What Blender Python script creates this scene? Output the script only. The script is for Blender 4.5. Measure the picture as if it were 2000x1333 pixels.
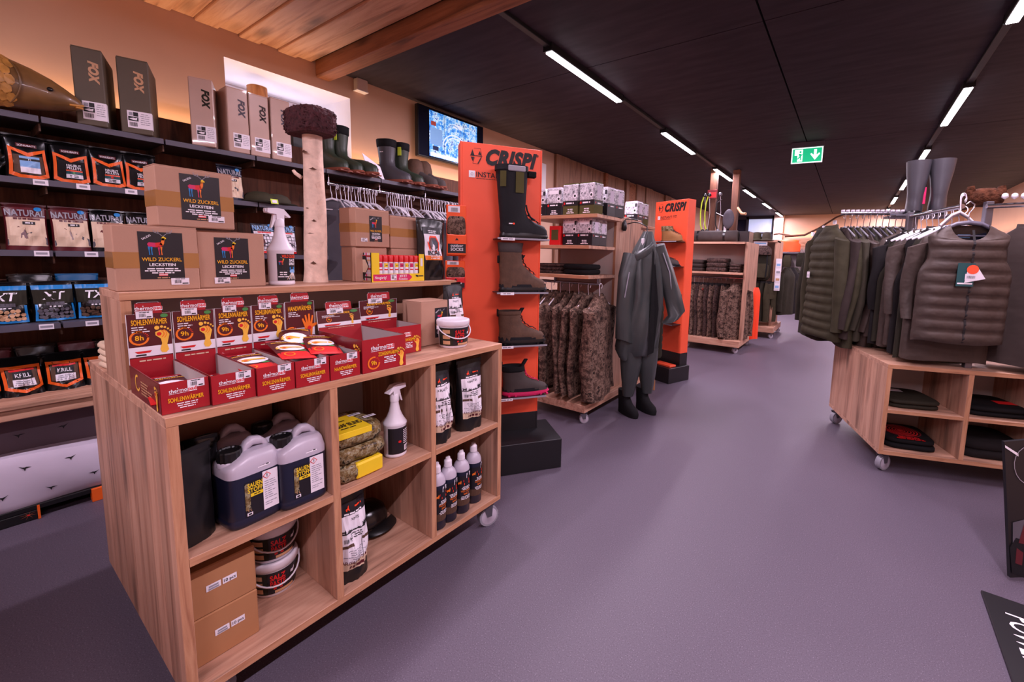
import bpy, math, random
from math import sin, cos, pi, sqrt, radians, atan2
from mathutils import Vector, Matrix
for o in list(bpy.data.objects): bpy.data.objects.remove(o)
SC = bpy.context.scene
COL = SC.collection
# ---------------------------------------------------------------- camera
cam = bpy.data.cameras.new('camera'); camo = bpy.data.objects.new('camera', cam); COL.objects.link(camo)
cam.sensor_width = 36.0; cam.lens = 823.23 / 2000 * 36
cam.shift_x = (1000 - 1104.03) / 2000; cam.shift_y = (596.2 - 666.5) / 2000
cam.clip_start = 0.02; cam.clip_end = 100
CAM_YAW, CAM_PITCH, CAM_ROLL, CAM_H = -.5913, .1120, -.0271, 1.30
_f = Vector((sin(CAM_YAW) * cos(CAM_PITCH), cos(CAM_YAW) * cos(CAM_PITCH), -sin(CAM_PITCH)))
_r = Vector((cos(CAM_YAW), -sin(CAM_YAW), 0)); _d = _f.cross(_r)
_r2 = cos(CAM_ROLL) * _r + sin(CAM_ROLL) * _d; _d2 = -sin(CAM_ROLL) * _r + cos(CAM_ROLL) * _d
_m = Matrix((_r2, -_d2, -_f)).transposed().to_4x4(); _m.translation = (0, 0, CAM_H)
camo.matrix_world = _m
SC.camera = camo
# ---------------------------------------------------------------- world, exposure
w = bpy.data.worlds.new('world'); SC.world = w; w.use_nodes = True
w.node_tree.nodes['Background'].inputs[0].default_value = (.80, .66, .92, 1)
w.node_tree.nodes['Background'].inputs[1].default_value = .025
SC.view_settings.view_transform = 'Standard'; SC.view_settings.look = 'None'
SC.view_settings.gamma = 1.0; SC.view_settings.exposure = 0.30
try: SC.view_settings.use_curve_mapping = False
except Exception: pass
# ---------------------------------------------------------------- lights of the room (strip lamps get their light here)
LAMP_COL = (1.0, .81, 1.0)
CEIL = 2.75
def area(name, loc, rot, sx, sy, power, col, spread=180):
    l = bpy.data.lights.new(name, 'AREA'); l.shape = 'RECTANGLE'; l.size = sx; l.size_y = sy
    l.energy = power; l.color = col; l.spread = radians(spread)
    o = bpy.data.objects.new(name, l); o.location = loc; o.rotation_euler = rot; COL.objects.link(o); return o
LEFT_Y = [2.455 + 2.135 * k for k in (-2, 0, 1, 2, 3, 4, 5)]  # first one is unseen, added behind the viewer to light the cabinet side
RIGHT_Y = [.325 + 2.135 * k for k in range(-1, 7)]
for y in LEFT_Y: area('strip_lamp_light', (-1.84, y + .53, CEIL - .064), (0, 0, 0), .05, 1.05, 40, LAMP_COL)
for y in RIGHT_Y: area('strip_lamp_light', (.64, y + .53, CEIL - .064), (0, 0, 0), .05, 1.05, 40, LAMP_COL)
area('spot_lamp_light', (-1.86, 1.55, 2.62), (0, 0, 0), .10, .10, 9, LAMP_COL)
WARM = (1.0, .60, .35)
area('wall_washer_light', (-3.558, 1.2, 2.055), (pi, 0, 0), .025, 7.0, 11, WARM, 130)
area('wall_washer_light', (-3.578, 6.8, 2.03), (pi, 0, 0), .02, 3.6, 6, WARM, 140)
area('wall_washer_light', (2.12, 8.0, 1.95), (pi, 0, 0), .03, 12.0, 20, WARM)
area('wall_washer_light', (0.1, 14.40, 2.06), (pi, 0, 0), 3.6, .03, 14, (1.0, .5, .25))
area('window_daylight', (-4.05, 1.59, 2.25), (0, pi / 2 * -1, 0), .5, .7, 2, (.90, .86, 1.0))
# ---------------------------------------------------------------- materials
def lin(c):
    c = c / 255.0
    return c / 12.92 if c <= .04045 else ((c + .055) / 1.055) ** 2.4
def rgb(r, g, b): return (lin(r), lin(g), lin(b), 1)
MATS = {}
def base_mat(name):
    m = bpy.data.materials.new(name); m.use_nodes = True; MATS[name] = m
    return m, m.node_tree.nodes, m.node_tree.links, m.node_tree.nodes['Principled BSDF']
def M(name, c, rough=.5, spec=.5, metal=0, var=.12, scale=9, bump=0, bscale=60, coat=0, trans=0, emit=0, alpha=1):
    """procedural material: a colour broken up by noise, optional fine relief"""
    if name in MATS: return MATS[name]
    m, N, L, P = base_mat(name)
    col = rgb(*c)
    P.inputs['Roughness'].default_value = rough; P.inputs['Specular IOR Level'].default_value = spec
    P.inputs['Metallic'].default_value = metal; P.inputs['Coat Weight'].default_value = coat
    if trans: P.inputs['Transmission Weight'].default_value = trans
    if alpha < 1: P.inputs['Alpha'].default_value = alpha
    P.inputs['Base Color'].default_value = col
    tc = N.new('ShaderNodeTexCoord')
    if var:
        nz = N.new('ShaderNodeTexNoise'); nz.inputs['Scale'].default_value = scale; nz.inputs['Detail'].default_value = 3
        L.new(tc.outputs['Object'], nz.inputs['Vector'])
        r = N.new('ShaderNodeMapRange'); r.inputs[1].default_value = .3; r.inputs[2].default_value = .7
        r.inputs[3].default_value = 1 - var; r.inputs[4].default_value = 1 + var
        L.new(nz.outputs['Fac'], r.inputs[0])
        mx = N.new('ShaderNodeVectorMath'); mx.operation = 'SCALE'; mx.inputs[0].default_value = col[:3]
        L.new(r.outputs[0], mx.inputs['Scale']); L.new(mx.outputs[0], P.inputs['Base Color'])
    if bump:
        n2 = N.new('ShaderNodeTexNoise'); n2.inputs['Scale'].default_value = bscale; n2.inputs['Detail'].default_value = 2
        L.new(tc.outputs['Object'], n2.inputs['Vector'])
        b = N.new('ShaderNodeBump'); b.inputs['Strength'].default_value = bump; b.inputs['Distance'].default_value = .01
        L.new(n2.outputs['Fac'], b.inputs['Height']); L.new(b.outputs[0], P.inputs['Normal'])
    if emit:
        P.inputs['Emission Color'].default_value = col; P.inputs['Emission Strength'].default_value = emit
    return m
def wood(name, axis, c1, c2, c3, rough=.5, plank=0.0, knots=1.0, sc=1.0, pax=None):
    """grain running along axis (0,1,2); plank = width of glued staves across"""
    m, N, L, P = base_mat(name)
    P.inputs['Roughness'].default_value = rough; P.inputs['Specular IOR Level'].default_value = .35
    tc = N.new('ShaderNodeTexCoord')
    mp = N.new('ShaderNodeMapping'); L.new(tc.outputs['Object'], mp.inputs['Vector'])
    s = [22 * sc] * 3; s[axis] = 1.5 * sc; mp.inputs['Scale'].default_value = s
    wv = N.new('ShaderNodeTexNoise'); wv.inputs['Scale'].default_value = 1.4; wv.inputs['Detail'].default_value = 6
    wv.inputs['Roughness'].default_value = .62; wv.inputs['Distortion'].default_value = .8
    L.new(mp.outputs[0], wv.inputs['Vector'])
    cr = N.new('ShaderNodeValToRGB'); e = cr.color_ramp.elements
    e[0].position = .28; e[0].color = rgb(*c3); e[1].position = .72; e[1].color = rgb(*c1)
    k = e.new(.47); k.color = rgb(*c2)
    L.new(wv.outputs['Fac'], cr.inputs[0]); out = cr.outputs[0]
    if knots:
        mp2 = N.new('ShaderNodeMapping'); L.new(tc.outputs['Object'], mp2.inputs['Vector'])
        s2 = [9.0 * sc] * 3; s2[axis] = 2.6 * sc; mp2.inputs['Scale'].default_value = s2
        vo = N.new('ShaderNodeTexVoronoi'); vo.inputs['Scale'].default_value = .9; L.new(mp2.outputs[0], vo.inputs['Vector'])
        mr = N.new('ShaderNodeMapRange'); mr.inputs[1].default_value = .05; mr.inputs[2].default_value = .26
        mr.inputs[3].default_value = 1 - .6 * knots; mr.inputs[4].default_value = 1
        L.new(vo.outputs['Distance'], mr.inputs[0])
        sc2 = N.new('ShaderNodeVectorMath'); sc2.operation = 'SCALE'
        L.new(out, sc2.inputs[0]); L.new(mr.outputs[0], sc2.inputs['Scale']); out = sc2.outputs[0]
    if knots:                                                        # long dark cracks
        mp3 = N.new('ShaderNodeMapping'); L.new(tc.outputs['Object'], mp3.inputs['Vector'])
        s4 = [16 * sc] * 3; s4[axis] = 1.1 * sc; mp3.inputs['Scale'].default_value = s4; mp3.inputs['Location'].default_value = (3.3, 1.7, 5.1)
        n4 = N.new('ShaderNodeTexNoise'); n4.inputs['Scale'].default_value = 1.0; n4.inputs['Detail'].default_value = 5; L.new(mp3.outputs[0], n4.inputs['Vector'])
        m4 = N.new('ShaderNodeMapRange'); m4.inputs[1].default_value = .60; m4.inputs[2].default_value = .70; m4.inputs[3].default_value = 1; m4.inputs[4].default_value = .58
        L.new(n4.outputs['Fac'], m4.inputs[0])
        s5 = N.new('ShaderNodeVectorMath'); s5.operation = 'SCALE'; L.new(out, s5.inputs[0]); L.new(m4.outputs[0], s5.inputs['Scale']); out = s5.outputs[0]
    if plank:
        sp = N.new('ShaderNodeSeparateXYZ'); L.new(tc.outputs['Object'], sp.inputs[0])
        a2 = pax if pax is not None else [i for i in range(3) if i != axis][0]
        dv = N.new('ShaderNodeMath'); dv.operation = 'DIVIDE'; dv.inputs[1].default_value = plank
        L.new(sp.outputs[a2], dv.inputs[0])
        fl = N.new('ShaderNodeMath'); fl.operation = 'FLOOR'; L.new(dv.outputs[0], fl.inputs[0])
        wn = N.new('ShaderNodeTexWhiteNoise'); wn.noise_dimensions = '1D'; L.new(fl.outputs[0], wn.inputs['W'])
        mr = N.new('ShaderNodeMapRange'); mr.inputs[3].default_value = .80; mr.inputs[4].default_value = 1.12
        L.new(wn.outputs['Value'], mr.inputs[0])
        s3 = N.new('ShaderNodeVectorMath'); s3.operation = 'SCALE'
        L.new(out, s3.inputs[0]); L.new(mr.outputs[0], s3.inputs['Scale']); out = s3.outputs[0]
    L.new(out, P.inputs['Base Color'])
    b = N.new('ShaderNodeBump'); b.inputs['Strength'].default_value = .15; b.inputs['Distance'].default_value = .004
    L.new(wv.outputs['Fac'], b.inputs['Height']); L.new(b.outputs[0], P.inputs['Normal'])
    return m
def camo(name, cols, scale=14, rough=.85, stretch=(1, 1, 1)):
    m, N, L, P = base_mat(name); P.inputs['Roughness'].default_value = rough; P.inputs['Specular IOR Level'].default_value = .2
    tc = N.new('ShaderNodeTexCoord'); mp = N.new('ShaderNodeMapping'); mp.inputs['Scale'].default_value = stretch
    L.new(tc.outputs['Object'], mp.inputs['Vector'])
    n = N.new('ShaderNodeTexNoise'); n.inputs['Scale'].default_value = scale; n.inputs['Detail'].default_value = 7; n.inputs['Roughness'].default_value = .72
    L.new(mp.outputs[0], n.inputs['Vector'])
    cr = N.new('ShaderNodeValToRGB'); cr.color_ramp.interpolation = 'CONSTANT'; e = cr.color_ramp.elements
    k = len(cols)
    e[0].position = 0; e[0].color = rgb(*cols[0]); e[1].position = .36; e[1].color = rgb(*cols[1])
    for i in range(2, k):
        q = e.new(.36 + (i - 1) * .30 / (k - 1)); q.color = rgb(*cols[i])
    L.new(n.outputs['Fac'], cr.inputs[0]); L.new(cr.outputs[0], P.inputs['Base Color'])
    return m
# ---------------------------------------------------------------- mesh builder
TXT = {}
def text_geo(s, bold=0.0, shear=0.0):
    bold *= .55; key = (s, bold, shear)
    if key in TXT: return TXT[key]
    c = bpy.data.curves.new('t', 'FONT'); c.body = s; c.size = 1; c.resolution_u = 3; c.offset = bold; c.shear = shear
    c.fill_mode = 'FRONT'; c.space_character = 1.0 + bold * 1.5
    o = bpy.data.objects.new('t', c)
    me = bpy.data.meshes.new_from_object(o)
    v = [(p.co.x, p.co.y) for p in me.vertices]; f = [tuple(p.vertices) for p in me.polygons]
    bpy.data.objects.remove(o); bpy.data.meshes.remove(me); bpy.data.curves.remove(c)
    if v:
        x0 = min(p[0] for p in v); x1 = max(p[0] for p in v)
    else: x0 = x1 = 0
    v = [((p[0] - x0) / .69, p[1] / .69) for p in v]
    TXT[key] = (v, f, (x1 - x0) / .69)
    return TXT[key]
class MB:
    def __init__(s): s.v = []; s.f = []; s.m = []; s.sm = []; s.mats = []
    def mi(s, m):
        if isinstance(m, str): m = MATS[m]
        if m not in s.mats: s.mats.append(m)
        return s.mats.index(m)
    def add(s, vs, fs, m, smooth=False):
        b = len(s.v); s.v += [tuple(p) for p in vs]; k = s.mi(m)
        for f in fs: s.f.append(tuple(i + b for i in f)); s.m.append(k); s.sm.append(smooth)
        return s
    def quad(s, a, b, c, d, m): return s.add([a, b, c, d], [(0, 1, 2, 3)], m)
    def box(s, x0, x1, y0, y1, z0, z1, m, c=0.0):
        if x0 > x1: x0, x1 = x1, x0
        if y0 > y1: y0, y1 = y1, y0
        if z0 > z1: z0, z1 = z1, z0
        c = min(c, (x1 - x0) * .45, (y1 - y0) * .45, (z1 - z0) * .45)
        if c <= 0:
            return s.add([(x0, y0, z0), (x1, y0, z0), (x1, y1, z0), (x0, y1, z0), (x0, y0, z1), (x1, y0, z1), (x1, y1, z1), (x0, y1, z1)],
                [(0, 3, 2, 1), (4, 5, 6, 7), (0, 1, 5, 4), (1, 2, 6, 5), (2, 3, 7, 6), (3, 0, 4, 7)], m)
        X = (x0, x1); Y = (y0, y1); Z = (z0, z1); vs = []; ix = {}
        for i in (0, 1):
            for j in (0, 1):
                for k in (0, 1):
                    sx = 1 if i == 0 else -1; sy = 1 if j == 0 else -1; sz = 1 if k == 0 else -1
                    for a, p in enumerate(((X[i], Y[j] + sy * c, Z[k] + sz * c), (X[i] + sx * c, Y[j], Z[k] + sz * c), (X[i] + sx * c, Y[j] + sy * c, Z[k]))):
                        ix[(i, j, k, a)] = len(vs); vs.append(p)
        fs = []
        g = lambda i, j, k, a: ix[(i, j, k, a)]
        for i in (0, 1):
            q = [g(i, 0, 0, 0), g(i, 1, 0, 0), g(i, 1, 1, 0), g(i, 0, 1, 0)]; fs.append(tuple(q if i else q[::-1]))
            q = [g(0, i, 0, 1), g(1, i, 0, 1), g(1, i, 1, 1), g(0, i, 1, 1)]; fs.append(tuple(q[::-1] if i else q))
            q = [g(0, 0, i, 2), g(1, 0, i, 2), g(1, 1, i, 2), g(0, 1, i, 2)]; fs.append(tuple(q if i else q[::-1]))
        for i in (0, 1):
            for j in (0, 1):
                q = [g(i, j, 0, 0), g(i, j, 1, 0), g(i, j, 1, 1), g(i, j, 0, 1)]; fs.append(tuple(q if (i + j) % 2 else q[::-1]))
                q = [g(i, 0, j, 0), g(i, 1, j, 0), g(i, 1, j, 2), g(i, 0, j, 2)]; fs.append(tuple(q[::-1] if (i + j) % 2 else q))
                q = [g(0, i, j, 1), g(1, i, j, 1), g(1, i, j, 2), g(0, i, j, 2)]; fs.append(tuple(q if (i + j) % 2 else q[::-1]))
        for i in (0, 1):
            for j in (0, 1):
                for k in (0, 1):
                    q = [g(i, j, k, 0), g(i, j, k, 1), g(i, j, k, 2)]; fs.append(tuple(q[::-1] if (i + j + k) % 2 == 0 else q))
        return s.add(vs, fs, m)
    def loft(s, rings, m, cap0=True, cap1=True, closed=True, smooth=True):
        n = len(rings[0]); vs = [p for r in rings for p in r]; fs = []
        for i in range(len(rings) - 1):
            for j in range(n if closed else n - 1):
                a = i * n + j; b = i * n + (j + 1) % n
                fs.append((a, b, b + n, a + n))
        s.add(vs, fs, m, smooth)
        if cap0 and closed: s.add(rings[0], [tuple(range(n))[::-1]], m)
        if cap1 and closed: s.add(rings[-1], [tuple(range(n))], m)
        return s
    def lathe(s, prof, m, n=20, sx=1, sy=1, cx=0, cy=0, cap0=True, cap1=True, smooth=True):
        return s.loft([[(cx + r * sx * cos(2 * pi * k / n), cy + r * sy * sin(2 * pi * k / n), z) for k in range(n)] for r, z in prof], m, cap0, cap1, True, smooth)
    def tube(s, pts, r, m, n=6, caps=True, r1=None, flat=1.0):
        pts = [Vector(p) for p in pts]; rings = []
        up = Vector((0, 0, 1)); prev = None
        for i, p in enumerate(pts):
            t = (pts[min(i + 1, len(pts) - 1)] - pts[max(i - 1, 0)]).normalized()
            if prev is None:
                a = up if abs(t.dot(up)) < .95 else Vector((1, 0, 0)); a = (a - t * a.dot(t)).normalized()
            else:
                a = prev - t * prev.dot(t); a = a.normalized() if a.length > 1e-6 else prev
            prev = a; b = t.cross(a)
            q = r if r1 is None else r + (r1 - r) * i / max(1, len(pts) - 1)
            rings.append([tuple(p + a * q * cos(2 * pi * k / n) + b * q * flat * sin(2 * pi * k / n)) for k in range(n)])
        return s.loft(rings, m, caps, caps)
    # flat print on a surface: F(a, b, off) -> point
    def rect(s, F, a0, a1, b0, b1, m, off=.001, nx=1, ny=1, smooth=False):
        if getattr(F, 'curved', 0): nx = max(nx, math.ceil(abs(a1 - a0) / .008)); ny = max(ny, math.ceil(abs(b1 - b0) / .008))
        vs = [F(a0 + (a1 - a0) * i / nx, b0 + (b1 - b0) * j / ny, off) for j in range(ny + 1) for i in range(nx + 1)]
        fs = [(j * (nx + 1) + i, j * (nx + 1) + i + 1, (j + 1) * (nx + 1) + i + 1, (j + 1) * (nx + 1) + i) for j in range(ny) for i in range(nx)]
        return s.add(vs, fs, m, smooth)
    def band(s, F, p, q, r, t, m, off=.001, n=8):
        mix = lambda u, v, k: (u[0] + (v[0] - u[0]) * k, u[1] + (v[1] - u[1]) * k)
        vs = []
        for i in range(n + 1): k = i / n; vs += [F(*mix(p, q, k), off), F(*mix(t, r, k), off)]
        return s.add(vs, [(2 * i, 2 * i + 2, 2 * i + 3, 2 * i + 1) for i in range(n)], m)
    def poly(s, F, pts, m, off=.0015, sc=1, a=0, b=0):
        if getattr(F, 'curved', 0): off += .0018
        return s.add([F(a + p[0] * sc, b + p[1] * sc, off) for p in pts], [tuple(range(len(pts)))], m)
    def ell(s, F, a, b, ra, rb, m, off=.0015, n=14): return s.poly(F, [(ra * cos(2 * pi * k / n), rb * sin(2 * pi * k / n)) for k in range(n)], m, off, 1, a, b)
    def arc(s, F, a, b, r0, r1, t0, t1, m, off=.002, n=14):
        vs = []
        for k in range(n + 1):
            t = radians(t0 + (t1 - t0) * k / n)
            vs += [F(a + r0 * cos(t), b + r0 * sin(t), off), F(a + r1 * cos(t), b + r1 * sin(t), off)]
        return s.add(vs, [(2 * k, 2 * k + 2, 2 * k + 3, 2 * k + 1) if t1 < t0 else (2 * k, 2 * k + 1, 2 * k + 3, 2 * k + 2) for k in range(n)], m)
    def text(s, F, t, a, b, h, m, off=.002, align='c', maxw=None, bold=.03, shear=0, rot=0, sx=1.0):
        v, f, wd = text_geo(t, bold, shear); k = h * sx
        if maxw and wd * k > maxw: k = maxw / wd
        x0 = a - (wd * k / 2 if align == 'c' else wd * k if align == 'r' else 0)
        c, n = cos(rot), sin(rot)
        pts = []
        for p in v:
            x = x0 + p[0] * k - a; y = p[1] * h
            pts.append(F(a + x * c - y * n, b + x * n + y * c, off))
        return s.add(pts, f, m)
    def lines(s, F, a0, a1, b_top, n, pitch, h, m, off=.002, seed=1, align='c'):
        R = random.Random(seed)
        for i in range(n):
            wd = (a1 - a0) * (R.uniform(.55, 1)); a = (a0 + a1) / 2 if align == 'c' else a0 + wd / 2
            x = a - wd / 2
            while x < a + wd / 2 - .001:                       # little words
                ww = min(R.uniform(2.2, 6) * h, a + wd / 2 - x)
                s.rect(F, x, x + ww, b_top - i * pitch - h, b_top - i * pitch, m, off); x += ww + h * .7
        return s
    def barcode(s, F, a0, a1, b0, b1, off=.0022, seed=3):
        R = random.Random(seed); x = a0
        while x < a1:
            ww = R.choice((.0008, .0012, .002)); s.rect(F, x, min(a1, x + ww), b0, b1, 'ink', off); x += ww + R.choice((.0010, .0016))
        return s
    def build(s, name, parent=None, label=None):
        me = bpy.data.meshes.new(name); me.from_pydata(s.v, [], s.f)
        for m in s.mats: me.materials.append(m)
        me.polygons.foreach_set('material_index', s.m); me.polygons.foreach_set('use_smooth', s.sm); me.update()
        o = bpy.data.objects.new(name, me); COL.objects.link(o)
        if parent is not None: o.parent = parent
        if label: o['label'] = label
        return o
LABELS = {}
def tag(o, label, cat, group=None, kind=None):
    if label: o['label'] = label
    if cat: o['category'] = cat
    if group: o['group'] = group
    if kind: o['kind'] = kind
    if label and not group:
        LABELS[label] = LABELS.get(label, 0) + 1
    return o
def thing(name, label, cat, loc=(0, 0, 0), rz=0, group=None):
    o = bpy.data.objects.new(name, None); COL.objects.link(o); o.empty_display_size = .05
    o.location = loc; o.rotation_euler = (0, 0, rz)
    return tag(o, label, cat, group)
def dup(root, label=None, loc=None, rz=None, group=None):
    def cp(o, par):
        c = o.copy(); COL.objects.link(c); c.parent = par
        for ch in KIDS.get(o.name, []): cp(ch, c)
        return c
    KIDS = {}
    for o in COL.objects:
        if o.parent: KIDS.setdefault(o.parent.name, []).append(o)
    r = cp(root, None)
    if loc is not None: r.location = loc
    if rz is not None: r.rotation_euler = (0, 0, rz)
    if label: r['label'] = label
    if group: r['group'] = group
    return r
def struct(mb, name, parent=None):
    o = mb.build(name, parent)
    if parent is None: o['kind'] = 'structure'
    return o
def flat(y=0.0): return lambda a, b, o: (a, y - o, b)               # a face looking to local -Y
def side_l(x): return lambda a, b, o: (x - o, -a, b)                  # a face looking to local -X, a runs to the viewer's right
def side_r(x): return lambda a, b, o: (x + o, a, b)
def topf(z): return lambda a, b, o: (a, b, z + o)
def cyl(r, cx=0, cy=0, a0=0):                                        # round surface, a = arc length, 0 = front
    return lambda a, b, o: (cx + (r + o) * sin(a / r + a0), cy - (r + o) * cos(a / r + a0), b)
ORD = ['first', 'second', 'third', 'fourth', 'fifth', 'sixth', 'seventh', 'eighth', 'ninth', 'tenth', 'eleventh', 'twelfth', 'thirteenth', 'fourteenth',
       'fifteenth', 'sixteenth', 'seventeenth', 'eighteenth', 'nineteenth', 'twentieth']
ORD += ['twenty-' + q for q in ORD[:9]] + ['thirtieth'] + ['thirty-' + q for q in ORD[:9]] + ['fortieth'] + ['forty-' + q for q in ORD[:9]]
RZ = pi / 2                                                            # facing the aisle (+X)
# ---------------------------------------------------------------- the colours
M('ink', (22, 20, 24), .6, var=0); M('paper', (236, 230, 238), .55, var=.02); M('white_print', (240, 236, 242), .5, var=0)
M('cardboard', (182, 142, 120), .75, .25, var=.06, scale=5, bump=.05, bscale=200)
M('cardboard_dark', (152, 112, 90), .78, .2, var=.07, scale=4)
M('kraft', (172, 122, 84), .75, .2, var=.05)
M('tape', (168, 118, 66), .25, .5, var=.05, coat=.3)
M('white_plastic', (228, 222, 230), .38, .5, var=.03); M('grey_plastic', (150, 148, 158), .4, var=.04)
M('translucent', (190, 182, 196), .3, .5, var=.03); M('black_plastic', (16, 16, 18), .35, .5, var=.1)
M('pouch_black', (14, 13, 15), .22, .6, var=.2, scale=14, bump=.35, bscale=14); M('pouch_matte', (17, 16, 18), .42, .5, var=.2, bump=.3, bscale=16)
M('chrome', (190, 188, 196), .2, metal=1, var=.05); M('steel', (120, 118, 126), .4, metal=.8, var=.08)
M('anthracite', (84, 80, 92), .45, .4, var=.05); M('black_metal', (22, 21, 25), .45, var=.06)
M('red', (164, 20, 34), .38, .5, var=.06, coat=.2); M('red_dark', (112, 22, 30), .38, .5, var=.08, coat=.2); M('wine', (82, 20, 26), .4, var=.08)
M('red_bright', (214, 30, 34), .4, var=.05); M('orange', (240, 100, 24), .45, var=.04); M('display_orange', (246, 92, 58), .45, .4, var=.04, scale=3)
M('foot_yellow', (246, 190, 70), .45, var=.1); M('foot_orange', (240, 120, 30), .45, var=0); M('gold_text', (246, 178, 24), .45, var=0)
M('green_leaf', (70, 140, 70), .5, var=.1); M('lime', (200, 226, 60), .5, var=.02); M('yellow', (240, 206, 36), .45, var=.03); M('magenta', (206, 34, 96), .45, var=.04)
M('navy', (26, 30, 52), .32, .5, var=.1); M('label_black', (24, 21, 28), .42, var=.05); M('blue', (30, 130, 200), .35, var=.06)
M('light_blue', (132, 178, 226), .4, var=.03); M('maroon', (92, 26, 34), .35, var=.1); M('tan', (196, 150, 110), .5, var=.1); M('cream', (222, 196, 168), .55, var=.06)
M('rain_grey', (56, 60, 60), .4, .45, var=.14, scale=4, bump=.6, bscale=7); M('olive', (60, 55, 40), .8, .2, var=.14, scale=12, bump=.7, bscale=11); M('olive_dark', (44, 41, 32), .8, .2, var=.15, bump=.7, bscale=10)
M('vest', (70, 57, 51), .6, .35, var=.12, scale=10, bump=.8, bscale=16); M('brown_cloth', (58, 48, 45), .85, .2, var=.15, bump=.7, bscale=10); M('khaki_cloth', (70, 65, 54), .85, .2, var=.12, bump=.7, bscale=10)
M('dark_cloth', (34, 31, 32), .9, .15, var=.2); M('grey_cloth', (96, 92, 100), .9, .15, var=.1, scale=7, bump=.4, bscale=9); M('black_cloth', (18, 17, 19), .85, .2, var=.2)
M('rubber_green', (46, 56, 44), .42, .45, var=.1); M('rubber_grey', (66, 64, 70), .42, .45, var=.08); M('rubber_sole', (132, 66, 44), .6, var=.1)
M('neoprene', (22, 22, 24), .8, .2, var=.1); M('leather_brown', (88, 64, 50), .7, .3, var=.18, scale=24, bump=.15); M('leather_tan', (150, 104, 62), .7, .3, var=.12)
M('leather_grey', (70, 62, 60), .75, .25, var=.15); M('boot_olive', (84, 80, 44), .75, .2, var=.1); M('boot_black', (22, 22, 27), .7, .3, var=.12, bump=.1)
M('skin_scale', (150, 104, 52), .5, var=.3, scale=18); M('hiviz', (252, 88, 20), .5, var=.03); M('flame_orange', (252, 66, 20), .5, var=.05)
M('birch', (226, 196, 176), .75, .2, var=.16, scale=26, bump=.2, bscale=90); M('bark_dark', (92, 64, 52), .85, .1, var=.3, scale=40)
M('salt', (70, 36, 40), .8, .3, var=.45, scale=60, bump=1.0, bscale=55); M('wall_paint', (196, 160, 138), .85, .2, var=.05, scale=2, bump=.05, bscale=30)
M('reveal_white', (238, 232, 236), .8, .2, var=.02); M('plaster', (200, 178, 164), .85, .2, var=.04)
M('board_grey', (168, 156, 154), .6, .3, var=.03); M('panel_white', (196, 180, 172), .6, .3, var=.03)
M('fabric_white', (208, 198, 214), .9, .1, var=.05, scale=6); M('fabric_white_shaded', (112, 98, 106), .9, .1, var=.05, scale=6)  # second one: the same white fabric with the bench's shade in its colour
M('exit_green', (20, 160, 110), .4, var=0, emit=1.1); M('exit_white', (232, 255, 246), .4, var=0, emit=1.3)
M('lamp_face', (255, 246, 255), .4, var=0, emit=14); M('lamp_housing', (16, 15, 18), .5, var=.05)
M('screen', (60, 130, 220), .3, var=.5, scale=30, emit=.7); M('screen_dark', (16, 20, 40), .15, var=.1)
M('teal', (30, 80, 84), .5, var=.03); M('window_sky', (176, 184, 214), .4, var=.05, emit=.65); M('frame_dark', (44, 42, 52), .5, var=.05)
M('glass', (235, 240, 245), .05, var=0, trans=1.0)
OAK = dict(c1=(212, 170, 144), c2=(192, 146, 121), c3=(142, 100, 80))
for _i, _n in enumerate('xyz'):
    wood('oak_' + _n, _i, rough=.5, plank=.0, **OAK)
wood('oak_front', 2, rough=.5, plank=.075, pax=1, sc=.8, **OAK); wood('oak_side', 2, rough=.5, plank=.085, pax=0, sc=.8, **OAK)
wood('oak_edge', 1, (206, 156, 120), (190, 138, 104), (164, 112, 82), .5, knots=0, sc=2.2); wood('oak_edge_z', 2, (206, 156, 120), (188, 136, 102), (158, 106, 78), .5, knots=0, sc=2.2)
wood('oak_edge_x', 0, (206, 156, 120), (188, 136, 102), (158, 106, 78), .5, knots=0, sc=2.2)
wood('pine_ceiling', 0, (224, 180, 146), (206, 156, 122), (160, 108, 80), .6, sc=.7); wood('beam_wood', 0, (170, 110, 74), (146, 90, 58), (104, 62, 40), .65, sc=.8)
wood('bench_wood', 1, (222, 178, 150), (204, 156, 128), (166, 116, 92), .5, sc=.9); wood('back_wood', 2, (128, 84, 62), (106, 68, 50), (72, 46, 36), .65, plank=.21, pax=1)
wood('stump_wood', 2, (206, 150, 100), (180, 122, 76), (140, 90, 54), .6, knots=0)
camo('camo_brown', [(30, 22, 20), (58, 44, 38), (88, 68, 58), (128, 104, 90), (44, 34, 30)], 22)
camo('camo_leaf', [(24, 20, 16), (70, 56, 36), (120, 98, 62), (150, 140, 110), (40, 34, 24)], 34, .3)
camo('camo_dark', [(20, 16, 16), (44, 34, 32), (64, 48, 44), (90, 70, 64), (30, 24, 22)], 30)
camo('camera_photo', [(40, 40, 48), (120, 118, 124), (180, 176, 184), (220, 216, 222), (90, 88, 96)], 26, .4)
camo('flag_screen', [(20, 40, 100), (40, 110, 200), (90, 160, 230), (190, 220, 245), (30, 60, 150)], 16, .3)
_s = MATS['flag_screen'].node_tree; _p = _s.nodes['Principled BSDF']
_s.links.new(_p.inputs['Base Color'].links[0].from_socket, _p.inputs['Emission Color']); _p.inputs['Emission Strength'].default_value = .75
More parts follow.
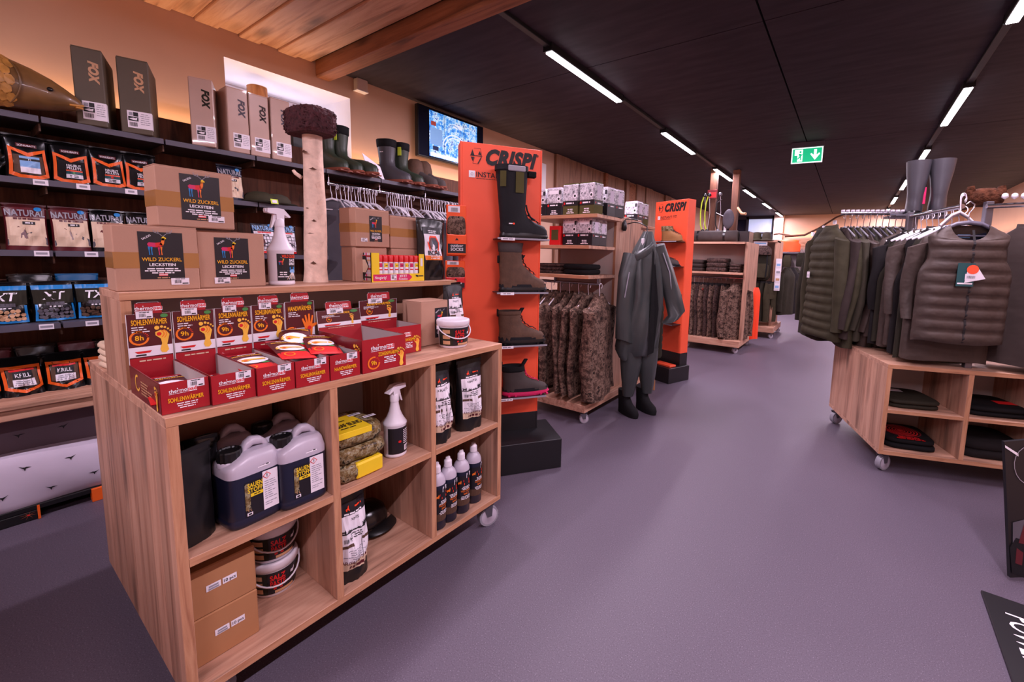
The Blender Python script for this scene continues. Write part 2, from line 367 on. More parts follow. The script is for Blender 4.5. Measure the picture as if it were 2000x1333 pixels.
# ================================================================= the room
XL, XR, YB, Y0 = -3.6, 2.25, 14.5, -3.0
def floor_material():
    m, N, L, P = base_mat('vinyl_floor'); P.inputs['Roughness'].default_value = .36; P.inputs['Specular IOR Level'].default_value = .4
    tc = N.new('ShaderNodeTexCoord')
    n = N.new('ShaderNodeTexNoise'); n.inputs['Scale'].default_value = 240; n.inputs['Detail'].default_value = 2; L.new(tc.outputs['Object'], n.inputs['Vector'])
    n2 = N.new('ShaderNodeTexNoise'); n2.inputs['Scale'].default_value = 1.3; L.new(tc.outputs['Object'], n2.inputs['Vector'])
    cr = N.new('ShaderNodeValToRGB'); e = cr.color_ramp.elements
    e[0].position = .32; e[0].color = rgb(74, 66, 77); e[1].position = .72; e[1].color = rgb(124, 114, 127)
    k = e.new(.42); k.color = rgb(89, 80, 93); k = e.new(.62); k.color = rgb(93, 84, 97)
    L.new(n.outputs['Fac'], cr.inputs[0])
    mr = N.new('ShaderNodeMapRange'); mr.inputs[3].default_value = .9; mr.inputs[4].default_value = 1.1; L.new(n2.outputs['Fac'], mr.inputs[0])
    s = N.new('ShaderNodeVectorMath'); s.operation = 'SCALE'; L.new(cr.outputs[0], s.inputs[0]); L.new(mr.outputs[0], s.inputs['Scale'])
    L.new(s.outputs[0], P.inputs['Base Color'])
    mr2 = N.new('ShaderNodeMapRange'); mr2.inputs[3].default_value = .46; mr2.inputs[4].default_value = .58; L.new(n2.outputs['Fac'], mr2.inputs[0]); L.new(mr2.outputs[0], P.inputs['Roughness'])
floor_material()
def ceiling_material():
    m, N, L, P = base_mat('dark_ceiling'); P.inputs['Roughness'].default_value = .75; P.inputs['Specular IOR Level'].default_value = .2
    tc = N.new('ShaderNodeTexCoord'); mp = N.new('ShaderNodeMapping'); mp.inputs['Scale'].default_value = (1.2, 6, 1); L.new(tc.outputs['Object'], mp.inputs['Vector'])
    n = N.new('ShaderNodeTexNoise'); n.inputs['Scale'].default_value = 2.5; n.inputs['Detail'].default_value = 7; L.new(mp.outputs[0], n.inputs['Vector'])
    cr = N.new('ShaderNodeValToRGB'); e = cr.color_ramp.elements
    e[0].position = .3; e[0].color = rgb(42, 35, 42); e[1].position = .7; e[1].color = rgb(58, 49, 57)
    L.new(n.outputs['Fac'], cr.inputs[0]); L.new(cr.outputs[0], P.inputs['Base Color'])
ceiling_material()
mb = MB(); mb.box(-3.9, XR + .1, Y0, YB + .4, -.05, 0, 'vinyl_floor'); struct(mb, 'floor')
# ceiling: slab with big boards hung below it, open joints between them
mb = MB(); mb.box(-3.9, XR + .1, Y0, YB + .4, CEIL + .03, CEIL + .1, 'lamp_housing'); ceil_ = struct(mb, 'ceiling')
ys = [1.88, 2.9, 5.95, 8.95, 11.95, YB]; xs = [XL, -.562, XR]
for i in range(len(xs) - 1):
    for j in range(len(ys) - 1):
        mb = MB(); mb.box(xs[i] + .006, xs[i + 1] - .006, ys[j] + .004, ys[j + 1] - .004, CEIL, CEIL + .03, 'dark_ceiling'); mb.build('ceiling_board', ceil_)
# timber ceiling of the front bay: boards of two heights, then a beam
mb = MB(); mb.box(-3.6, XR, Y0, .3, CEIL - .002, CEIL + .03, 'dark_ceiling'); mb.build('ceiling_board', ceil_)
y = .32; k = 0
while y < 1.74:
    for wd, dz in ((.125, 0), (.112, .014)):
        mb = MB(); mb.box(XL + .003, XR, y + .0015, min(y + wd - .0015, 1.764), CEIL - .012 + dz, CEIL + .03, 'pine_ceiling', .004); mb.build('ceiling_plank', ceil_); y += wd
mb = MB(); mb.box(XL + .002, XR, 1.766, 1.876, 2.651, CEIL + .03, 'beam_wood', .008); struct(mb, 'trim_1')
# left wall with the window niche
NY0, NY1, NZ0, NZ1, ND = 1.178, 2.04, 1.92, 2.578, -4.12
mb = MB()
def wq(y0, y1, z0, z1): mb.quad((XL, y0, z0), (XL, y1, z0), (XL, y1, z1), (XL, y0, z1), 'wall_paint')
wq(Y0, NY0, 0, CEIL + .05); wq(NY1, YB, 0, CEIL + .05); wq(NY0, NY1, 0, NZ0); wq(NY0, NY1, NZ1, CEIL + .05)
struct(mb, 'wall_left')
mb = MB(); R = 'reveal_white'
mb.quad((XL, NY0, NZ1), (XL, NY1, NZ1), (ND, NY1 - .06, NZ1 - .02), (ND, NY0, NZ1 - .02), R)
mb.quad((XL, NY1, NZ0), (ND, NY1 - .06, NZ0), (ND, NY1 - .06, NZ1 - .02), (XL, NY1, NZ1), R)
mb.quad((XL, NY0, NZ0), (XL, NY0, NZ1), (ND, NY0, NZ1 - .02), (ND, NY0, NZ0), R)
mb.quad((XL, NY0, NZ0), (ND, NY0, NZ0), (ND, NY1 - .06, NZ0), (XL, NY1, NZ0), R)
win = struct(mb, 'window_1')
mb = MB(); x = ND + .005
for a in ((NY0, NY1 - .06, NZ0, NZ0 + .05), (NY0, NY1 - .06, NZ1 - .07, NZ1 - .02), (NY0, NY0 + .05, NZ0, NZ1), (NY1 - .11, NY1 - .06, NZ0, NZ1)):
    mb.box(x - .03, x + .03, *a, 'white_plastic', .004)
mb.build('window_frame', win)
mb = MB(); mb.box(x - .005, x + .002, NY0 + .05, NY1 - .11, NZ0 + .05, NZ1 - .07, 'window_sky'); mb.build('window_pane', win)
# upright wood boards on the left wall further back
wood('wall_board', 2, (160, 120, 96), (140, 102, 80), (108, 76, 58), .6, knots=.5)
y = 4.98; R_ = random.Random(4)
lw = bpy.data.objects['wall_left']
while y < 9.2:
    wd = R_.choice((.10, .34, .36, .13, .4)); mb = MB(); mb.box(XL, XL + R_.choice((.03, .05, .07)), y, y + wd - .015, 1.2, CEIL - R_.uniform(0, .02), 'wall_board' if R_.random() < .75 else 'beam_wood', .004); mb.build('wall_board', lw); y += wd
mb = MB(); mb.box(XL, XL + .04, 4.6, 4.75, 2.1, 2.56, 'reveal_white', .006); mb.build('wall_board', lw)
# rear wall, right wall, front wall
mb = MB(); mb.quad((-2.0, YB, 0), (XR, YB, 0), (XR, YB, CEIL + .05), (-2.0, YB, CEIL + .05), 'wall_paint')
mb.quad((XL, YB, 0), (-2.0, YB, 0), (-2.0, YB, 1.75), (XL, YB, 1.75), 'wall_paint')
mb.box(-2.06, -1.80, YB - .18, YB, 0, CEIL + .02, 'plaster', .004); wb = struct(mb, 'wall_back')
mb = MB(); mb.quad((XR, Y0, 0), (XR, YB, 0), (XR, YB, CEIL + .05), (XR, Y0, CEIL + .05), 'wall_paint'); struct(mb, 'wall_right')
mb = MB(); mb.quad((XL, Y0, 0), (XR, Y0, 0), (XR, Y0, CEIL + .05), (XL, Y0, CEIL + .05), 'plaster'); struct(mb, 'wall_front')
# shop window at the far left end
mb = MB(); W0, W1 = XL, -2.06
for a in ((W0, W1, 1.72, 1.80), (W0, W1, 2.66, CEIL + .02), (W0, W0 + .06, 1.75, CEIL), (W1 - .07, W1, 1.75, CEIL), (-2.88, -2.80, 1.75, CEIL), (W0, W1, 2.20, 2.25)):
    mb.box(a[0], a[1], YB - .05, YB + .03, a[2], a[3], 'frame_dark', .004)
w2 = struct(mb, 'window_2')
for a in ((W0 + .06, -2.88), (-2.80, W1 - .07)):
    for z in ((1.80, 2.20), (2.25, 2.66)):
        mb = MB(); mb.box(a[0], a[1], YB - .012, YB - .004, z[0], z[1], 'window_sky' if z[0] < 2 or a[0] > -3 else 'screen_dark'); mb.build('window_pane', w2)
mb = MB(); mb.box(-3.62, 2.3, YB - .14, YB - .11, .0, .09, 'oak_x'); struct(mb, 'baseboard_back')
# pelmet ledge with the strip light behind it, on the far wall
mb = MB(); mb.box(-1.78, 2.1, YB - .3, YB - .27, 1.80, 2.02, 'pine_ceiling', .004); struct(mb, 'trim_2')
mb = MB(); mb.box(XR - .2, XR - .17, 2.4, 14.0, 1.66, 1.90, 'bench_wood', .004); struct(mb, 'trim_3')
# ---------------------------------------------------------------- track lamps
def lamp(name, label, x, y, group=None):
    t = thing(name, label, 'lamp', (x, y, CEIL), 0, group)
    mb = MB(); mb.box(-.034, .034, -.01, 1.07, -.05, 0, 'lamp_housing', .004); mb.build('housing', t)
    mb = MB(); mb.box(-.027, .027, 0, 1.06, -.060, -.05, 'lamp_face', .003); mb.build('diffuser', t)
    mb = MB(); mb.box(-.036, .036, -.018, -.01, -.054, 0, 'lamp_housing'); mb.build('end_cap', t); mb = MB(); mb.box(-.036, .036, 1.07, 1.078, -.054, 0, 'lamp_housing'); mb.build('end_cap', t)
    return t
for i, y in enumerate(LEFT_Y): lamp('strip_lamp', ('white strip lamp on the dark ceiling, %s from the timber beam in the left row' % ORD[i - 1]) if i else 'unseen white strip lamp behind the viewer, added to light the cabinet side', -1.84, y)
for i, y in enumerate(RIGHT_Y): lamp('strip_lamp', 'white strip lamp on the dark ceiling, %s from the shop front in the right row' % ORD[i], .64, y)
for x, ya, nm in ((-1.84, 1.9, 'left'), (.64, Y0 + .1, 'right')):
    mb = MB(); mb.box(x - .022, x + .022, ya, 14.3, CEIL - .026, CEIL - .0005, 'lamp_housing', .003)
    o = mb.build('lamp_track'); tag(o, 'black lamp track along the %s side of the ceiling' % nm, 'lamp track')
t = thing('spot_lamp', 'small white spot lamp under the timber ceiling by the beam', 'lamp', (-1.86, 1.55, CEIL - .012))
mb = MB(); mb.lathe([(.02, -.06), (.05, -.06), (.055, -.0), (.055, 0)], 'lamp_housing', 16); mb.build('housing', t)
mb = MB(); mb.lathe([(.001, -.063), (.045, -.063), (.045, -.06)], 'lamp_face', 16); mb.build('diffuser', t)
# exit sign
t = thing('exit_sign', 'green and white lit emergency exit sign with running man and arrow', 'exit sign', (-.552, 5.93, CEIL), radians(6))
mb = MB(); mb.box(-.172, .172, -.03, .03, -.062, 0, 'anthracite', .004); mb.build('housing', t)
mb = MB(); mb.box(-.165, .165, -.008, .008, -.245, -.06, 'white_plastic', .002); mb.build('sign_plate', t)
mb = MB(); F = flat(-.008); mb.rect(F, -.162, .162, -.242, -.064, 'exit_white', .001); mb.rect(F, -.152, .152, -.232, -.074, 'exit_green', .002)
mb.rect(F, -.13, -.045, -.222, -.084, 'exit_white', .003)
mb.poly(F, [(.0, .02), (-.012, .008), (.0, -.012), (-.018, -.035), (-.05, -.05), (-.05, -.06), (-.012, -.047), (.006, -.03), (.012, -.06), (.024, -.058), (.016, -.018), (.028, .0), (.045, .0), (.045, .008), (.02, .01)], 'exit_green', .004, 1, -.078, -.148)
mb.ell(F, -.070, -.112, .012, .012, 'exit_green', .004); mb.rect(F, -.13, -.10, -.222, -.15, 'exit_green', .0035)
mb.poly(F, [(-.014, .062), (.014, .062), (.014, -.005), (.04, .02), (.05, .008), (0, -.06), (-.05, .008), (-.04, .02), (-.014, -.005)], 'exit_white', .003, 1, .085, -.152)
mb.build('sign_print', t)
# little grey box up on the left wall
t = thing('wall_speaker', 'small pale box fixed high on the left wall beside the beam', 'wall box', (XL, 2.12, 2.655))
mb = MB(); mb.box(0, .06, -.048, .048, 0, .095, 'plaster', .006); mb.build('casing', t); mb = MB(); mb.box(0, .064, -.05, .05, -.006, 0, 'reveal_white'); mb.build('base_plate', t)
# ================================================================= the front display unit
UX, UY0, UY1, UZ0, UZ1, UT = -1.321, .2726, 1.446, .122, .893, .024
def castor(t, x, y, h, rot=0, parts='castor'):
    mb = MB(); c, s = cos(rot), sin(rot)
    P = lambda a, b, z: (x + a * c - b * s, y + a * s + b * c, z)
    r = h * .40
    mb.loft([[P(r * sin(2 * pi * k / 20), b, r + r * cos(2 * pi * k / 20)) for k in range(20)] for b in (-.016, .016)], 'grey_plastic')
    for b in (-.0165, .0165):
        mb.loft([[P(q * sin(2 * pi * k / 20), b * e, r + q * cos(2 * pi * k / 20)) for k in range(20)] for q, e in ((r * .82, 1.0), (r * .74, 1.08), (r * .2, 1.08), (r * .14, 1.25), (.001, 1.25))], 'translucent', False, False)
    w_ = mb.build('wheel')
    mb = MB()
    for b in (-.021, .021):
        mb.loft([[P(-.012, b - .0015, r), P(.012, b - .0015, r), P(.012, b + .0015, r), P(-.012, b + .0015, r)], [P(-.030, b - .0015, h * .84), P(.016, b - .0015, h * .84), P(.016, b + .0015, h * .84), P(-.030, b + .0015, h * .84)]], 'steel', smooth=False)
    mb.loft([[P(-.034, -.023, h * .84), P(.02, -.023, h * .84), P(.02, .023, h * .84), P(-.034, .023, h * .84)], [P(-.034, -.023, h * .88), P(.02, -.023, h * .88), P(.02, .023, h * .88), P(-.034, .023, h * .88)]], 'steel', smooth=False)
    mb.lathe([(.014, h * .88), (.014, h * .96)], 'steel', 10, cx=x, cy=y); mb.lathe([(.032, h * .96), (.032, h)], 'steel', 4, cx=x, cy=y, smooth=False)
    o = mb.build(parts, t); w_.parent = o
    return o
u = thing('display_cabinet', 'oak cube display cabinet on castors in the left foreground, filled with jerrycans, bags and bottles', 'cabinet', (0, 0, 0))
XBK = -1.80; XFAR = -2.212
mb = MB(); mb.box(XFAR, UX, UY0, UY1, UZ1 - UT, UZ1, 'oak_y', .0012); mb.build('top_panel', u)
for y in (UY0, UY1 - UT):
    mb = MB(); mb.box(XFAR, UX - .0004, y, y + UT, UZ0, UZ1 - UT, 'oak_side', .0012); mb.build('side_panel', u)
mb = MB(); mb.box(XFAR, UX, UY0 + UT, UY1 - UT, UZ0, UZ0 + UT, 'oak_y', .0012); mb.build('bottom_panel', u)
DIV = (.656, 1.040)
for y in DIV:
    mb = MB(); mb.box(XFAR + .01, UX - .001, y, y + UT, UZ0 + UT, UZ1 - UT, 'oak_side', .0012); mb.build('divider', u)
cols = ((UY0 + UT, DIV[0]), (DIV[0] + UT, DIV[1]), (DIV[1] + UT, UY1 - UT))
for a, b in cols:
    mb = MB(); mb.box(XFAR + .01, UX - .001, a, b, .494, .517, 'oak_y', .0012); mb.build('shelf', u)
    mb = MB(); mb.box(XBK - .016, XBK, a, b, UZ0 + UT, .494, 'oak_front' if a > .5 else 'board_grey'); mb.box(XBK - .016, XBK, a, b, .517, UZ1 - UT, 'oak_front' if a < .4 or a > 1 else 'board_grey'); mb.build('back_panel', u)
# pale cut edges of the boards
mb = MB()
for z in ((UZ1 - UT, UZ1), (UZ0, UZ0 + UT)): mb.box(UX - .0005, UX + .0006, UY0 + .001, UY1 - .001, z[0] + .001, z[1] - .001, 'oak_edge')
for a, b in cols: mb.box(UX - .0015, UX + .0004, a, b, .495, .516, 'oak_edge')
for y in (UY0, UY1 - UT) + DIV: mb.box(UX - .0015, UX + .0005, y + .001, y + UT - .001, UZ0 + UT, UZ1 - UT, 'oak_edge_z')
mb.build('edge_band', u)
for x, y, r in ((-1.36, 1.40, radians(70)), (-1.40, .345, radians(60)), (-2.15, .345, radians(30)), (-2.15, 1.38, radians(30))): castor(u, x, y, UZ0, r)
# riser standing on it
rs = thing('riser_shelf', 'oak riser shelf standing on the front cabinet under the salt lick boxes', 'shelf', (0, 0, 0))
RX0, RX1, RY0, RY1, RZ1 = -1.925, -1.668, .2726, 1.478, 1.170
mb = MB(); mb.box(RX0, RX1, RY0, RY1, RZ1 - .0225, RZ1, 'oak_y', .0012); mb.box(RX1 - .0005, RX1 + .0005, RY0, RY1, RZ1 - .0215, RZ1 - .001, 'oak_edge'); mb.build('top_panel', rs)
for y in (RY0 + .0005, RY1 - .0235):
    mb = MB(); mb.box(RX0, RX1 - .004, y, y + .023, UZ1 + .0003, RZ1 - .0225, 'oak_side', .0012); mb.box(RX1 - .0045, RX1 - .0035, y + .001, y + .022, UZ1 + .001, RZ1 - .023, 'oak_edge_z'); mb.build('side_panel', rs)
mb = MB(); mb.box(RX0 + .004, RX0 + .014, RY0 + .0235, RY1 - .0235, UZ1 + .0003, RZ1 - .0225, 'panel_white'); mb.build('back_panel', rs)
# ================================================================= product builders (front looks to local -Y, base on z = 0)
def deer(mb, F, a, b, s, off=.0016):
    """stag in rainbow colours"""
    P = lambda pts, m: mb.poly(F, pts, m, off, s, a, b)
    P([(-.30, -.02), (-.34, .10), (-.28, .18), (-.05, .17), (-.05, -.05)], 'magenta'); P([(-.05, -.05), (-.05, .17), (.16, .20), (.22, .04), (.10, -.04)], 'red_bright')
    P([(.10, .10), (.16, .20), (.20, .40), (.30, .40), (.27, .15), (.22, .02)], 'foot_orange'); P([(.18, .30), (.20, .44), (.26, .50), (.36, .40), (.34, .36), (.29, .37), (.27, .28)], 'yellow')
    for x, m in ((-.29, 'blue'), (-.20, 'blue'), (.06, 'magenta'), (.15, 'foot_orange')):
        P([(x - .035, -.02), (x + .045, -.02), (x + .02, -.22), (x + .035, -.42), (x - .005, -.42), (x - .01, -.22)], m)
    for d in (-1, 1):
        x0 = .24
        for p, q in (((0, .48), (.14, .62)), ((.14, .62), (.30, .66)), ((.30, .66), (.34, .80)), ((.16, .62), (.17, .76)), ((.24, .64), (.26, .74))):
            (x1, y1), (x2, y2) = p, q; nx, ny = -(y2 - y1), (x2 - x1); L = sqrt(nx * nx + ny * ny); nx *= .012 / L; ny *= .012 / L
            pts = [(x0 + d * (x1 + nx), y1 + ny), (x0 + d * (x2 + nx), y2 + ny), (x0 + d * (x2 - nx), y2 - ny), (x0 + d * (x1 - nx), y1 - ny)]
            P(pts, 'grey_plastic')
def lick_label(mb, F, a, b, w, h, small=False):
    mb.rect(F, a - w / 2, a + w / 2, b - h / 2, b + h / 2, 'label_black', .0008)
    deer(mb, F, a - .01 * w / .1, b + h * .20, w * .62)
    mb.text(F, 'SALZIG', a - w * .31, b + h * .37, h * .035, 'white_print', .002, rot=.6, bold=.03)
    mb.text(F, 'WILD ZUCKERL', a, b - h * .115, h * .075, 'gold_text', .002, maxw=w * .9, bold=.02)
    mb.text(F, 'LECKSTEIN', a, b - h * .22, h * .058, 'white_print', .002, maxw=w * .62, bold=.05)
    mb.lines(F, a - w * .42, a + w * .42, b - h * .265, 3, h * .045, h * .024, 'white_print', .002, 5)
    mb.rect(F, a - w * .10, a + w * .10, b - h * .435, b - h * .385, 'red_bright', .002); mb.rect(F, a - w * .10, a + w * .10, b - h * .419, b - h * .401, 'white_print', .0022)
    mb.lines(F, a - w * .2, a + w * .2, b - h * .462, 1, .01, h * .02, 'tan', .002, 7)
def sticker(t, F, a, b, w, h, seed=1, off=.0022, name='price_sticker'):
    mb = MB(); mb.rect(F, a - w / 2, a + w / 2, b - h / 2, b + h / 2, 'paper', off)
    mb.lines(F, a - w * .45, a + w * .45, b + h * .42, 1, .01, h * .1, 'ink', off + .0008, seed)
    mb.barcode(F, a - w * .3, a + w * .05, b - h * .28, b + h * .2, off + .0008, seed); mb.lines(F, a + w * .1, a + w * .44, b - h * .22, 1, .01, h * .16, 'ink', off + .0008, seed + 1)
    return mb.build(name, t)
def carton(name, label, loc, rz, w, d, h, mat='cardboard', tape=None, lick=None, stick=None, group=None, cat='box', flap=True):
    t = thing(name, label, cat, loc, rz, group)
    mb = MB(); mb.box(-w / 2, w / 2, 0, d, 0, h, mat, .003)
    mb.build('body', t)
    if flap:
        mb = MB(); mb.box(-w / 2 + .001, w / 2 - .001, .0015, d / 2 - .001, h - .0005, h + .0022, mat); mb.box(-w / 2 + .001, w / 2 - .001, d / 2 + .001, d - .0015, h - .0005, h + .0022, mat); mb.build('lid_flap', t)
    if tape:
        z0, z1 = tape; mb = MB(); mb.box(-w / 2 - .0006, w / 2 + .0006, -.0006, d + .0006, z0, z1, 'tape'); mb.build('packing_tape', t)
    F = flat(-.0004)
    if lick:
        a, b, lw, lh = lick; mb = MB(); lick_label(mb, F, a, b, lw, lh); mb.build('printed_label', t)
    if stick: sticker(t, F, *stick)
    return t
def pouch(name, label, loc, rz, w, h, d, mat='pouch_black', decals=None, seed=1, group=None, cat='bag', lean=0, topw=1.0, wr=1.0):
    R = random.Random(seed); ph = [R.uniform(0, 6) for _ in range(6)]
    def T(a, b):
        u = max(-1, min(1, 2 * a / w)); v = max(0, min(1, b / h))
        prof = (.72 + .9 * v) if v < .3 else (1 - ((v - .3) / .7) ** 1.4 * .97)
        wrk = 1 + wr * (.13 * sin(9 * v + ph[0] + 4 * u) + .09 * sin(17 * v + ph[1] - 7 * u) + .06 * sin(23 * u + ph[2]))
        return d / 2 * prof * (1 - abs(u) ** 2.2) ** .6 * (wrk if v < .93 else 1) + .0012
    def WX(a, b):
        v = max(0, min(1, b / h)); return a * (1 - .06 * sin(pi * v) + (topw - 1) * v)
    def FF(a, b, o): return (WX(a, b), -T(a, b) - o + lean * b, b)
    nx, nz = 14, 18; rings = []
    for j in range(nz + 1):
        b = h * j / nz
        rings.append([FF(-w / 2 + w * i / nx, b, 0) for i in range(nx + 1)] + [(WX(w / 2 - w * i / nx, b), T(w / 2 - w * i / nx, b) + lean * b, b) for i in range(1, nx)])
    t = thing(name, label, cat, loc, rz, group)
    mb = MB(); mb.loft(rings, mat); mb.build('body', t)
    mb = MB(); mb.rect(lambda a, b, o: (WX(a, b), -.0035 - o + lean * b, b), -w / 2, w / 2, h * .955, h * .995, mat, 0); mb.rect(lambda a, b, o: (WX(a, b), -.005 - o + lean * b, b), -w / 2, w / 2, h * .90, h * .915, mat, 0, 6, 1); mb.build('seal', t)
    if decals:
        G = lambda a, b, o: FF(a, b, o + .0015); G.curved = 1
        mb = MB(); decals(mb, G); mb.build('printed_label', t)
    return t
def herb_label(title, off=0, w=.10, b0=.08, b1=.30, tail=True):
    def d(mb, F):
        a0, a1 = off - w / 2, off + w / 2; H = b1 - b0; top = b1 - H * .19
        mb.rect(F, a0, a1, top, b1, 'label_black', .0005, 6, 3); mb.rect(F, a0, a1, b0 + (H * .12 if tail else 0), top, 'paper', .0005, 6, 10)
        mb.lines(F, a0 + w * .05, a1 - w * .05, top + H * .035, 1, .01, H * .022, 'white_print', .0015, 4)
        mb.poly(F, [(-.12, 0), (-.02, .05), (.02, .16), (.08, .22), (.06, .05), (.10, -.12), (.05, -.12), (-.02, -.02), (-.06, -.14), (-.11, -.12)], 'flame_orange', .0018, w * .5, off - w * .18, top + H * .10)
        mb.lines(F, off - w * .02, a1 - w * .1, top + H * .115, 1, .01, H * .022, 'flame_orange', .0015, 3)
        mb.text(F, title, off, top - H * .085, H * .042, 'ink', .0015, bold=.01, maxw=w * .6)
        for k, x in enumerate((-.42, -.26, -.2, -.02, .1, .3, .36)):                # row of animals and plants
            s = (.16, .10, .13, .07, .08, .2, .24)[k]; mb.poly(F, [(-.35, 0), (-.3, .5), (-.4, .8), (-.1, .55), (.2, .55), (.35, .9), (.38, .5), (.3, 0), (.2, 0), (.15, .3), (-.15, .3), (-.2, 0)], 'ink', .0015, w * s, off + x * w, top - H * .235)
        mb.rect(F, a0, a1, top - H * .245, top - H * .228, 'ink', .0015, 5, 1)
        mb.lines(F, off - w * .3, off + w * .3, top - H * .27, 3, H * .03, H * .014, 'ink', .0015, 8)
        mb.rect(F, a0, a0 + w * .34, top - H * .45, top - H * .405, 'leather_brown', .0015, 2, 1); mb.rect(F, a1 - w * .34, a1, top - H * .45, top - H * .405, 'leather_brown', .0015, 2, 1)
        mb.barcode(F, a0 + w * .06, a0 + w * .3, top - H * .37, top - H * .31, .0016, 9)
        mb.lines(F, a0 + w * .05, a1 - w * .1, top - H * .50, 5, H * .03, H * .012, 'grey_plastic', .0015, 11)
        if tail:
            mb.rect(F, a0, a1, b0, b0 + H * .12, 'cream', .0005, 6, 2); mb.text(F, 'AROMATISIERTES MEHL', off, b0 + H * .10, H * .05, 'maroon', .0016, maxw=w * .95, bold=.03); mb.lines(F, off - w * .35, off + w * .35, b0 + H * .075, 1, .01, H * .045, 'maroon', .0016, 6)
    return d
def foot(mb, F, a, b, s, m='foot_yellow', off=.002):
    pts = [(.06, -.50), (-.06, -.48), (-.10, -.36), (-.04, -.15), (-.06, .02), (-.20, .16), (-.20, .28), (-.06, .34), (.10, .30), (.18, .16), (.14, -.02), (.10, -.2), (.14, -.40)]
    mb.poly(F, pts, m, off, s, a, b)
    for x, y, r in ((-.15, .43, .070), (-.02, .46, .045), (.07, .43, .038), (.15, .37, .034), (.21, .30, .03)): mb.ell(F, a + x * s, b + y * s, r * s, r * s * 1.1, m, off, 8)
    mb.ell(F, a - .10 * s, b + .2 * s, .07 * s, .07 * s, 'red_bright', off + .0004, 8); mb.arc(F, a - .10 * s, b + .2 * s, .12 * s, .15 * s, -60, 60, 'foot_orange', off + .0004, 6); mb.arc(F, a - .10 * s, b + .2 * s, .19 * s, .21 * s, -50, 50, 'foot_orange', off + .0004, 6)
def dial(mb, F, a, b, r, txt, off=.002):
    mb.arc(F, a, b, r * .76, r, 70, 360, 'foot_orange', off, 16)
    for k in range(5): mb.arc(F, a, b, r * .76, r, -2 - 14 * k + 70, 6 - 14 * k + 66, 'flame_orange', off, 1)
    mb.text(F, txt, a, b - r * .28, r * .62, 'gold_text', off, bold=.04, maxw=r * 1.2)
def thermo_brand(mb, F, a, b, h, off=.002):
    v = text_geo('thermo', .03)[2] * h * .85; w2 = text_geo('pad', .04)[2] * h * .85 + h * .25
    x0 = a - (v + w2) / 2
    mb.text(F, 'thermo', x0, b, h, 'white_print', off, 'l', v, .03)
    mb.rect(F, x0 + v + h * .08, x0 + v + w2 + h * .1, b - h * .28, b + h * .85, 'white_print', off); mb.text(F, 'pad', x0 + v + h * .2, b, h, 'red_bright', off + .0006, 'l', w2 - h * .2, .04)
    mb.poly(F, [(-.1, 0), (.1, 0), (.12, .16), (0, .32), (-.12, .16)], 'white_print', off, h, x0 + v * .48, b + h * .95)
    mb.lines(F, x0, x0 + v, b - h * .22, 1, .01, h * .12, 'white_print', off, 2, 'l')
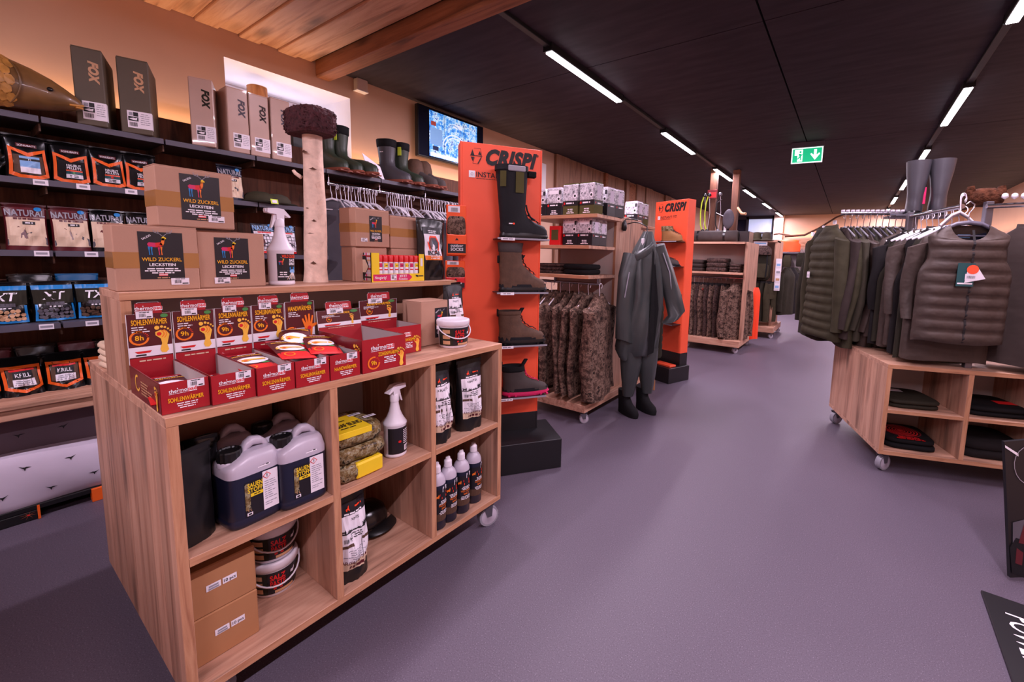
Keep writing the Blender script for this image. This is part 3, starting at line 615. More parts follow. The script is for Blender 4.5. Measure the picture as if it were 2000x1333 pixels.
def warmer_box(label, loc, w, d, h, title, hrs, kind='foot', hh=.141, price=True, qr=True, contents=True, dark=False, tilt=0):
    t = thing('warmer_box', label, 'display box', loc, RZ)
    mb = MB(); e = .0022; Rr = 'red_dark' if dark else 'red'
    mb.box(0, w, 0, e, 0, h, Rr); mb.box(0, e, e, d, 0, h, 'red_dark'); mb.box(w - e, w, e, d, 0, h, 'red_dark'); mb.box(0, w, d - e, d, 0, h, Rr); mb.box(e, w - e, e, d - e, 0, .003, 'grey_plastic')
    mb.build('tray', t)
    mb = MB(); mb.box(e, e * 1.4, e, d - e, .003, h - .001, 'board_grey'); mb.build('inner_lining', t); mb = MB(); mb.box(w - e * 1.4, w - e, e, d - e, .003, h - .001, 'board_grey'); mb.build('inner_lining', t)
    yb = d - .003; H0 = h + hh
    FB = lambda a, b, o: (a, yb - .0015 - o + tilt * (b - h), b)
    mb = MB(); tabw = w * .58
    out = [(0, 0), (w, 0), (w, H0), (w / 2 + tabw / 2, H0), (w / 2 + tabw / 2, H0 + .026), (w / 2 + tabw / 2 - .006, H0 + .032), (w / 2 - tabw / 2 + .006, H0 + .032), (w / 2 - tabw / 2, H0 + .026), (w / 2 - tabw / 2, H0), (0, H0)]
    n = len(out); vs = [FB(p[0], p[1], 0) for p in out] + [FB(p[0], p[1], -.002) for p in out]
    mb.add(vs, [tuple(range(n)), tuple(range(2 * n - 1, n - 1, -1))] + [(i, i + n, (i + 1) % n + n, (i + 1) % n) for i in range(n)], 'white_print')
    mb.build('header_card', t)
    mb = MB(); F = FB; q = .0012
    mb.poly(F, [(p[0] + (q if p[0] < w / 2 else -q), p[1]) for p in out], 'wine', .0006)
    mb.rect(F, q, w - q, 0, h + hh * .12, 'red', .001); mb.rect(F, q, w - q, h + hh * .14, h + hh * .34, 'paper', .001)
    mb.poly(F, [(w * .2, H0), (w * .8, H0), (w * .79, H0 + .03), (w * .21, H0 + .03)], 'red', .001)
    thermo_brand(mb, F, w / 2, H0 + .011, min(.0125, w * .105), .002)
    mb.text(F, title, w * .5, h + hh * .78, hh * .105, 'gold_text', .002, maxw=w * .8, bold=.04)
    mb.lines(F, w * .1, w * .52, h + hh * .745, 3, hh * .045, hh * .02, 'white_print', .002, 3, 'l')
    if kind == 'hand':
        dial(mb, F, w * .2, h + hh * .24, hh * .15, hrs); P = [(-.2, -.5), (.12, -.5), (.16, -.1), (.42, .06), (.38, .14), (.14, .08), (.2, .5), (.13, .52), (.06, .16), (.04, .6), (-.04, .6), (-.05, .16), (-.14, .56), (-.21, .53), (-.15, .12), (-.28, .40), (-.34, .36), (-.22, -.05)]
        mb.poly(F, P, 'foot_orange', .002, hh * .5, w * .80, h + hh * .38); mb.ell(F, w * .80, h + hh * .33, .007, .007, 'red_bright', .0026)
    else:
        dial(mb, F, w * .25, h + hh * .52, hh * .145, hrs); foot(mb, F, w * .78, h + hh * .46, hh * .56)
    mb.poly(F, [(0, 0), (w * .38, 0), (w * .33, -.006), (w * .06, -.006)], 'red_bright', .002, 1, w * .13, h + hh * .255); mb.lines(F, w * .15, w * .45, h + hh * .19, 1, .01, hh * .03, 'ink', .002, 5, 'l')
    mb.ell(F, w * .84, H0 - .008, w * .09, .0055, 'green_leaf', .002); mb.lines(F, w * .12, w * .9, h + hh * .07, 1, .01, hh * .025, 'cream', .002, 9)
    mb.build('header_print', t)
    if price: sticker(t, FB, w * .40, H0 - .003, w * .37, .020, 4, .0026)
    mb = MB(); F = flat(0)
    mb.rect(F, .0005, w - .0005, .0005, h - .0005, Rr, .0005)
    thermo_brand(mb, F, w * .44, h * .66, min(h * .13, w * .098))
    if kind == 'toe':
        mb.text(F, title, w * .60, h * .45, h * .11, 'gold_text', .002, maxw=w * .52, bold=.04); dial(mb, F, w * .24, h * .27, h * .2, hrs); foot(mb, F, w * .87, h * .32, h * .6); mb.lines(F, w * .46, w * .76, h * .40, 4, h * .055, h * .03, 'white_print', .002, 6)
    else:
        mb.text(F, title, w * .5, h * .36, h * .135, 'gold_text', .002, maxw=w * .74, bold=.04); mb.lines(F, w * .28, w * .76, h * .30, 3, h * .07, h * .032, 'white_print', .002, 6)
    mb.build('front_print', t); mb = MB()
    G = side_l(0); mb.rect(G, -d + .004, -.001, .001, h - .001, 'red_dark', .0005); foot(mb, G, -d * .10, h * .45, h * .8); mb.arc(G, -d * .72, h * .55, h * .22, h * .30, 70, 330, 'foot_yellow', .001, 10); mb.lines(G, -d * .6, -d * .25, h * .7, 5, h * .1, h * .05, 'tan', .001, 3, 'l')
    mb.build('side_print', t); mb = MB(); G = side_r(w); mb.rect(G, .001, d - .004, .001, h - .001, Rr, .0003); foot(mb, G, d * .2, h * .42, h * .62, 'foot_yellow', .001); mb.lines(G, d * .4, d * .8, h * .7, 4, h * .12, h * .05, 'white_print', .001, 3, 'l')
    mb.build('side_print', t)
    if qr: sticker(t, flat(0), w * .72, h * .87, w * .36, h * .26, 8)
    return t
def warmer_packet(label, loc, rot, w=.094, L=.21, th=.012, seed=1):
    t = thing('warmer_packet', label, 'packet', loc, 0); t.rotation_euler = rot
    def F(a, b, o):
        u = 2 * a / w; v = 2 * b / L
        return (a, b, th / 2 * max(0, 1 - u ** 4) ** .6 * max(0, 1 - v ** 4) ** .7 * (1 + .18 * sin(5 * v + seed)) + .0008 + o)
    mb = MB(); n = 12
    mb.rect(F, -w / 2, w / 2, -L / 2, L / 2, 'wine', 0, n, 16, True)
    mb.rect(lambda a, b, o: (a, b, -F(a, b, o)[2] * .4), -w / 2, w / 2, -L / 2, L / 2, 'red', 0, n, 16, True)
    mb.build('foil', t)
    mb = MB(); G = lambda a, b, o: F(a, b, o + .001)
    mb.rect(G, -w / 2, w / 2, -L / 2, -L * .22, 'red_bright', .0002, 6, 5); mb.rect(G, -w / 2, w / 2, L * .40, L / 2, 'red', .0002, 6, 2)
    mb.ell(G, 0, -.0, w * .42, w * .40, 'white_print', .0006, 18); foot(mb, lambda a, b, o: G(-b * .9 - .004, a * .9, o), 0, 0, w * .88, 'foot_yellow', .0014)
    mb.text(G, 'SOHLENWARMER', 0, L * .27, w * .11, 'gold_text', .001, maxw=w * .85, bold=.03); mb.text(G, 'thermopad', 0, L * .35, w * .09, 'white_print', .001, maxw=w * .5, bold=.03)
    mb.ell(G, w * .25, -w * .42, w * .10, w * .07, 'green_leaf', .001); mb.arc(G, -w * .2, -L * .33, w * .12, w * .17, 0, 360, 'foot_orange', .001, 12)
    mb.build('printed_face', t)
    mb = MB()
    for s in (-1, 1):
        b = s * L / 2; pts = []
        for k in range(13): pts.append((-w / 2 + w * k / 12, b + s * (.003 if k % 2 else 0)))
        for i in range(12): mb.add([(pts[i][0], b - s * .002, .001), (pts[i + 1][0], b - s * .002, .001), (pts[i + 1][0], pts[i + 1][1], .001), (pts[i][0], pts[i][1], .001)], [(0, 1, 2, 3)], 'red')
    mb.build('serrated_edge', t)
    return t
def spray_bottle(label, loc, rz, label_fn, flip=1):
    t = thing('spray_bottle', label, 'bottle', loc, rz)
    mb = MB(); mb.lathe([(.001, 0), (.037, 0), (.0415, .004), (.0415, .012), (.0405, .014), (.0405, .016), (.0415, .018), (.0415, .122), (.0435, .126), (.0435, .131), (.040, .136), (.029, .155), (.021, .176), (.016, .20), (.0135, .222), (.0135, .236)], 'white_plastic', 24); mb.build('bottle_body', t)
    mb = MB(); mb.lathe([(.0165, .214), (.0165, .240), (.013, .244)], 'white_plastic', 18); mb.build('collar', t)
    mb = MB(); f = flip; Y = .0125
    def pr(pts, y0, y1, m='white_plastic'):
        n = len(pts); pts = [(p[0] * f, p[1]) for p in pts]
        mb.loft([[(x, y0, z) for x, z in pts], [(x, y1, z) for x, z in pts]], m, smooth=False)
    pr([(-.045, .262), (-.043, .278), (-.010, .281), (.012, .279), (.036, .252), (.030, .249), (.013, .258), (.012, .240), (-.014, .240), (-.014, .258)], -Y, Y); mb.build('spray_head', t)
    mb = MB(); pr([(-.021, .258), (-.012, .258), (-.016, .238), (-.026, .212), (-.031, .208), (-.032, .212), (-.026, .232)], -.006, .006); mb.build('trigger', t)
    mb = MB(); mb.lathe([(.006, -.004), (.0075, 0), (.0075, .006)], 'white_plastic', 10)
    mb.v = [(-f * (.046 + z * .5), x, .270 + y) for x, y, z in mb.v]; mb.build('nozzle', t)
    mb = MB(); label_fn(mb, cyl(.0418)); mb.build('printed_label', t)
    return t
def lathe_bottle(label, loc, rz, seed, group=None):
    t = thing('lure_bottle', label, 'bottle', loc, rz, group)
    mb = MB(); mb.lathe([(.001, 0), (.034, 0), (.037, .004), (.037, .196)], 'navy', 20, cap1=False); mb.lathe([(.037, .196), (.0365, .205), (.031, .222), (.022, .234), (.015, .239), (.0145, .248)], 'translucent', 20, cap0=False); mb.build('bottle_body', t)
    mb = MB(); mb.lathe([(.0165, .243), (.0165, .266), (.015, .270), (.012, .272), (.010, .276), (.0095, .283)], 'white_plastic', 18); mb.lathe([(.0172, .243), (.0172, .247)], 'white_plastic', 18); mb.build('cap', t)
    mb = MB(); F = cyl(.0374); s = .058
    mb.rect(F, -s, s, .045, .178, 'label_black', .0003, 14, 1)
    mb.rect(F, -s, s, .04, .072, 'leather_brown', .0006, 14, 1); mb.lines(F, -.018, .028, .160, 1, .01, .010, 'red_bright', .0014, seed + 5); mb.lines(F, -.012, .028, .145, 1, .01, .010, 'flame_orange', .0014, seed + 9)
    mb.lines(F, -.022, .03, .128, 3, .006, .003, 'white_print', .0014, seed)
    mb.text(F, 'WILD ZUCKERL', .004, .103, .009, 'foot_orange', .0014, maxw=.05, bold=.02); mb.text(F, 'SALZ', .004, .090, .008, 'foot_orange', .0014, maxw=.03, bold=.03)
    mb.lines(F, -.024, .03, .083, 3, .006, .0028, 'white_print', .0014, seed + 2)
    mb.poly(F, [(-.4, -.1), (-.2, .2), (.1, .2), (.3, .6), (.4, .2), (.3, -.3), (0, -.2), (-.3, -.4)], 'foot_orange', .0014, .02, -.026, .148); mb.build('printed_label', t)
    sticker(t, F, .006 + .004 * seed, .176, .028, .022, seed, .0016)
    return t
def jerrycan(label, loc, rz, front=True):
    t = thing('jerrycan', label, 'canister', loc, rz)
    W, D = .138, .118; NQ = 28
    def ring(z, w, d, cx=0, cy=0, p=5.0):
        out = []
        for k in range(NQ):
            a = 2 * pi * k / NQ; c, s = cos(a), sin(a)
            out.append((cx + w / 2 * abs(c) ** (2 / p) * (1 if c > 0 else -1), cy + D / 2 + d / 2 * abs(s) ** (2 / p) * (1 if s > 0 else -1), z))
        return out
    mb = MB(); mb.loft([ring(0, W * .90, D * .90), ring(.006, W * .98, D * .98), ring(.012, W, D), ring(.026, W, D), ring(.028, W * .985, D * .985), ring(.031, W, D), ring(.150, W, D)], 'navy', cap1=False)
    mb.loft([ring(.150, W, D), ring(.168, W, D), ring(.180, W * .96, D * .96), ring(.196, W * .74, D * .86, .012), ring(.206, W * .55, D * .7, .02), ring(.208, W * .40, D * .6, .024)], 'translucent', cap0=False)
    mb.build('canister_body', t)
    mb = MB(); mb.loft([[(x, D / 2 + y * .8, z + zz) for y, zz in ((-.016, 0), (.016, 0), (.018, .012), (.012, .022), (-.012, .022), (-.018, .012))] for x, z in ((-.012, .188), (-.002, .206), (.014, .216), (.036, .212), (.052, .196), (.060, .168))], 'translucent'); mb.build('handle', t)
    mb = MB(); cx, cy = -.040, D / 2; mb.lathe([(.030, .176), (.030, .190), (.026, .193)], 'translucent', 20, cx=cx, cy=cy); mb.build('neck', t)
    mb = MB()
    n = 30; mb.loft([[(cx + (r + (.0012 if k % 2 and r > .02 else 0)) * cos(2 * pi * k / n), cy + (r + (.0012 if k % 2 and r > .02 else 0)) * sin(2 * pi * k / n), z) for k in range(n)] for r, z in ((.0285, .188), (.0285, .216), (.027, .220), (.023, .220), (.021, .216), (.001, .215))], 'black_plastic', smooth=False); mb.build('screw_cap', t)
    mb = MB(); F = flat(0); a0, am, a1 = -.034, .012, .052
    mb.rect(F, a0, am, .030, .132, 'label_black', .0006); mb.rect(F, am, a1, .030, .146, 'paper', .0006)
    mb.text(F, 'SAUEN', a0 + .026, .114, .0125, 'yellow', .0014, maxw=.038, bold=.05); mb.text(F, 'STOFF', a0 + .026, .099, .0125, 'yellow', .0014, maxw=.038, bold=.05); mb.rect(F, a0 + .014, am, .086, .096, 'yellow', .0012); mb.lines(F, a0 + .018, am - .004, .093, 1, .01, .003, 'ink', .002, 4)
    mb.rect(F, a0, a0 + .013, .05, .128, 'camo_leaf', .0010); mb.text(F, '5 L', a0 + .010, .046, .006, 'tan', .0014); mb.rect(F, a0 + .003, a0 + .017, .033, .042, 'paper', .0012); mb.lines(F, a0 + .004, a0 + .016, .040, 1, .01, .005, 'ink', .002, 4)
    x, z = am + .011, .132
    for r, m, o in ((.011, 'red_bright', .0012), (.0085, 'white_print', .0018)): mb.poly(F, [(-r, 0), (0, -r), (r, 0), (0, r)], m, o, 1, x, z)
    mb.rect(F, x - .001, x + .001, z - .002, z + .006, 'ink', .0024); mb.rect(F, x - .001, x + .001, z - .005, z - .003, 'ink', .0024)
    mb.lines(F, am + .004, a1 - .003, .116, 9, .0065, .0022, 'grey_plastic', .0012, 5, 'l'); mb.lines(F, am + .004, a1 - .003, .052, 2, .0065, .0022, 'grey_plastic', .0012, 6, 'l'); mb.build('printed_label', t)
    sticker(t, lambda a, b, o: (a, .004 - o + (b - .17) * .35, b), .018, .172, .032, .018, 3)
    return t
def bucket(label, loc, rz, handle='down', s=1.0):
    t = thing('bucket', label, 'bucket', loc, rz); h = .112 * s; r0, r1 = .060 * s, .067 * s
    mb = MB(); mb.lathe([(.001, .002), (r0 - .003, 0), (r0, .003), (r1, h)], 'white_plastic', 28); mb.build('bucket_body', t)
    mb = MB(); mb.lathe([(r1 + .001, h - .016 * s), (r1 + .004, h - .014 * s), (r1 + .005, h + .004), (r1 + .003, h + .010), (r1 - .004, h + .011), (r1 - .007, h + .007), (.001, h + .007)], 'white_plastic', 28); mb.build('lid', t)
    rr = r1 + .007
    mb = MB(); pts = []
    for k in range(15):
        a = pi * k / 14
        if handle == 'down': pts.append((-rr * cos(a), -rr * sin(a) * .98 - .002, h - .02 - .048 * s * sin(a)))
        else: pts.append((-rr * cos(a) , -rr * sin(a) * .75, h - .018 - .055 * s * sin(a)))
    mb.tube(pts, .0028, 'white_plastic', 6); mb.lathe([(.006, h - .030), (.006, h - .014)], 'white_plastic', 8, cx=-rr + .002); mb.lathe([(.006, h - .030), (.006, h - .014)], 'white_plastic', 8, cx=rr - .002); mb.build('carrying_handle', t)
    mb = MB(); rl = (r0 + r1) / 2 + .0018
    F = lambda a, b, o: ((r0 + (r1 - r0) * b / h + .001 + o) * sin(a / rl), -(r0 + (r1 - r0) * b / h + .001 + o) * cos(a / rl), b)
    L = .105 * s; mb.rect(F, -L, L, .012 * s, h - .022 * s, 'label_black', .0004, 24, 1); q = .021 * s
    mb.rect(F, -L, -L + .075 * s, .012 * s, h - .022 * s, 'olive_dark', .0008, 8, 1)
    for i in range(3):
        mb.rect(F, -.078 * s, -.044 * s, (.018 + .024 * i) * s, (.034 + .024 * i) * s, 'tan', .0012, 4, 1)
    mb.text(F, 'SALZ', .0, .062 * s, q * .85, 'red_bright', .0014, maxw=.044 * s, bold=.06); mb.text(F, 'PASTE', .0, .040 * s, q * .85, 'red_bright', .0014, maxw=.044 * s, bold=.06); mb.lines(F, -.02 * s, .02 * s, .034 * s, 1, .01, .007 * s, 'red_bright', .0014, 3)
    mb.rect(F, -.01 * s, .05 * s, .014 * s, .023 * s, 'tan', .0012, 6, 1); mb.poly(F, [(-.3, -.2), (-.25, .2), (.2, .2), (.4, .6), (.45, .2), (.2, -.3)], 'paper', .0012, .022 * s, .046 * s, .065 * s); mb.build('printed_label', t)
    return t
# ================================================================= things on and in the front cabinet
Z1 = RZ1 + .0003
carton('lick_box', 'cardboard salt lick box at the left end of the riser, bottom of the pyramid', (-1.700, .366, Z1), RZ, .186, .10, .188, tape=(.066, .112), lick=(.008, .103, .098, .138), stick=(.045, .026, .042, .020))
carton('lick_box', 'cardboard salt lick box with dented lower edge beside the white spray bottle', (-1.726, .557, Z1), RZ, .186, .10, .182, lick=(-.002, .096, .094, .138), stick=(-.033, .024, .042, .020))
carton('lick_box', 'cardboard salt lick box lying on top of two others left of the birch log', (-1.704, .466, Z1 + .1915), RZ + .03, .190, .10, .176, tape=(.058, .104), lick=(.010, .092, .098, .138), stick=(.046, .030, .042, .020))
def salt_spray(mb, F):
    mb.rect(F, -.034, .042, .018, .116, 'label_black', .0003, 10, 1); mb.text(F, 'WILD ZUCKERL', .012, .102, .0105, 'flame_orange', .0012, maxw=.060, bold=.03)
    deer(mb, F, -.020, .086, .024, .0012); mb.text(F, 'SALZ', .018, .088, .009, 'white_print', .0012, maxw=.026, bold=.05); mb.text(F, 'SPRAY', .018, .075, .009, 'white_print', .0012, maxw=.028, bold=.05)
    mb.lines(F, -.032, .002, .050, 3, .008, .0035, 'white_print', .0012, 4); 
    for k in range(7): mb.poly(F, [(-.0015, 0), (.0015, 0), ((k - 3) * .006 + .001, -.026), ((k - 3) * .006 - .001, -.026)], 'white_print' if k % 2 else 'cream', .0012, 1, .017 + (k - 3) * .001, .048)
    mb.ell(F, .017, .052, .012, .008, 'light_blue', .0014); mb.rect(F, .006, .028, .058, .068, 'blue', .0012)
spray_bottle('white trigger spray bottle with black label standing on the riser left of the birch log', (-1.760, .715, Z1), RZ + .12, salt_spray, 1)
# birch log with a salt lick on top
t = thing('birch_log', 'upright birch log standing on the riser under a brown salt lick', 'log', (-1.856, .885, Z1), .3)
mb = MB(); R_ = random.Random(7); rings = []; nb = 28
for j in range(33):
    z = .592 * j / 32; r = .039 + .004 * sin(z * 9) + (.006 * max(0, 1 - z / .05)); cx = .006 * sin(z * 5); cy = .012 * (z - .3) 
    rings.append([(cx + r * (1 + .03 * sin(3 * a + z * 20) + R_.uniform(-.012, .012)) * cos(a), cy + r * (1 + .03 * sin(2 * a + z * 13)) * sin(a), z) for a in [2 * pi * k / nb for k in range(nb)]])
mb.loft(rings, 'birch'); mb.build('trunk', t)
BF = lambda a, b, o: (.006 * sin(b * 5) + (.042 + o) * sin(a / .042 - .1), .012 * (b - .3) - (.042 + o) * cos(a / .042 - .1), b)
mb = MB()
for a, b, w, h in ((.006, .52, .020, .012), (.036, .455, .018, .010), (-.034, .43, .010, .008), (.010, .30, .010, .004), (-.016, .27, .008, .008), (.034, .25, .012, .01), (-.018, .13, .008, .006), (.03, .08, .014, .012), (-.02, .37, .014, .003), (.02, .20, .018, .003)):
    mb = MB(); mb.poly(BF, [(-w * .8, 0), (-w * .3, h * .25), (0, h * .7), (w * .3, h * .3), (w * .8, -.1 * h), (w * .2, -h * .4), (-w * .4, -h * .2)], 'bark_dark', .0022, 1, a, b); mb.build('bark_knot', t)
mb = MB(); mb.tube([(-.036, -.02, .425), (-.055, -.03, .440), (-.064, -.032, .452)], .008, 'birch', 7, r1=.006); mb.build('branch_stub', t)
mb = MB()
for a, b in ((.045, .33), (.047, .27), (.05, .16), (.044, .40)): mb.add([BF(a, b, .001), BF(a + .012, b + .01, .016), BF(a + .006, b - .016, .002)], [(0, 1, 2)], 'birch')
mb.build('bark_curl', t)
t = thing('salt_lick', 'brown granular salt lick block on top of the birch log', 'salt lick', (-1.858, .885, Z1 + .5935), .1)
mb = MB(); R_ = random.Random(3); nb = 44; rings = []
for j, (q, z) in enumerate(((.30, .0), (.90, .001), (.97, .012), (.99, .04), (1.0, .07), (.97, .088), (.90, .096), (.6, .097), (.1, .097))):
    rings.append([(.098 * q * abs(cos(a)) ** .55 * (1 if cos(a) > 0 else -1) * (1 + R_.uniform(-.02, .02)), .070 * q * abs(sin(a)) ** .55 * (1 if sin(a) > 0 else -1) * (1 + R_.uniform(-.02, .02)), z + R_.uniform(-.0015, .0015) * (0 if j == 0 else 1)) for a in [2 * pi * k / nb for k in range(nb)]])
mb.loft(rings, 'salt', smooth=False); mb.build('block', t)
mb = MB()
for k in range(120):
    a = R_.uniform(0, 2 * pi); q = R_.uniform(.2, .95); x, y = .095 * q * cos(a), .066 * q * sin(a); e = R_.uniform(.0015, .004)
    mb.box(x - e, x + e, y - e, y + e, .096, .097 + e * 1.4, 'salt')
for k in range(240):
    a = R_.uniform(0, 2 * pi); c, s = cos(a), sin(a); x, y = .098 * abs(c) ** .55 * (1 if c > 0 else -1), .070 * abs(s) ** .55 * (1 if s > 0 else -1); z = R_.uniform(.008, .088); e = R_.uniform(.001, .0024)
    mb.box(x - e, x + e, y - e, y + e, z - e, z + e, 'salt')
o = mb.build('grains', t); o['kind'] = 'stuff'
# boxes right of the log
carton('lick_box', 'cardboard salt lick box lying on its side, lower row directly behind the yellow balm display', (-1.780, 1.088, Z1), RZ, .15, .115, .150, stick=None)
carton('lick_box', 'cardboard box in the lower row behind the black boar pouch', (-1.782, 1.262, Z1), RZ, .15, .115, .148)
carton('lick_box', 'upper cardboard salt lick box right of the birch log with tape and black label', (-1.770, 1.092, Z1 + .1535), RZ + .05, .165, .12, .164, tape=(.062, .100), lick=(.012, .080, .062, .112), stick=(-.046, .030, .030, .016))
carton('lick_box', 'upper cardboard box with brown tape, half hidden behind the black boar pouch', (-1.790, 1.268, Z1 + .1515), RZ, .16, .11, .150, tape=(.055, .095))
# yellow counter display with lip balms
t = thing('balm_display', 'yellow and pink counter display box with white lip balms on the riser', 'display box', (-1.720, 1.046, Z1), RZ)
W, D, H = .278, .115, .128
mb = MB(); e = .003; mb.box(0, e, 0, D, 0, H, 'fabric_white'); mb.box(W - e, W, 0, D, 0, H, 'yellow'); mb.box(0, W, D - e, D, 0, H, 'yellow'); mb.box(e, W - e, e, D - e, 0, e, 'yellow')
mb.box(0, W, 0, e, 0, .036, 'yellow'); mb.box(0, .040, 0, e, .036, H, 'yellow'); mb.box(W - .030, W, 0, e, .036, H, 'yellow'); mb.box(e, W - e, .03, .034, .036, H * .94, 'red_bright'); mb.build('tray', t)
mb = MB(); F = flat(0)
mb.rect(F, .010, .19, .004, .034, 'magenta', .001); mb.poly(F, [(0, -.015), (.018, 0), (0, .015)], 'magenta', .001, 1, .19, .019); mb.text(F, 'Neugierig?', .045, .014, .012, 'white_print', .0018, maxw=.055, bold=.02); mb.text(F, 'JETZT', .158, .020, .0105, 'white_print', .0018, maxw=.04, bold=.04); mb.text(F, 'PROBIEREN', .158, .007, .0075, 'white_print', .0018, maxw=.046, bold=.02)
mb.poly(F, [(-.018, -.002), (-.004, -.006), (-.004, .003), (-.018, .006)], 'ink', .001, 1, .245, .024); mb.lines(F, .243, .270, .026, 1, .01, .005, 'ink', .001, 2); mb.rect(F, W - .024, W - .012, .07, .108, 'paper', .001)
G = side_l(0); hexp = [(-.045, .085), (-.020, .115), (.02, .115), (.045, .085), (.045, .05), (0, .006), (-.045, .05)]
for i in range(6): mb.rect(G, -D + i * D / 6, -D + i * D / 6 + D / 12, 0, H, ('salt', 'red', 'tan', 'olive', 'magenta', 'cream')[i], .0006)
for i in range(7): mb.rect(G, -D, 0, i * H / 7, i * H / 7 + H / 18, ('tan', 'olive', 'fabric_white', 'red', 'fabric_white', 'tan', 'red')[i], .001)
mb.poly(G, [(-.045, .06), (-.022, .106), (.022, .106), (.045, .06), (0, .004)], 'ink', .0014, 1, -D / 2, .008); mb.poly(G, [(-.040, .060), (-.019, .090), (.019, .090), (.040, .060), (.022, .034), (-.022, .034)], 'cream', .0018, 1, -D / 2, .008); mb.build('side_print', t)
sticker(t, flat(0), .108, .020, .030, .026, 5, .0024)
bx = 1
for i in range(8):
    b = thing('lip_balm', 'white lip balm tube with red cap, %s from the left in the yellow display' % ORD[i], 'lip balm', (-1.720 - .018, 1.046 + .052 + i * .0268, Z1 + .0035), RZ)
    mb = MB(); mb.lathe([(.012, 0), (.012, .082), (.0105, .083), (.0105, .086)], 'white_plastic', 12); mb.build('tube', b); mb = MB(); mb.lathe([(.012, .086), (.012, .112), (.010, .116)], 'red_bright', 12); mb.build('cap', b)
    mb = MB(); F = cyl(.0121); mb.rect(F, -.010, .010, .062, .080, 'yellow' if i % 2 else 'magenta', .0003, 4, 1); mb.rect(F, -.010, .010, .048, .054, 'red_bright', .0003, 4, 1); mb.lines(F, -.007, .007, .072, 1, .01, .004, 'ink', .001, i); mb.build('printed_label', b)
# black boar pouch
def boar(mb, F):
    mb.rect(F, -.062, .048, .100, .255, 'paper', .0002, 6, 8); mb.rect(F, -.062, .048, .100, .122, 'foot_orange', .0008, 6, 1); mb.rect(F, -.064, .05, .228, .262, 'label_black', .0008, 6, 1)
    mb.poly(F, [(-.25, .5), (.25, .5), (.5, .1), (.42, -.35), (0, -.55), (-.42, -.35), (-.5, .1)], 'flame_orange', .001, .082, -.006, .178); mb.poly(F, [(-.2, .4), (.2, .4), (.4, .1), (.32, -.3), (0, -.45), (-.32, -.3), (-.4, .1)], 'wine', .0014, .082, -.006, .178)
    mb.poly(F, [(-.3, -.1), (-.2, .3), (.1, .35), (.3, .1), (.3, -.2), (0, -.4)], 'navy', .0018, .075, -.004, .18); mb.text(F, 'BOAR', -.006, .125, .020, 'ink', .0016, maxw=.088, bold=.06); mb.lines(F, -.05, .04, .118, 2, .008, .004, 'white_print', .0016, 3); mb.lines(F, -.05, .04, .246, 2, .009, .004, 'white_print', .0016, 3)
pouch('boar_pouch', 'large glossy black stand-up pouch with wild boar label on the riser', (-1.765, 1.395, Z1), RZ + .08, .185, .305, .075, 'pouch_black', boar, 5)
# warmers on the cabinet top
Z2 = UZ1 + .0006
warmer_box('red foot warmer box with 8h dial, leftmost on the cabinet', (-1.350, .2745, Z2), .093, .285, .077, 'SOHLENWÄRMER', '8h')
warmer_box('open half-empty red foot warmer box, second from the left on the cabinet', (-1.340, .3695, Z2), .0965, .290, .078, 'SOHLENWÄRMER', '9h')
warmer_box('red foot warmer box with packet inside, third from the left on the cabinet', (-1.333, .4675, Z2), .0955, .295, .079, 'SOHLENWÄRMER', '9h')
warmer_box('red foot warmer box with a packet sticking out, fourth from the left on the cabinet', (-1.330, .5645, Z2), .097, .297, .080, 'SOHLENWÄRMER', '9h', dark=False)
warmer_box('red foot warmer box just left of the wide toe warmer box', (-1.328, .6635, Z2), .097, .299, .080, 'HANDWÄRMER', '12h', 'hand', price=False, hh=.145)
warmer_box('wide red toe warmer box with 9h dial at the front edge of the cabinet', (-1.3235, .7665, Z2), .166, .29, .114, 'ZEHENWÄRMER', '9h', 'toe', hh=.070, price=True, qr=False, tilt=.15)
warmer_box('wide red toe warmer box half hidden right behind the front toe warmer box', (-1.470, .9405, Z2), .170, .17, .114, 'ZEHENWÄRMER', '9h', 'toe', hh=.095, price=True, qr=False, dark=False)
for i, (x, y, z, rx, ry, rz, lb) in enumerate((
    (-1.482, .322, .030, .10, .0, 1.45, 'foot warmer packet lying inside the leftmost red box'), (-1.50, .418, .012, .05, 0, 1.6, 'dark foot warmer packet at the bottom of the half-empty box'), (-1.490, .515, .062, .06, .0, 1.45, 'foot warmer packet lying in the third red box'),
    (-1.474, .613, .087, .10, .10, 1.42, 'foot warmer packet sticking out of the fourth red box'), (-1.480, .712, .088, .13, .10, 1.30, 'foot warmer packet lying crosswise on the box left of the toe warmers'), (-1.565, .668, .100, .32, .15, 1.2, 'foot warmer packet standing tilted behind the other packets'))):
    warmer_packet(lb, (x, y, Z2 + z), (rx, ry, rz), seed=i)
carton('lick_box', 'small cardboard salt lick box on the cabinet top behind the white bucket', (-1.530, 1.232, Z2), RZ + .03, .150, .13, .196, lick=(.034, .098, .072, .135), stick=None)
carton('flat_carton', 'long low cardboard carton at the rear of the cabinet top under the riser', (-1.765, .90, Z2), RZ, .30, .14, .155, 'cardboard_dark', flap=True)
carton('flat_carton', 'low cardboard carton under the riser behind the small salt lick box', (-1.770, 1.165, Z2), RZ, .20, .14, .165, 'cardboard_dark')
pouch('herb_bag', 'black herb bag with white label on the right rear corner of the cabinet top', (-1.562, 1.362, Z2), RZ + .1, .130, .265, .085, 'pouch_matte', herb_label('PASSTIT', -.006, .085, .05, .235, False), 9)
pouch('herb_bag', 'plain black bag right behind the labelled herb bag on the cabinet', (-1.60, 1.412, Z2), RZ + .5, .13, .272, .05, 'pouch_black', None, 12)
bucket('white lidded bucket of salt paste on the right end of the cabinet top', (-1.450, 1.266, Z2), RZ - .25, 'down', 1.0)
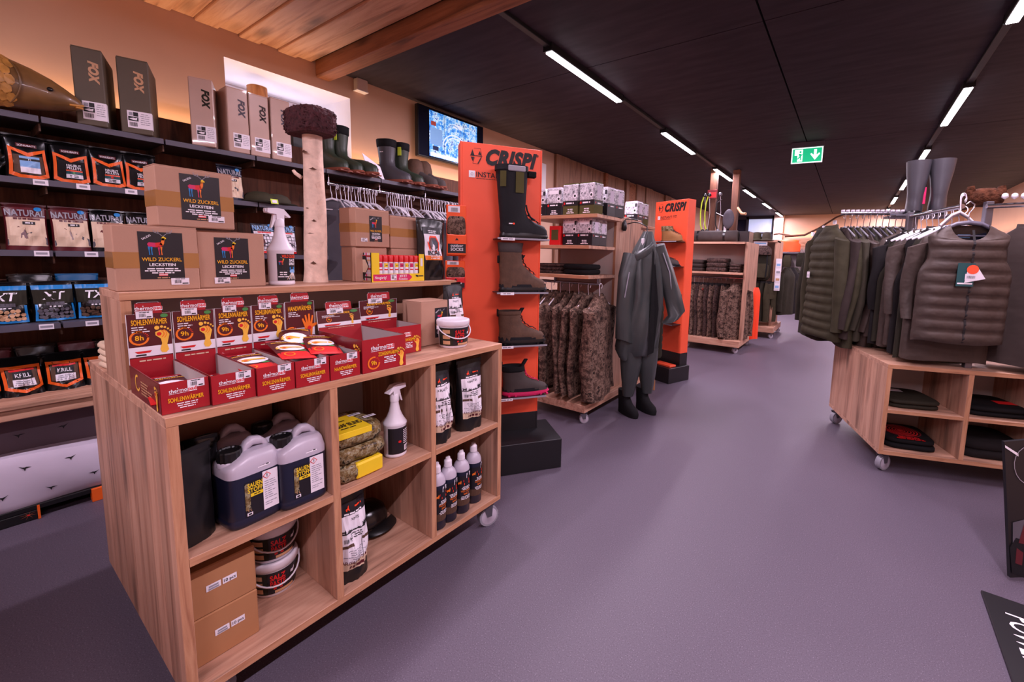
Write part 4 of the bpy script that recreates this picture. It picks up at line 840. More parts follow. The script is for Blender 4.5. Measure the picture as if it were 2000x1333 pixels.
t = thing('folded_cloth', 'stack of folded beige cloth behind the riser at the left end', 'cloth', (-2.02, .33, Z2), .1)
for i in range(4):
    mb = MB(); z = i * .022
    mb.loft([[(.055 * q * abs(cos(a)) ** .4 * (1 if cos(a) > 0 else -1) + .002 * i, .055 * q * abs(sin(a)) ** .4 * (1 if sin(a) > 0 else -1), z + zz + .002 * sin(3 * a + i)) for a in [2 * pi * k / 20 for k in range(20)]] for q, zz in ((.9, .001), (1, .007), (1, .014), (.92, .0205))], 'cream'); mb.build('folded_layer', t)
# ---- cells
ZS, ZB = .5176, UZ0 + UT + .0006
pouch('black_bag', 'tall plain black bag at the left of the jerrycan cell', (-1.395, .335, ZS), RZ + .45, .095, .262, .040, 'pouch_matte', None, 21, wr=.6)
pouch('black_bag', 'plain black bag standing deeper in the jerrycan cell', (-1.475, .372, ZS), RZ, .080, .255, .050, 'pouch_black', None, 22)
jerrycan('dark blue jerrycan with black cap, front left in the upper left cell', (-1.352, .463, ZS), RZ + .10)
jerrycan('dark blue jerrycan with black cap, front right in the upper left cell', (-1.338, .5845, ZS), RZ)
j = jerrycan('jerrycan at the back left of the upper left cell, behind the front canister', (-1.502, .455, ZS), RZ + .05)
jerrycan('jerrycan at the back right of the upper left cell, behind the front canister', (-1.488, .590, ZS), RZ)
carton('flat_carton', 'brown carton lying at the back of the jerrycan cell', (-1.66, .475, ZS), RZ, .30, .12, .285, 'cardboard_dark', flap=True)
def pcs(t, dx):
    for k, s in ((-1, '1001'), (1, '10 pcs')):
        mb = MB(); F = flat(-.0006); a = .0 + k * .0185 + dx; mb.rect(F, a - .0165, a + .0165, .068, .086, 'paper', .0008); mb.text(F, s, a, .0725, .009, 'ink', .0016, maxw=.027, bold=.02) if k > 0 else mb.lines(F, a - .013, a + .013, .082, 2, .007, .005, 'grey_plastic', .0016, 5); mb.build('count_sticker', t)
t = carton('shipping_carton', 'brown shipping carton on the floor of the lower left cell, bottom of two', (-1.394, .384, ZB), RZ, .152, .17, .141, 'kraft', flap=False); pcs(t, .006)
t = carton('shipping_carton', 'brown shipping carton stacked on another in the lower left cell', (-1.396, .384, ZB + .1415), RZ, .152, .17, .141, 'kraft', flap=False); pcs(t, -.006)
bucket('white bucket with salt paste label, bottom of the stack in the lower left cell', (-1.560, .566, ZB), RZ - .2, 'down', 1.0)
bucket('white bucket with salt paste label, on top of the stack in the lower left cell', (-1.562, .568, ZB + .1205), RZ - .1, 'down', 1.0)
def leaf_pack(label, loc, rz, w, d, h, sleeve, seed):
    t = thing('leaf_blind_package', label, 'package', loc, rz); R = random.Random(seed); n = 30; rings = []
    for j, (q, z) in enumerate(((.80, 0), (.96, .12), (1.0, .38), (1.0, .62), (.95, .88), (.80, 1.0))):
        rings.append([(w / 2 * q * abs(cos(a)) ** .45 * (1 if cos(a) > 0 else -1) + R.uniform(-.0025, .0025), d / 2 + d / 2 * q * abs(sin(a)) ** .45 * (1 if sin(a) > 0 else -1) + R.uniform(-.0025, .0025), z * h + R.uniform(-.002, .002) * (j > 0)) for a in [2 * pi * k / n for k in range(n)]])
    mb = MB(); mb.loft(rings, 'camo_leaf'); mb.build('folded_netting', t)
    if sleeve == 'top':
        mb = MB(); F = lambda a, b, o: (a, b, h + .001 + o); x0, x1 = -w * .46, w * .20
        mb.box(x0, x1, -.0015, d * .8, h - .02, h + .002, 'yellow', .001); mb.text(F, '3D LEAF BLIND', (x0 + x1) / 2, d * .22, .030, 'ink', .0025, maxw=(x1 - x0) * .92, bold=.04); mb.lines(F, x0 + .02, x1 - .02, d * .16, 1, .01, .006, 'ink', .0025, 3); mb.lines(F, x0 + .02, x1 - .04, d * .50, 1, .01, .006, 'ink', .0025, 6); mb.build('paper_sleeve', t)
        for k, (a, b) in enumerate(((.045, d * .62), (.075, d * .38), (.01, d * .74))):
            mb = MB(); G = lambda p, q, o: (p, q, h + .0035 + o); mb.rect(G, a - .022, a + .022, b - .01, b + .01, 'paper', 0); mb.lines(G, a - .018, a + .018, b + .003, 1, .01, .005, 'ink', .0008, 2); mb.build('price_sticker', t)
    elif sleeve == 'front':
        mb = MB(); x0, x1 = -w * .16, w * .40; mb.box(x0, x1, -.002, d * .7, .003, h * .96, 'yellow', .006); mb.build('paper_sleeve', t)
    return t
leaf_pack('camouflage leaf blind package with yellow sleeve on its front, bottom of the pile of three', (-1.345, .776, ZS), RZ + .05, .185, .22, .062, 'front', 1)
leaf_pack('camouflage leaf blind package in plain foil, middle of the pile of three', (-1.350, .782, ZS + .0625), RZ, .19, .22, .052, None, 2)
leaf_pack('camouflage leaf blind package with yellow printed top, uppermost of the pile', (-1.358, .776, ZS + .115), RZ - .03, .19, .22, .060, 'top', 3)
def back_label(mb, F):
    mb.rect(F, -.056, .056, .016, .118, 'label_black', .0003, 14, 1); mb.lines(F, .002, .045, .108, 8, .0075, .003, 'white_print', .0012, 4, 'l'); mb.rect(F, .006, .046, .024, .046, 'paper', .0012, 5, 1); mb.barcode(F, .012, .034, .028, .042, .002, 2); mb.ell(F, -.012, .064, .006, .005, 'red_bright', .0012)
spray_bottle('white trigger spray bottle seen from its back label beside the leaf blind packages', (-1.418, .946, ZS), RZ + .1, back_label, -1)
pouch('herb_bag', 'black herb bag with white label in the lower middle cell', (-1.395, .742, ZB), RZ + .12, .13, .335, .10, 'pouch_matte', herb_label('ANIS', .0, .108, .055, .290), 31)
t = thing('peaked_hat', 'black glossy cap lying at the back of the lower middle cell', 'cap', (-1.60, .93, ZB), RZ + .3)
mb = MB(); mb.loft([[(.085 * q * cos(a) * (1 + .04 * sin(3 * a)), .075 * q * sin(a), z) for a in [2 * pi * k / 24 for k in range(24)]] for q, z in ((.9, 0), (1, .02), (.98, .05), (.85, .08), (.55, .103), (.1, .11))], 'pouch_black'); mb.build('crown', t)
mb = MB(); mb.loft([[(.08 * sin(a) , -.05 - .07 * q * cos(a), z + .012 * cos(a)) for a in [-1.3 + 2.6 * k / 14 for k in range(15)]] for q, z in ((.3, .022), (1.0, .012), (1.02, .009), (.3, .017))], 'black_plastic', closed=False); mb.build('visor', t)
pouch('herb_bag', 'black herb bag with white label, left in the upper right cell', (-1.385, 1.128, ZS), RZ + .08, .118, .325, .10, 'pouch_matte', herb_label('KRÄUTER', .0, .102, .055, .285), 41)
pouch('herb_bag', 'black herb bag with tilted white label, right in the upper right cell', (-1.388, 1.300, ZS), RZ - .12, .128, .318, .10, 'pouch_matte', herb_label('KRÄUTER', .0, .106, .060, .280), 42, topw=1.05)
pouch('herb_bag', 'black bag standing behind and between the two herb bags', (-1.49, 1.215, ZS), RZ + .35, .12, .31, .09, 'pouch_black', lambda mb, F: (mb.rect(F, -.02, .04, .20, .25, 'paper', .0003, 4, 3), mb.lines(F, -.015, .035, .245, 4, .01, .004, 'ink', .0012, 3)), 43)
pouch('herb_bag', 'plain black bag at the far back of the upper right cell', (-1.57, 1.32, ZS), RZ - .2, .12, .32, .07, 'pouch_black', None, 44)
for i, (x, y) in enumerate(((-1.372, 1.106), (-1.376, 1.170), (-1.378, 1.247), (-1.392, 1.335))):
    lathe_bottle(('dark lure bottle partly hidden by the divider in the lower right cell', 'dark lure bottle with white cap, second of the four in the lower right cell', 'dark lure bottle with white cap, third of the four in the lower right cell', 'dark lure bottle with white cap, last on the right in the lower right cell')[i], (x, y, ZB), RZ + (.1, .05, -.2, .0)[i], i + 1)
# unseen oak unit beside the viewer, added and sized to shade the floor
t = thing('oak_counter', 'oak counter out of view beside the viewer, added to shade the floor', 'counter', (-1.45, -.86, 0))
mb = MB(); mb.box(-.93, .93, -.40, .40, .10, 1.23, 'oak_side', .003); mb.build('body', t); mb = MB(); mb.box(-.95, .95, -.42, .42, 1.23, 1.255, 'oak_x', .002); mb.build('worktop', t); mb = MB(); mb.box(-.5, .5, -.36, .36, 0, .10, 'black_metal'); mb.build('plinth', t)
# ================================================================= boots, garments, hangers
def sgn(x): return 1 if x >= 0 else -1
def ring(cx, cy, rx, ry, z, n=20, p=2.4, wob=0, ph=0, k=3):
    return [(cx + rx * abs(cos(a)) ** (2 / p) * sgn(cos(a)) * (1 + wob * sin(k * a + ph)), cy + ry * abs(sin(a)) ** (2 / p) * sgn(sin(a)) * (1 + wob * sin(k * a + ph)), z) for a in [2 * pi * i / n for i in range(n)]]
def boot(name, label, loc, rz, prof, up, sole, L=.29, W=.050, collar=None, laces=None, extra=None, sole_h=.03, group=None, cat='boot'):
    """toe to local -Y, heel at y = 0; prof = rows (z, y_toe, y_heel, half width)"""
    t = thing(name, label, cat, loc, rz, group)
    mb = MB(); rings = []
    for z, q in ((0, .95), (.006, 1.0), (sole_h * .6, .99), (sole_h, .96)):
        rings.append([(W * 1.06 * q * abs(cos(a)) ** .8 * sgn(cos(a)) * (1 - .16 * (sin(a) < 0) * 0 - .10 * abs(sin(a))), -L / 2 + (L / 2 + .006) * q * sin(a), z + (.010 * max(0, -sin(a)) ** 3 if z < .01 else 0)) for a in [2 * pi * i / 24 for i in range(24)]])
    mb.loft(rings, sole)
    for i in range(7):
        y = -.03 - i * (L - .05) / 6; mb.box(-W * .98, W * .98, y - .006, y + .006, .001, .010, sole)
    mb.build('sole', t)
    rows = [ring(0, (a + b) / 2, w, abs(b - a) / 2, z, 20, 2.3, .012, z * 60) for z, a, b, w in prof]
    mb = MB(); mb.loft(rows, up, cap1=False)
    z, a, b, w = prof[-1]; mb.loft([ring(0, (a + b) / 2, w, abs(b - a) / 2, z, 20, 2.3), ring(0, (a + b) / 2, w * .86, abs(b - a) / 2 * .86, z, 20, 2.3), ring(0, (a + b) / 2, w * .8, abs(b - a) / 2 * .8, z - .05, 20, 2.3)], 'neoprene', False); mb.build('upper', t)
    if collar:
        m, z0 = collar; rr = []
        for i in range(len(prof) - 1):
            pass
        def at(z):
            for (z1, a1, b1, w1), (z2, a2, b2, w2) in zip(prof, prof[1:]):
                if z1 <= z <= z2:
                    f = (z - z1) / (z2 - z1); return a1 + (a2 - a1) * f, b1 + (b2 - b1) * f, w1 + (w2 - w1) * f
            return prof[-1][1:]
        for z in (z0, z0 + .004, (z0 + prof[-1][0]) / 2, prof[-1][0], prof[-1][0] + .006):
            a, b, w = at(z); e = .004 if z > z0 else 0
            rr.append(ring(0, (a + b) / 2, w + e, abs(b - a) / 2 + e, z, 20, 2.3, .02, 1, 7))
        mb = MB(); mb.loft(rr, m, False, False); mb.build('collar', t)
    if laces:
        m, pts = laces; mb = MB()
        for i, (y, z, w) in enumerate(pts):
            if i + 1 < len(pts):
                y2, z2, w2 = pts[i + 1]
                for s in (-1, 1): mb.tube([(s * w, y, z), (0, (y + y2) / 2 - .006, (z + z2) / 2 + .004), (-s * w2, y2, z2)], .0024, m, 5)
        mb.build('lace', t)
    if extra: extra(t)
    return t
WELLY = [(.022, -.283, -.002, .048), (.05, -.282, 0, .049), (.075, -.265, 0, .047), (.095, -.22, 0, .045), (.115, -.165, .002, .043), (.14, -.13, .004, .043), (.19, -.122, .006, .047), (.26, -.130, .014, .055), (.34, -.134, .022, .060)]
HIKE = [(.026, -.285, -.004, .047), (.05, -.283, 0, .048), (.068, -.270, 0, .046), (.085, -.225, 0, .044), (.105, -.175, .002, .041), (.13, -.142, .004, .040), (.165, -.132, .004, .042), (.20, -.128, .006, .044)]
LOW = [(.024, -.280, -.004, .046), (.045, -.278, 0, .046), (.062, -.255, 0, .043), (.078, -.19, 0, .040), (.092, -.13, .002, .037), (.105, -.11, .004, .036)]
TALL = [(.03, -.29, -.004, .050), (.055, -.288, 0, .051), (.078, -.27, 0, .049), (.10, -.21, .002, .047), (.125, -.165, .004, .047), (.17, -.150, .006, .052), (.25, -.152, .014, .058), (.33, -.156, .022, .062), (.40, -.158, .030, .066)]
def lace_pts(prof, n, z0, z1, w=.017):
    out = []
    for i in range(n):
        z = z0 + (z1 - z0) * i / (n - 1)
        for (za, a, _b, _c), (zb, b, _d, _e) in zip(prof, prof[1:]):
            if za <= z <= zb: out.append((a + (b - a) * (z - za) / (zb - za) - .001, z + .004, w)); break
    return out
def hanger_mb(mb, m, w=.40, hook=True, flat_=.5, r=.008, z0=0):
    if hook: mb.tube([(.014 + .022 * cos(a), 0, z0 + .085 + .022 * sin(a)) for a in [radians(d) for d in range(-60, 200, 26)]] + [(-.006, 0, z0 + .055), (0, 0, z0 + .03), (0, 0, z0)], .0028, m, 5)
    for s in (-1, 1): mb.tube([(0, 0, z0), (s * w * .2, 0, z0 - .022), (s * w * .5, -.01, z0 - .085)], r, m, 6, flat=flat_)
def hanger(label, loc, rz, m='white_plastic', w=.40, bar=True, group=None, cat='hanger'):
    t = thing('clothes_hanger', label, cat, loc, rz, group)
    mb = MB(); mb.tube([(.014 + .022 * cos(a), 0, .085 + .022 * sin(a) - .115) for a in [radians(d) for d in range(-60, 200, 26)]] + [(-.006, 0, -.06), (0, 0, -.085), (0, 0, -.115)], .0028, 'chrome' if m != 'white_plastic' else m, 5); mb.build('hook', t)
    mb = MB(); hanger_mb(mb, m, w, False, z0=-.115)
    if bar: mb.tube([(-w * .47, -.008, -.195), (w * .47, -.008, -.195)], .005, m, 5)
    mb.build('shoulder_arm', t); return t
def garment(name, label, loc, rz, w=.48, h=.7, th=.10, mat='olive', sleeve=None, quilt=0, seed=1, neck=.07, hem=1.0, vest=False, collar=True, dip=0, zipm=None, tagm=None, cat='jacket', group=None, spread=.06, fold=.05, arms=1.0):
    """hangs from z = 0 (neck) down to -h; front looks to local -Y"""
    R = random.Random(seed); ph = [R.uniform(0, 6) for _ in range(5)]
    t = thing(name, label, cat, loc, rz, group); n = 36
    def hw(z):
        q = -z / h
        if q < .26: 
            pts = ((0, neck), (.03, neck * 1.25), (.07, w * .30), (.13, w * .42), (.18, w * .475), (.26, w * .46)) if not vest else ((0, neck), (.02, neck * 1.22), (.05, w * .34), (.075, w * .42), (.10, w * .43), (.20, w * .40), (.26, w * .405))
            for (a, x), (b, y) in zip(pts, pts[1:]):
                if a <= q <= b: return x + (y - x) * (q - a) / (b - a)
        k = .46 if not vest else .405; f = min(1, (q - .26) / (.5 if not vest else .16)); f = f if not vest else f * f * (3 - 2 * f)
        return w * (k + (.5 * hem - k) * f)
    def ht(z, a):
        q = -z / h; b = th / 2 * (.45 + .55 * min(1, q / .16)) * (1 + .18 * q)
        k = 1 + fold * min(1, q * 2.2) * (sin(7 * a + ph[0] + 3 * q) + .7 * sin(11 * a + ph[1]) + .5 * sin(5 * a + ph[2] - 6 * q))
        if quilt and q > .06: k *= .86 + .22 * abs(sin(pi * q * quilt)) ** .6
        return b * k
    NZ = max(16, quilt * 5 if quilt else 16); rings = []
    for j in range(NZ + 1):
        z = -h + h * j / NZ; W_ = hw(z)
        rings.append([(W_ * abs(cos(a)) ** .75 * sgn(cos(a)), ht(z, a) * abs(sin(a)) ** .8 * sgn(sin(a)), z + .006 * sin(3 * a + ph[3]) * (j == 0) - dip * max(0, 1 + z / (h * .13)) * max(0, -sin(a)) ** 1.2 * (1 if z > -h * .13 else 0)) for a in [2 * pi * i / n for i in range(n)]])
    mb = MB(); mb.loft(rings, mat, True, False); mb.build('body', t)
    if sleeve:
        for s in (-1, 1):
            mb = MB(); x = w * .43; k = 10; pts = []; 
            for i in range(k + 1):
                q = i / k; pts.append((s * (x + spread * sin(q * 2.0)), -.012 * sin(q * 5 + ph[4]) - .03 * q * q, -h * .12 - sleeve * q))
            rr = []
            for i, p in enumerate(pts):
                q = i / k; r = (.072 - .020 * q) * arms * (1 + .06 * sin(9 * q + ph[1])); rr.append([(p[0] + r * .80 * cos(a) + .003 * sin(4 * a + q * 8), p[1] + r * .62 * sin(a) * (1 + .07 * sin(3 * a + 9 * q + ph[2])) * th / .1, p[2] + (.02 * cos(a) * -s if i == 0 else 0)) for a in [2 * pi * m / 14 for m in range(14)]])
            mb.loft(rr, mat); mb.build('sleeve', t)
    if collar:
        mb = MB(); mb.loft([[(neck * 1.12 * q * cos(a), (th * .30) * q * sin(a) - .004, z - .02 * (sin(a) < -.3)) for a in [2 * pi * i / 20 for i in range(20)]] for q, z in ((1.05, -.03), (1.0, .012), (.93, .014), (.9, -.04))], mat, False, False); mb.build('collar', t)
    if zipm:
        mb = MB(); F = lambda a, b, o: (a, -ht(b, 4.712) - .0015 - o, b); mb.rect(F, -.006, .006, -h * .99, -.03, zipm, 0, 1, 24); mb.build('zip', t)
    if tagm:
        a, b, c = tagm; mb = MB(); F = lambda p, q, o: (p, -ht(-h * .4, 4.712) - .02 - o, q); mb.rect(F, a - .022, a + .022, b - .05, b, c, 0); mb.rect(F, a - .016, a + .016, b - .044, b - .02, 'paper', .001); mb.lines(F, a - .013, a + .013, b - .024, 3, .006, .002, 'ink', .002, 3); mb.tube([(a, -th / 2, b + .05), (a, -th / 2 - .02, b - .004)], .0012, 'ink', 4); mb.build('price_tag', t)
    return t
def trousers(label, loc, rz, w=.36, h=.98, th=.07, mat='camo_brown', seed=1, group=None):
    t = thing('trousers', label, 'trousers', loc, rz, group); R = random.Random(seed); p0 = R.uniform(0, 6)
    mb = MB(); mb.loft([[(w / 2 * q * abs(cos(a)) ** .7 * sgn(cos(a)), th / 2 * e * sin(a) * (1 + .08 * sin(6 * a + p0)), z) for a in [2 * pi * i / 24 for i in range(24)]] for z, q, e in ((-.30, 1.08, 1.0), (-.2, 1.06, 1.1), (-.08, .96, .9), (0, .9, .7))], mat); mb.build('waist', t)
    for s in (-1, 1):
        mb = MB(); mb.loft([[(s * w * .27 + (w * .25 * q) * cos(a) + .01 * sin(z * 8), th / 2 * sin(a) * (1 + .12 * sin(3 * a + p0 + z * 9)), z) for a in [2 * pi * i / 16 for i in range(16)]] for z, q in ((-h, .74), (-h * .85, .78), (-h * .65, .86), (-h * .45, .98), (-.27, 1.06))], mat); mb.build('trouser_leg', t)
    mb = MB(); mb.loft([[(w / 2 * .915 * abs(cos(a)) ** .7 * sgn(cos(a)), th / 2 * .78 * sin(a), z) for a in [2 * pi * i / 20 for i in range(20)]] for z in (-.035, .002)], 'dark_cloth'); mb.build('waistband', t)
    return t
def folded(label, loc, rz, w, d, h, mat, seed=1, layers=2, print_fn=None, cat='clothes', group=None):
    t = thing('folded_garment', label, cat, loc, rz, group); R = random.Random(seed)
    for i in range(layers):
        z0 = h * i / layers; hh = h / layers; mb = MB(); f = R.uniform(.96, 1.0); p = R.uniform(0, 6)
        mb.loft([ring(0, d / 2, w / 2 * f * q, d / 2 * f * q, z0 + hh * zz, 26, 5.0, .012, p) for q, zz in ((.93, .02), (1.0, .25), (1.0, .7), (.94, .95), (.5, 1.0), (.02, 1.0))], mat); mb.build('folded_layer', t)
    if print_fn:
        mb = MB(); print_fn(mb, topf(h + .0005)); mb.build('printed_motif', t)
    return t
# ================================================================= wall shelving on the left
SX, SB = -3.12, -3.44
sh = thing('shelving_unit', 'anthracite metal wall shelving along the left wall with bags and boots', 'shelving', (0, 0, 0))
bays = [-.53, -.11, .31, .733, 1.155, 1.578, 2.0, 2.42, 2.84, 3.26]
def shelf_board(y0, y1, z):
    mb = MB(); mb.box(SB + .01, SX, y0 + .004, y1 - .004, z - .024, z, 'anthracite', .002); mb.box(SX, SX + .003, y0 + .004, y1 - .004, z - .026, z + .001, 'anthracite'); mb.box(SB + .01, SX - .002, y0 + .006, y1 - .006, z - .027, z - .024, 'black_metal'); mb.build('shelf', sh)
for a, b in zip(bays, bays[1:]):
    shelf_board(a, b, 1.875)
    if b < 1.6:
        for z in (1.592, 1.267, .924): shelf_board(a, b, z)
    mb = MB(); mb.box(SB, SB + .012, a + .002, b - .002, .10, 2.053, 'back_wood', .002); mb.build('back_board', sh)
for y in bays[:-1]:
    mb = MB(); mb.box(SB + .012, SB + .022, y - .014, y + .014, .3, 1.85, 'leather_brown')
    for z in (1.875, 1.592, 1.267, .924):
        if y < 1.6 or z > 1.8: mb.box(SB + .02, SX - .03, y - .003, y + .003, z - .06, z - .026, 'leather_brown')
    mb.build('bracket', sh)
R_ = random.Random(2)
for z, ys_ in ((1.592, (.27, .40, .565, .71)), (1.267, (.25, .405)), (.924, (.24, .385))):
    for y in ys_:
        mb = MB(); F = lambda a, b, o: (SX + .0035 + o, a, b); mb.rect(F, y, y + .045, z - .026, z - .001, 'paper', .001); mb.lines(F, y + .003, y + .042, z - .008, 1, .01, .010, 'grey_plastic', .0018, int(y * 99)); mb.build('price_tag', sh)
mb = MB(); mb.tube([(-3.20, 1.62, 1.79), (-3.20, 3.3, 1.79)], .013, 'chrome', 10); mb.build('hanging_rail', sh)
for y in (1.63, 2.03, 2.47, 2.9):
    mb = MB(); mb.box(-3.214, -3.186, y - .006, y + .006, 1.775, 1.85, 'chrome', .003); mb.build('rail_hook', sh)
# timber bench below, tied to nothing
t = thing('wooden_bench', 'long pale timber bench top below the wall shelving', 'bench', (0, 0, 0))
mb = MB(); mb.box(-3.44, -3.06, -1.0, 1.6, .504, .577, 'bench_wood', .004); mb.box(-3.058, -3.045, -1.0, 1.6, .555, .5765, 'bench_wood', .004); mb.build('seat_plank', t)
for y in (-.9, .55, 1.5):
    mb = MB(); mb.box(-3.40, -3.10, y, y + .05, 0, .504, 'bench_wood', .003); mb.build('leg', t)
# ---- bags on the shelves
def pellet_bag(variant):
    def d(mb, F):
        w, h = .125, .185
        for pts in (((-.52, .10), (-.40, .02), (-.30, .16), (-.42, .20)),): pass
        o = [(-.46, .80), (0, .66), (.46, .80), (.48, .10), (.25, .03), (-.25, .03), (-.48, .10)]; i_ = [(-.38, .70), (0, .56), (.38, .70), (.39, .17), (.22, .11), (-.22, .11), (-.39, .17)]
        for k in range(7):
            p, q = o[k], o[(k + 1) % 7]; r, s = i_[(k + 1) % 7], i_[k]; mb.band(F, *[(x * w, y * h) for x, y in (p, q, r, s)], 'orange')
        mb.rect(F, -.37 * w, .37 * w, .14 * h, .60 * h, 'leather_brown' if variant == 0 else 'dark_cloth', .0003)
        if variant == 0:
            mb.rect(F, -.028, .034, .04, .105, 'light_blue', .0018, 4, 4); mb.rect(F, -.028, .034, .085, .095, 'ink', .0024, 4, 1); mb.text(F, 'F1', .003, .0865, .007, 'white_print', .003); mb.rect(F, -.028, .034, .03, .055, 'paper', .0022, 4, 1)
        else:
            mb.text(F, 'HALIBUT', .008, .083, .011, 'white_print', .0018, maxw=.05, bold=.03); mb.text(F, 'PELLETS', .008, .070, .011, 'white_print', .0018, maxw=.05, bold=.03); mb.rect(F, -.020, .036, .060, .066, 'display_orange', .0018, 4, 1); mb.rect(F, -.020, .036, .046, .060, 'teal', .0018, 4, 1); mb.ell(F, .006, .053, .005, .005, 'green_leaf' if variant == 1 else 'red_bright', .0024); mb.rect(F, -.020, .036, .028, .046, 'paper', .0018, 4, 1); mb.lines(F, -.016, .03, .042, 2, .007, .004, 'ink', .0024, 4)
        mb.rect(F, -.032, .032, .148, .164, 'wine', .001, 4, 1); mb.text(F, 'SONUBAITS', 0, .151, .0085, 'white_print', .0018, maxw=.056, bold=.02)
    return d
for i, (y, v, lb) in enumerate(((.118, 2, 'orange-edged black pellet bag at the very left of the second shelf, cut by the frame'), (.270, 0, 'orange-edged bait bag with light blue label on the second shelf'), (.402, 1, 'orange-edged halibut pellet bag with green spot on the second shelf'), (.528, 2, 'orange-edged halibut pellet bag with red spot on the second shelf'), (.648, 2, 'orange-edged pellet bag beside the topmost salt lick carton, second shelf'))):
    pouch('bait_bag', lb, (-3.215, y, 1.5928), RZ + (.0, .05, -.06, .04, -.03)[i], .135, .205, .07, 'pouch_black', pellet_bag(v), 50 + i, lean=.12)
for i, y in enumerate((.20, .36, .50)): pouch('bait_bag', 'plain dark bait bag in the back row of the second shelf, %s from the left' % ORD[i], (-3.33, y, 1.5928), RZ, .13, .215, .06, 'pouch_black', None, 60 + i)
def natural_bag(blue=False):
    def d(mb, F):
        w = .13
        mb.rect(F, -w * .46, w * .46, .02, .15, 'cream' if not blue else 'paper', .0004, 8, 8); mb.text(F, 'NATURAL', 0, .158, .028, 'light_blue' if blue else 'grey_plastic', .0012, maxw=w * .94, bold=.05)
        mb.rect(F, -w * .30, w * .34, .140, .149, 'red_bright' if blue else 'maroon', .001, 6, 1); mb.rect(F, -.012, .028, .118, .132, 'ink', .0012, 4, 1); mb.lines(F, -.01, .026, .129, 1, .01, .006, 'white_print', .002, 4)
        mb.poly(F, [(-.44, .0), (-.2, .42), (-.05, .3), (.0, 0)], 'maroon', .0012, w, 0, .055); mb.poly(F, [(-.46, .02), (.1, .30), (.46, .10), (.46, -.16), (-.46, -.18)], 'grey_cloth', .0016, w, 0, .045)
        mb.ell(F, w * .30, .192, .012, .010, 'blue', .001)
        if blue:
            for k in range(5): mb.rect(F, -w * .45, w * .45, .03 + k * .022, .033 + k * .022, 'grey_cloth', .002, 6, 1)
            for k in range(6): mb.rect(F, -w * .42 + k * .02, -.415 * w + k * .02 + .002, .03, .12, 'grey_cloth', .002, 1, 5)
            mb.rect(F, -w * .46, w * .46, .008, .022, 'red_bright', .002, 6, 1)
    return d
for i, (y, lb) in enumerate(((.10, 'brown-black fish food bag cut by the frame edge on the third shelf'), (.245, 'fish food bag with grey lettering, first whole one on the third shelf'), (.382, 'fish food bag with grey lettering, second whole one on the third shelf'), (.508, 'fish food bag behind the bottom left salt lick carton, third shelf'), (.640, 'fish food bag peeping between the salt lick cartons, third shelf'))):
    pouch('fish_food_bag', lb, (-3.22, y, 1.2678), RZ + (.05, -.04, .03, -.05, 0)[i], .132, .215, .075, 'maroon' if i < 3 else 'pouch_black', natural_bag(), 70 + i, lean=.10)
pouch('fish_food_bag', 'fish food bag standing alone at the end of the second shelf', (-3.20, 1.045, 1.5928), RZ, .13, .215, .07, 'navy', natural_bag(), 79, lean=.1)
for i, y in enumerate((1.215, 1.345)): pouch('fish_food_bag', ('blue and white fish food bag seen left of the spray bottle trigger', 'blue and white fish food bag between the spray bottle and the birch log')[i], (-3.22, y, 1.2678), RZ, .138, .20, .07, 'navy', natural_bag(True), 81 + i, lean=.1)
def boilie_bag(c, s):
    def d(mb, F):
        w = .14
        mb.rect(F, -w * .48, w * .48, .155, .175, 'blue', .001, 8, 1); mb.rect(F, -w * .48, w * .48, .088, .155, 'olive_dark', .0008, 8, 3)
        mb.text(F, s, 0, .108, .036, 'white_print', .0018, maxw=w * .8, bold=.03, shear=.2); mb.rect(F, -.03, .03, .080, .096, 'grey_cloth', .0018, 4, 1); mb.rect(F, -.04, .04, .068, .080, 'ink', .002, 4, 1); mb.lines(F, -.03, .03, .077, 1, .01, .005, 'white_print', .0026, 3)
        mb.rect(F, -w * .46, w * .46, .006, .016, 'blue', .0014, 8, 1); mb.rect(F, -w * .46, -w * .40, .01, .085, 'blue', .0014, 1, 4); mb.rect(F, w * .40, w * .46, .01, .085, 'blue', .0014, 1, 4)
        R = random.Random(len(s))
        for k in range(20):
            x = -w * .36 + (k % 7) * w * .12 + R.uniform(-.004, .004); y = .024 + (k // 7) * .017 + R.uniform(-.003, .003); mb.ell(F, x, y, .0085, .0085, c, .0018 + k * .00008, 9)
    return d
for i, (y, c, s, lb) in enumerate(((.01, 'tan', 'X1', 'boilie bag with tan balls cut by the frame, fourth shelf'), (.158, 'tan', 'XT', 'boilie bag with tan balls and blue seam, fourth shelf'), (.302, 'grey_cloth', 'XT', 'boilie bag with greyish purple balls and blue seam, fourth shelf'), (.440, 'leather_brown', 'TX', 'boilie bag with brown balls behind the cabinet edge, fourth shelf'))):
    pouch('boilie_bag', lb, (-3.215, y, .9248), RZ + (.05, -.05, .06, -.04)[i], .145, .195, .085, 'pouch_black', boilie_bag(c, s), 90 + i, lean=.12)
for i, y in enumerate((.08, .25, .40)): pouch('boilie_bag', 'dark boilie bag with blue top edge in the back row, %s from the left' % ORD[i], (-3.34, y, .9248), RZ, .15, .225, .07, 'blue' if i != 1 else 'pouch_black', None, 96 + i)
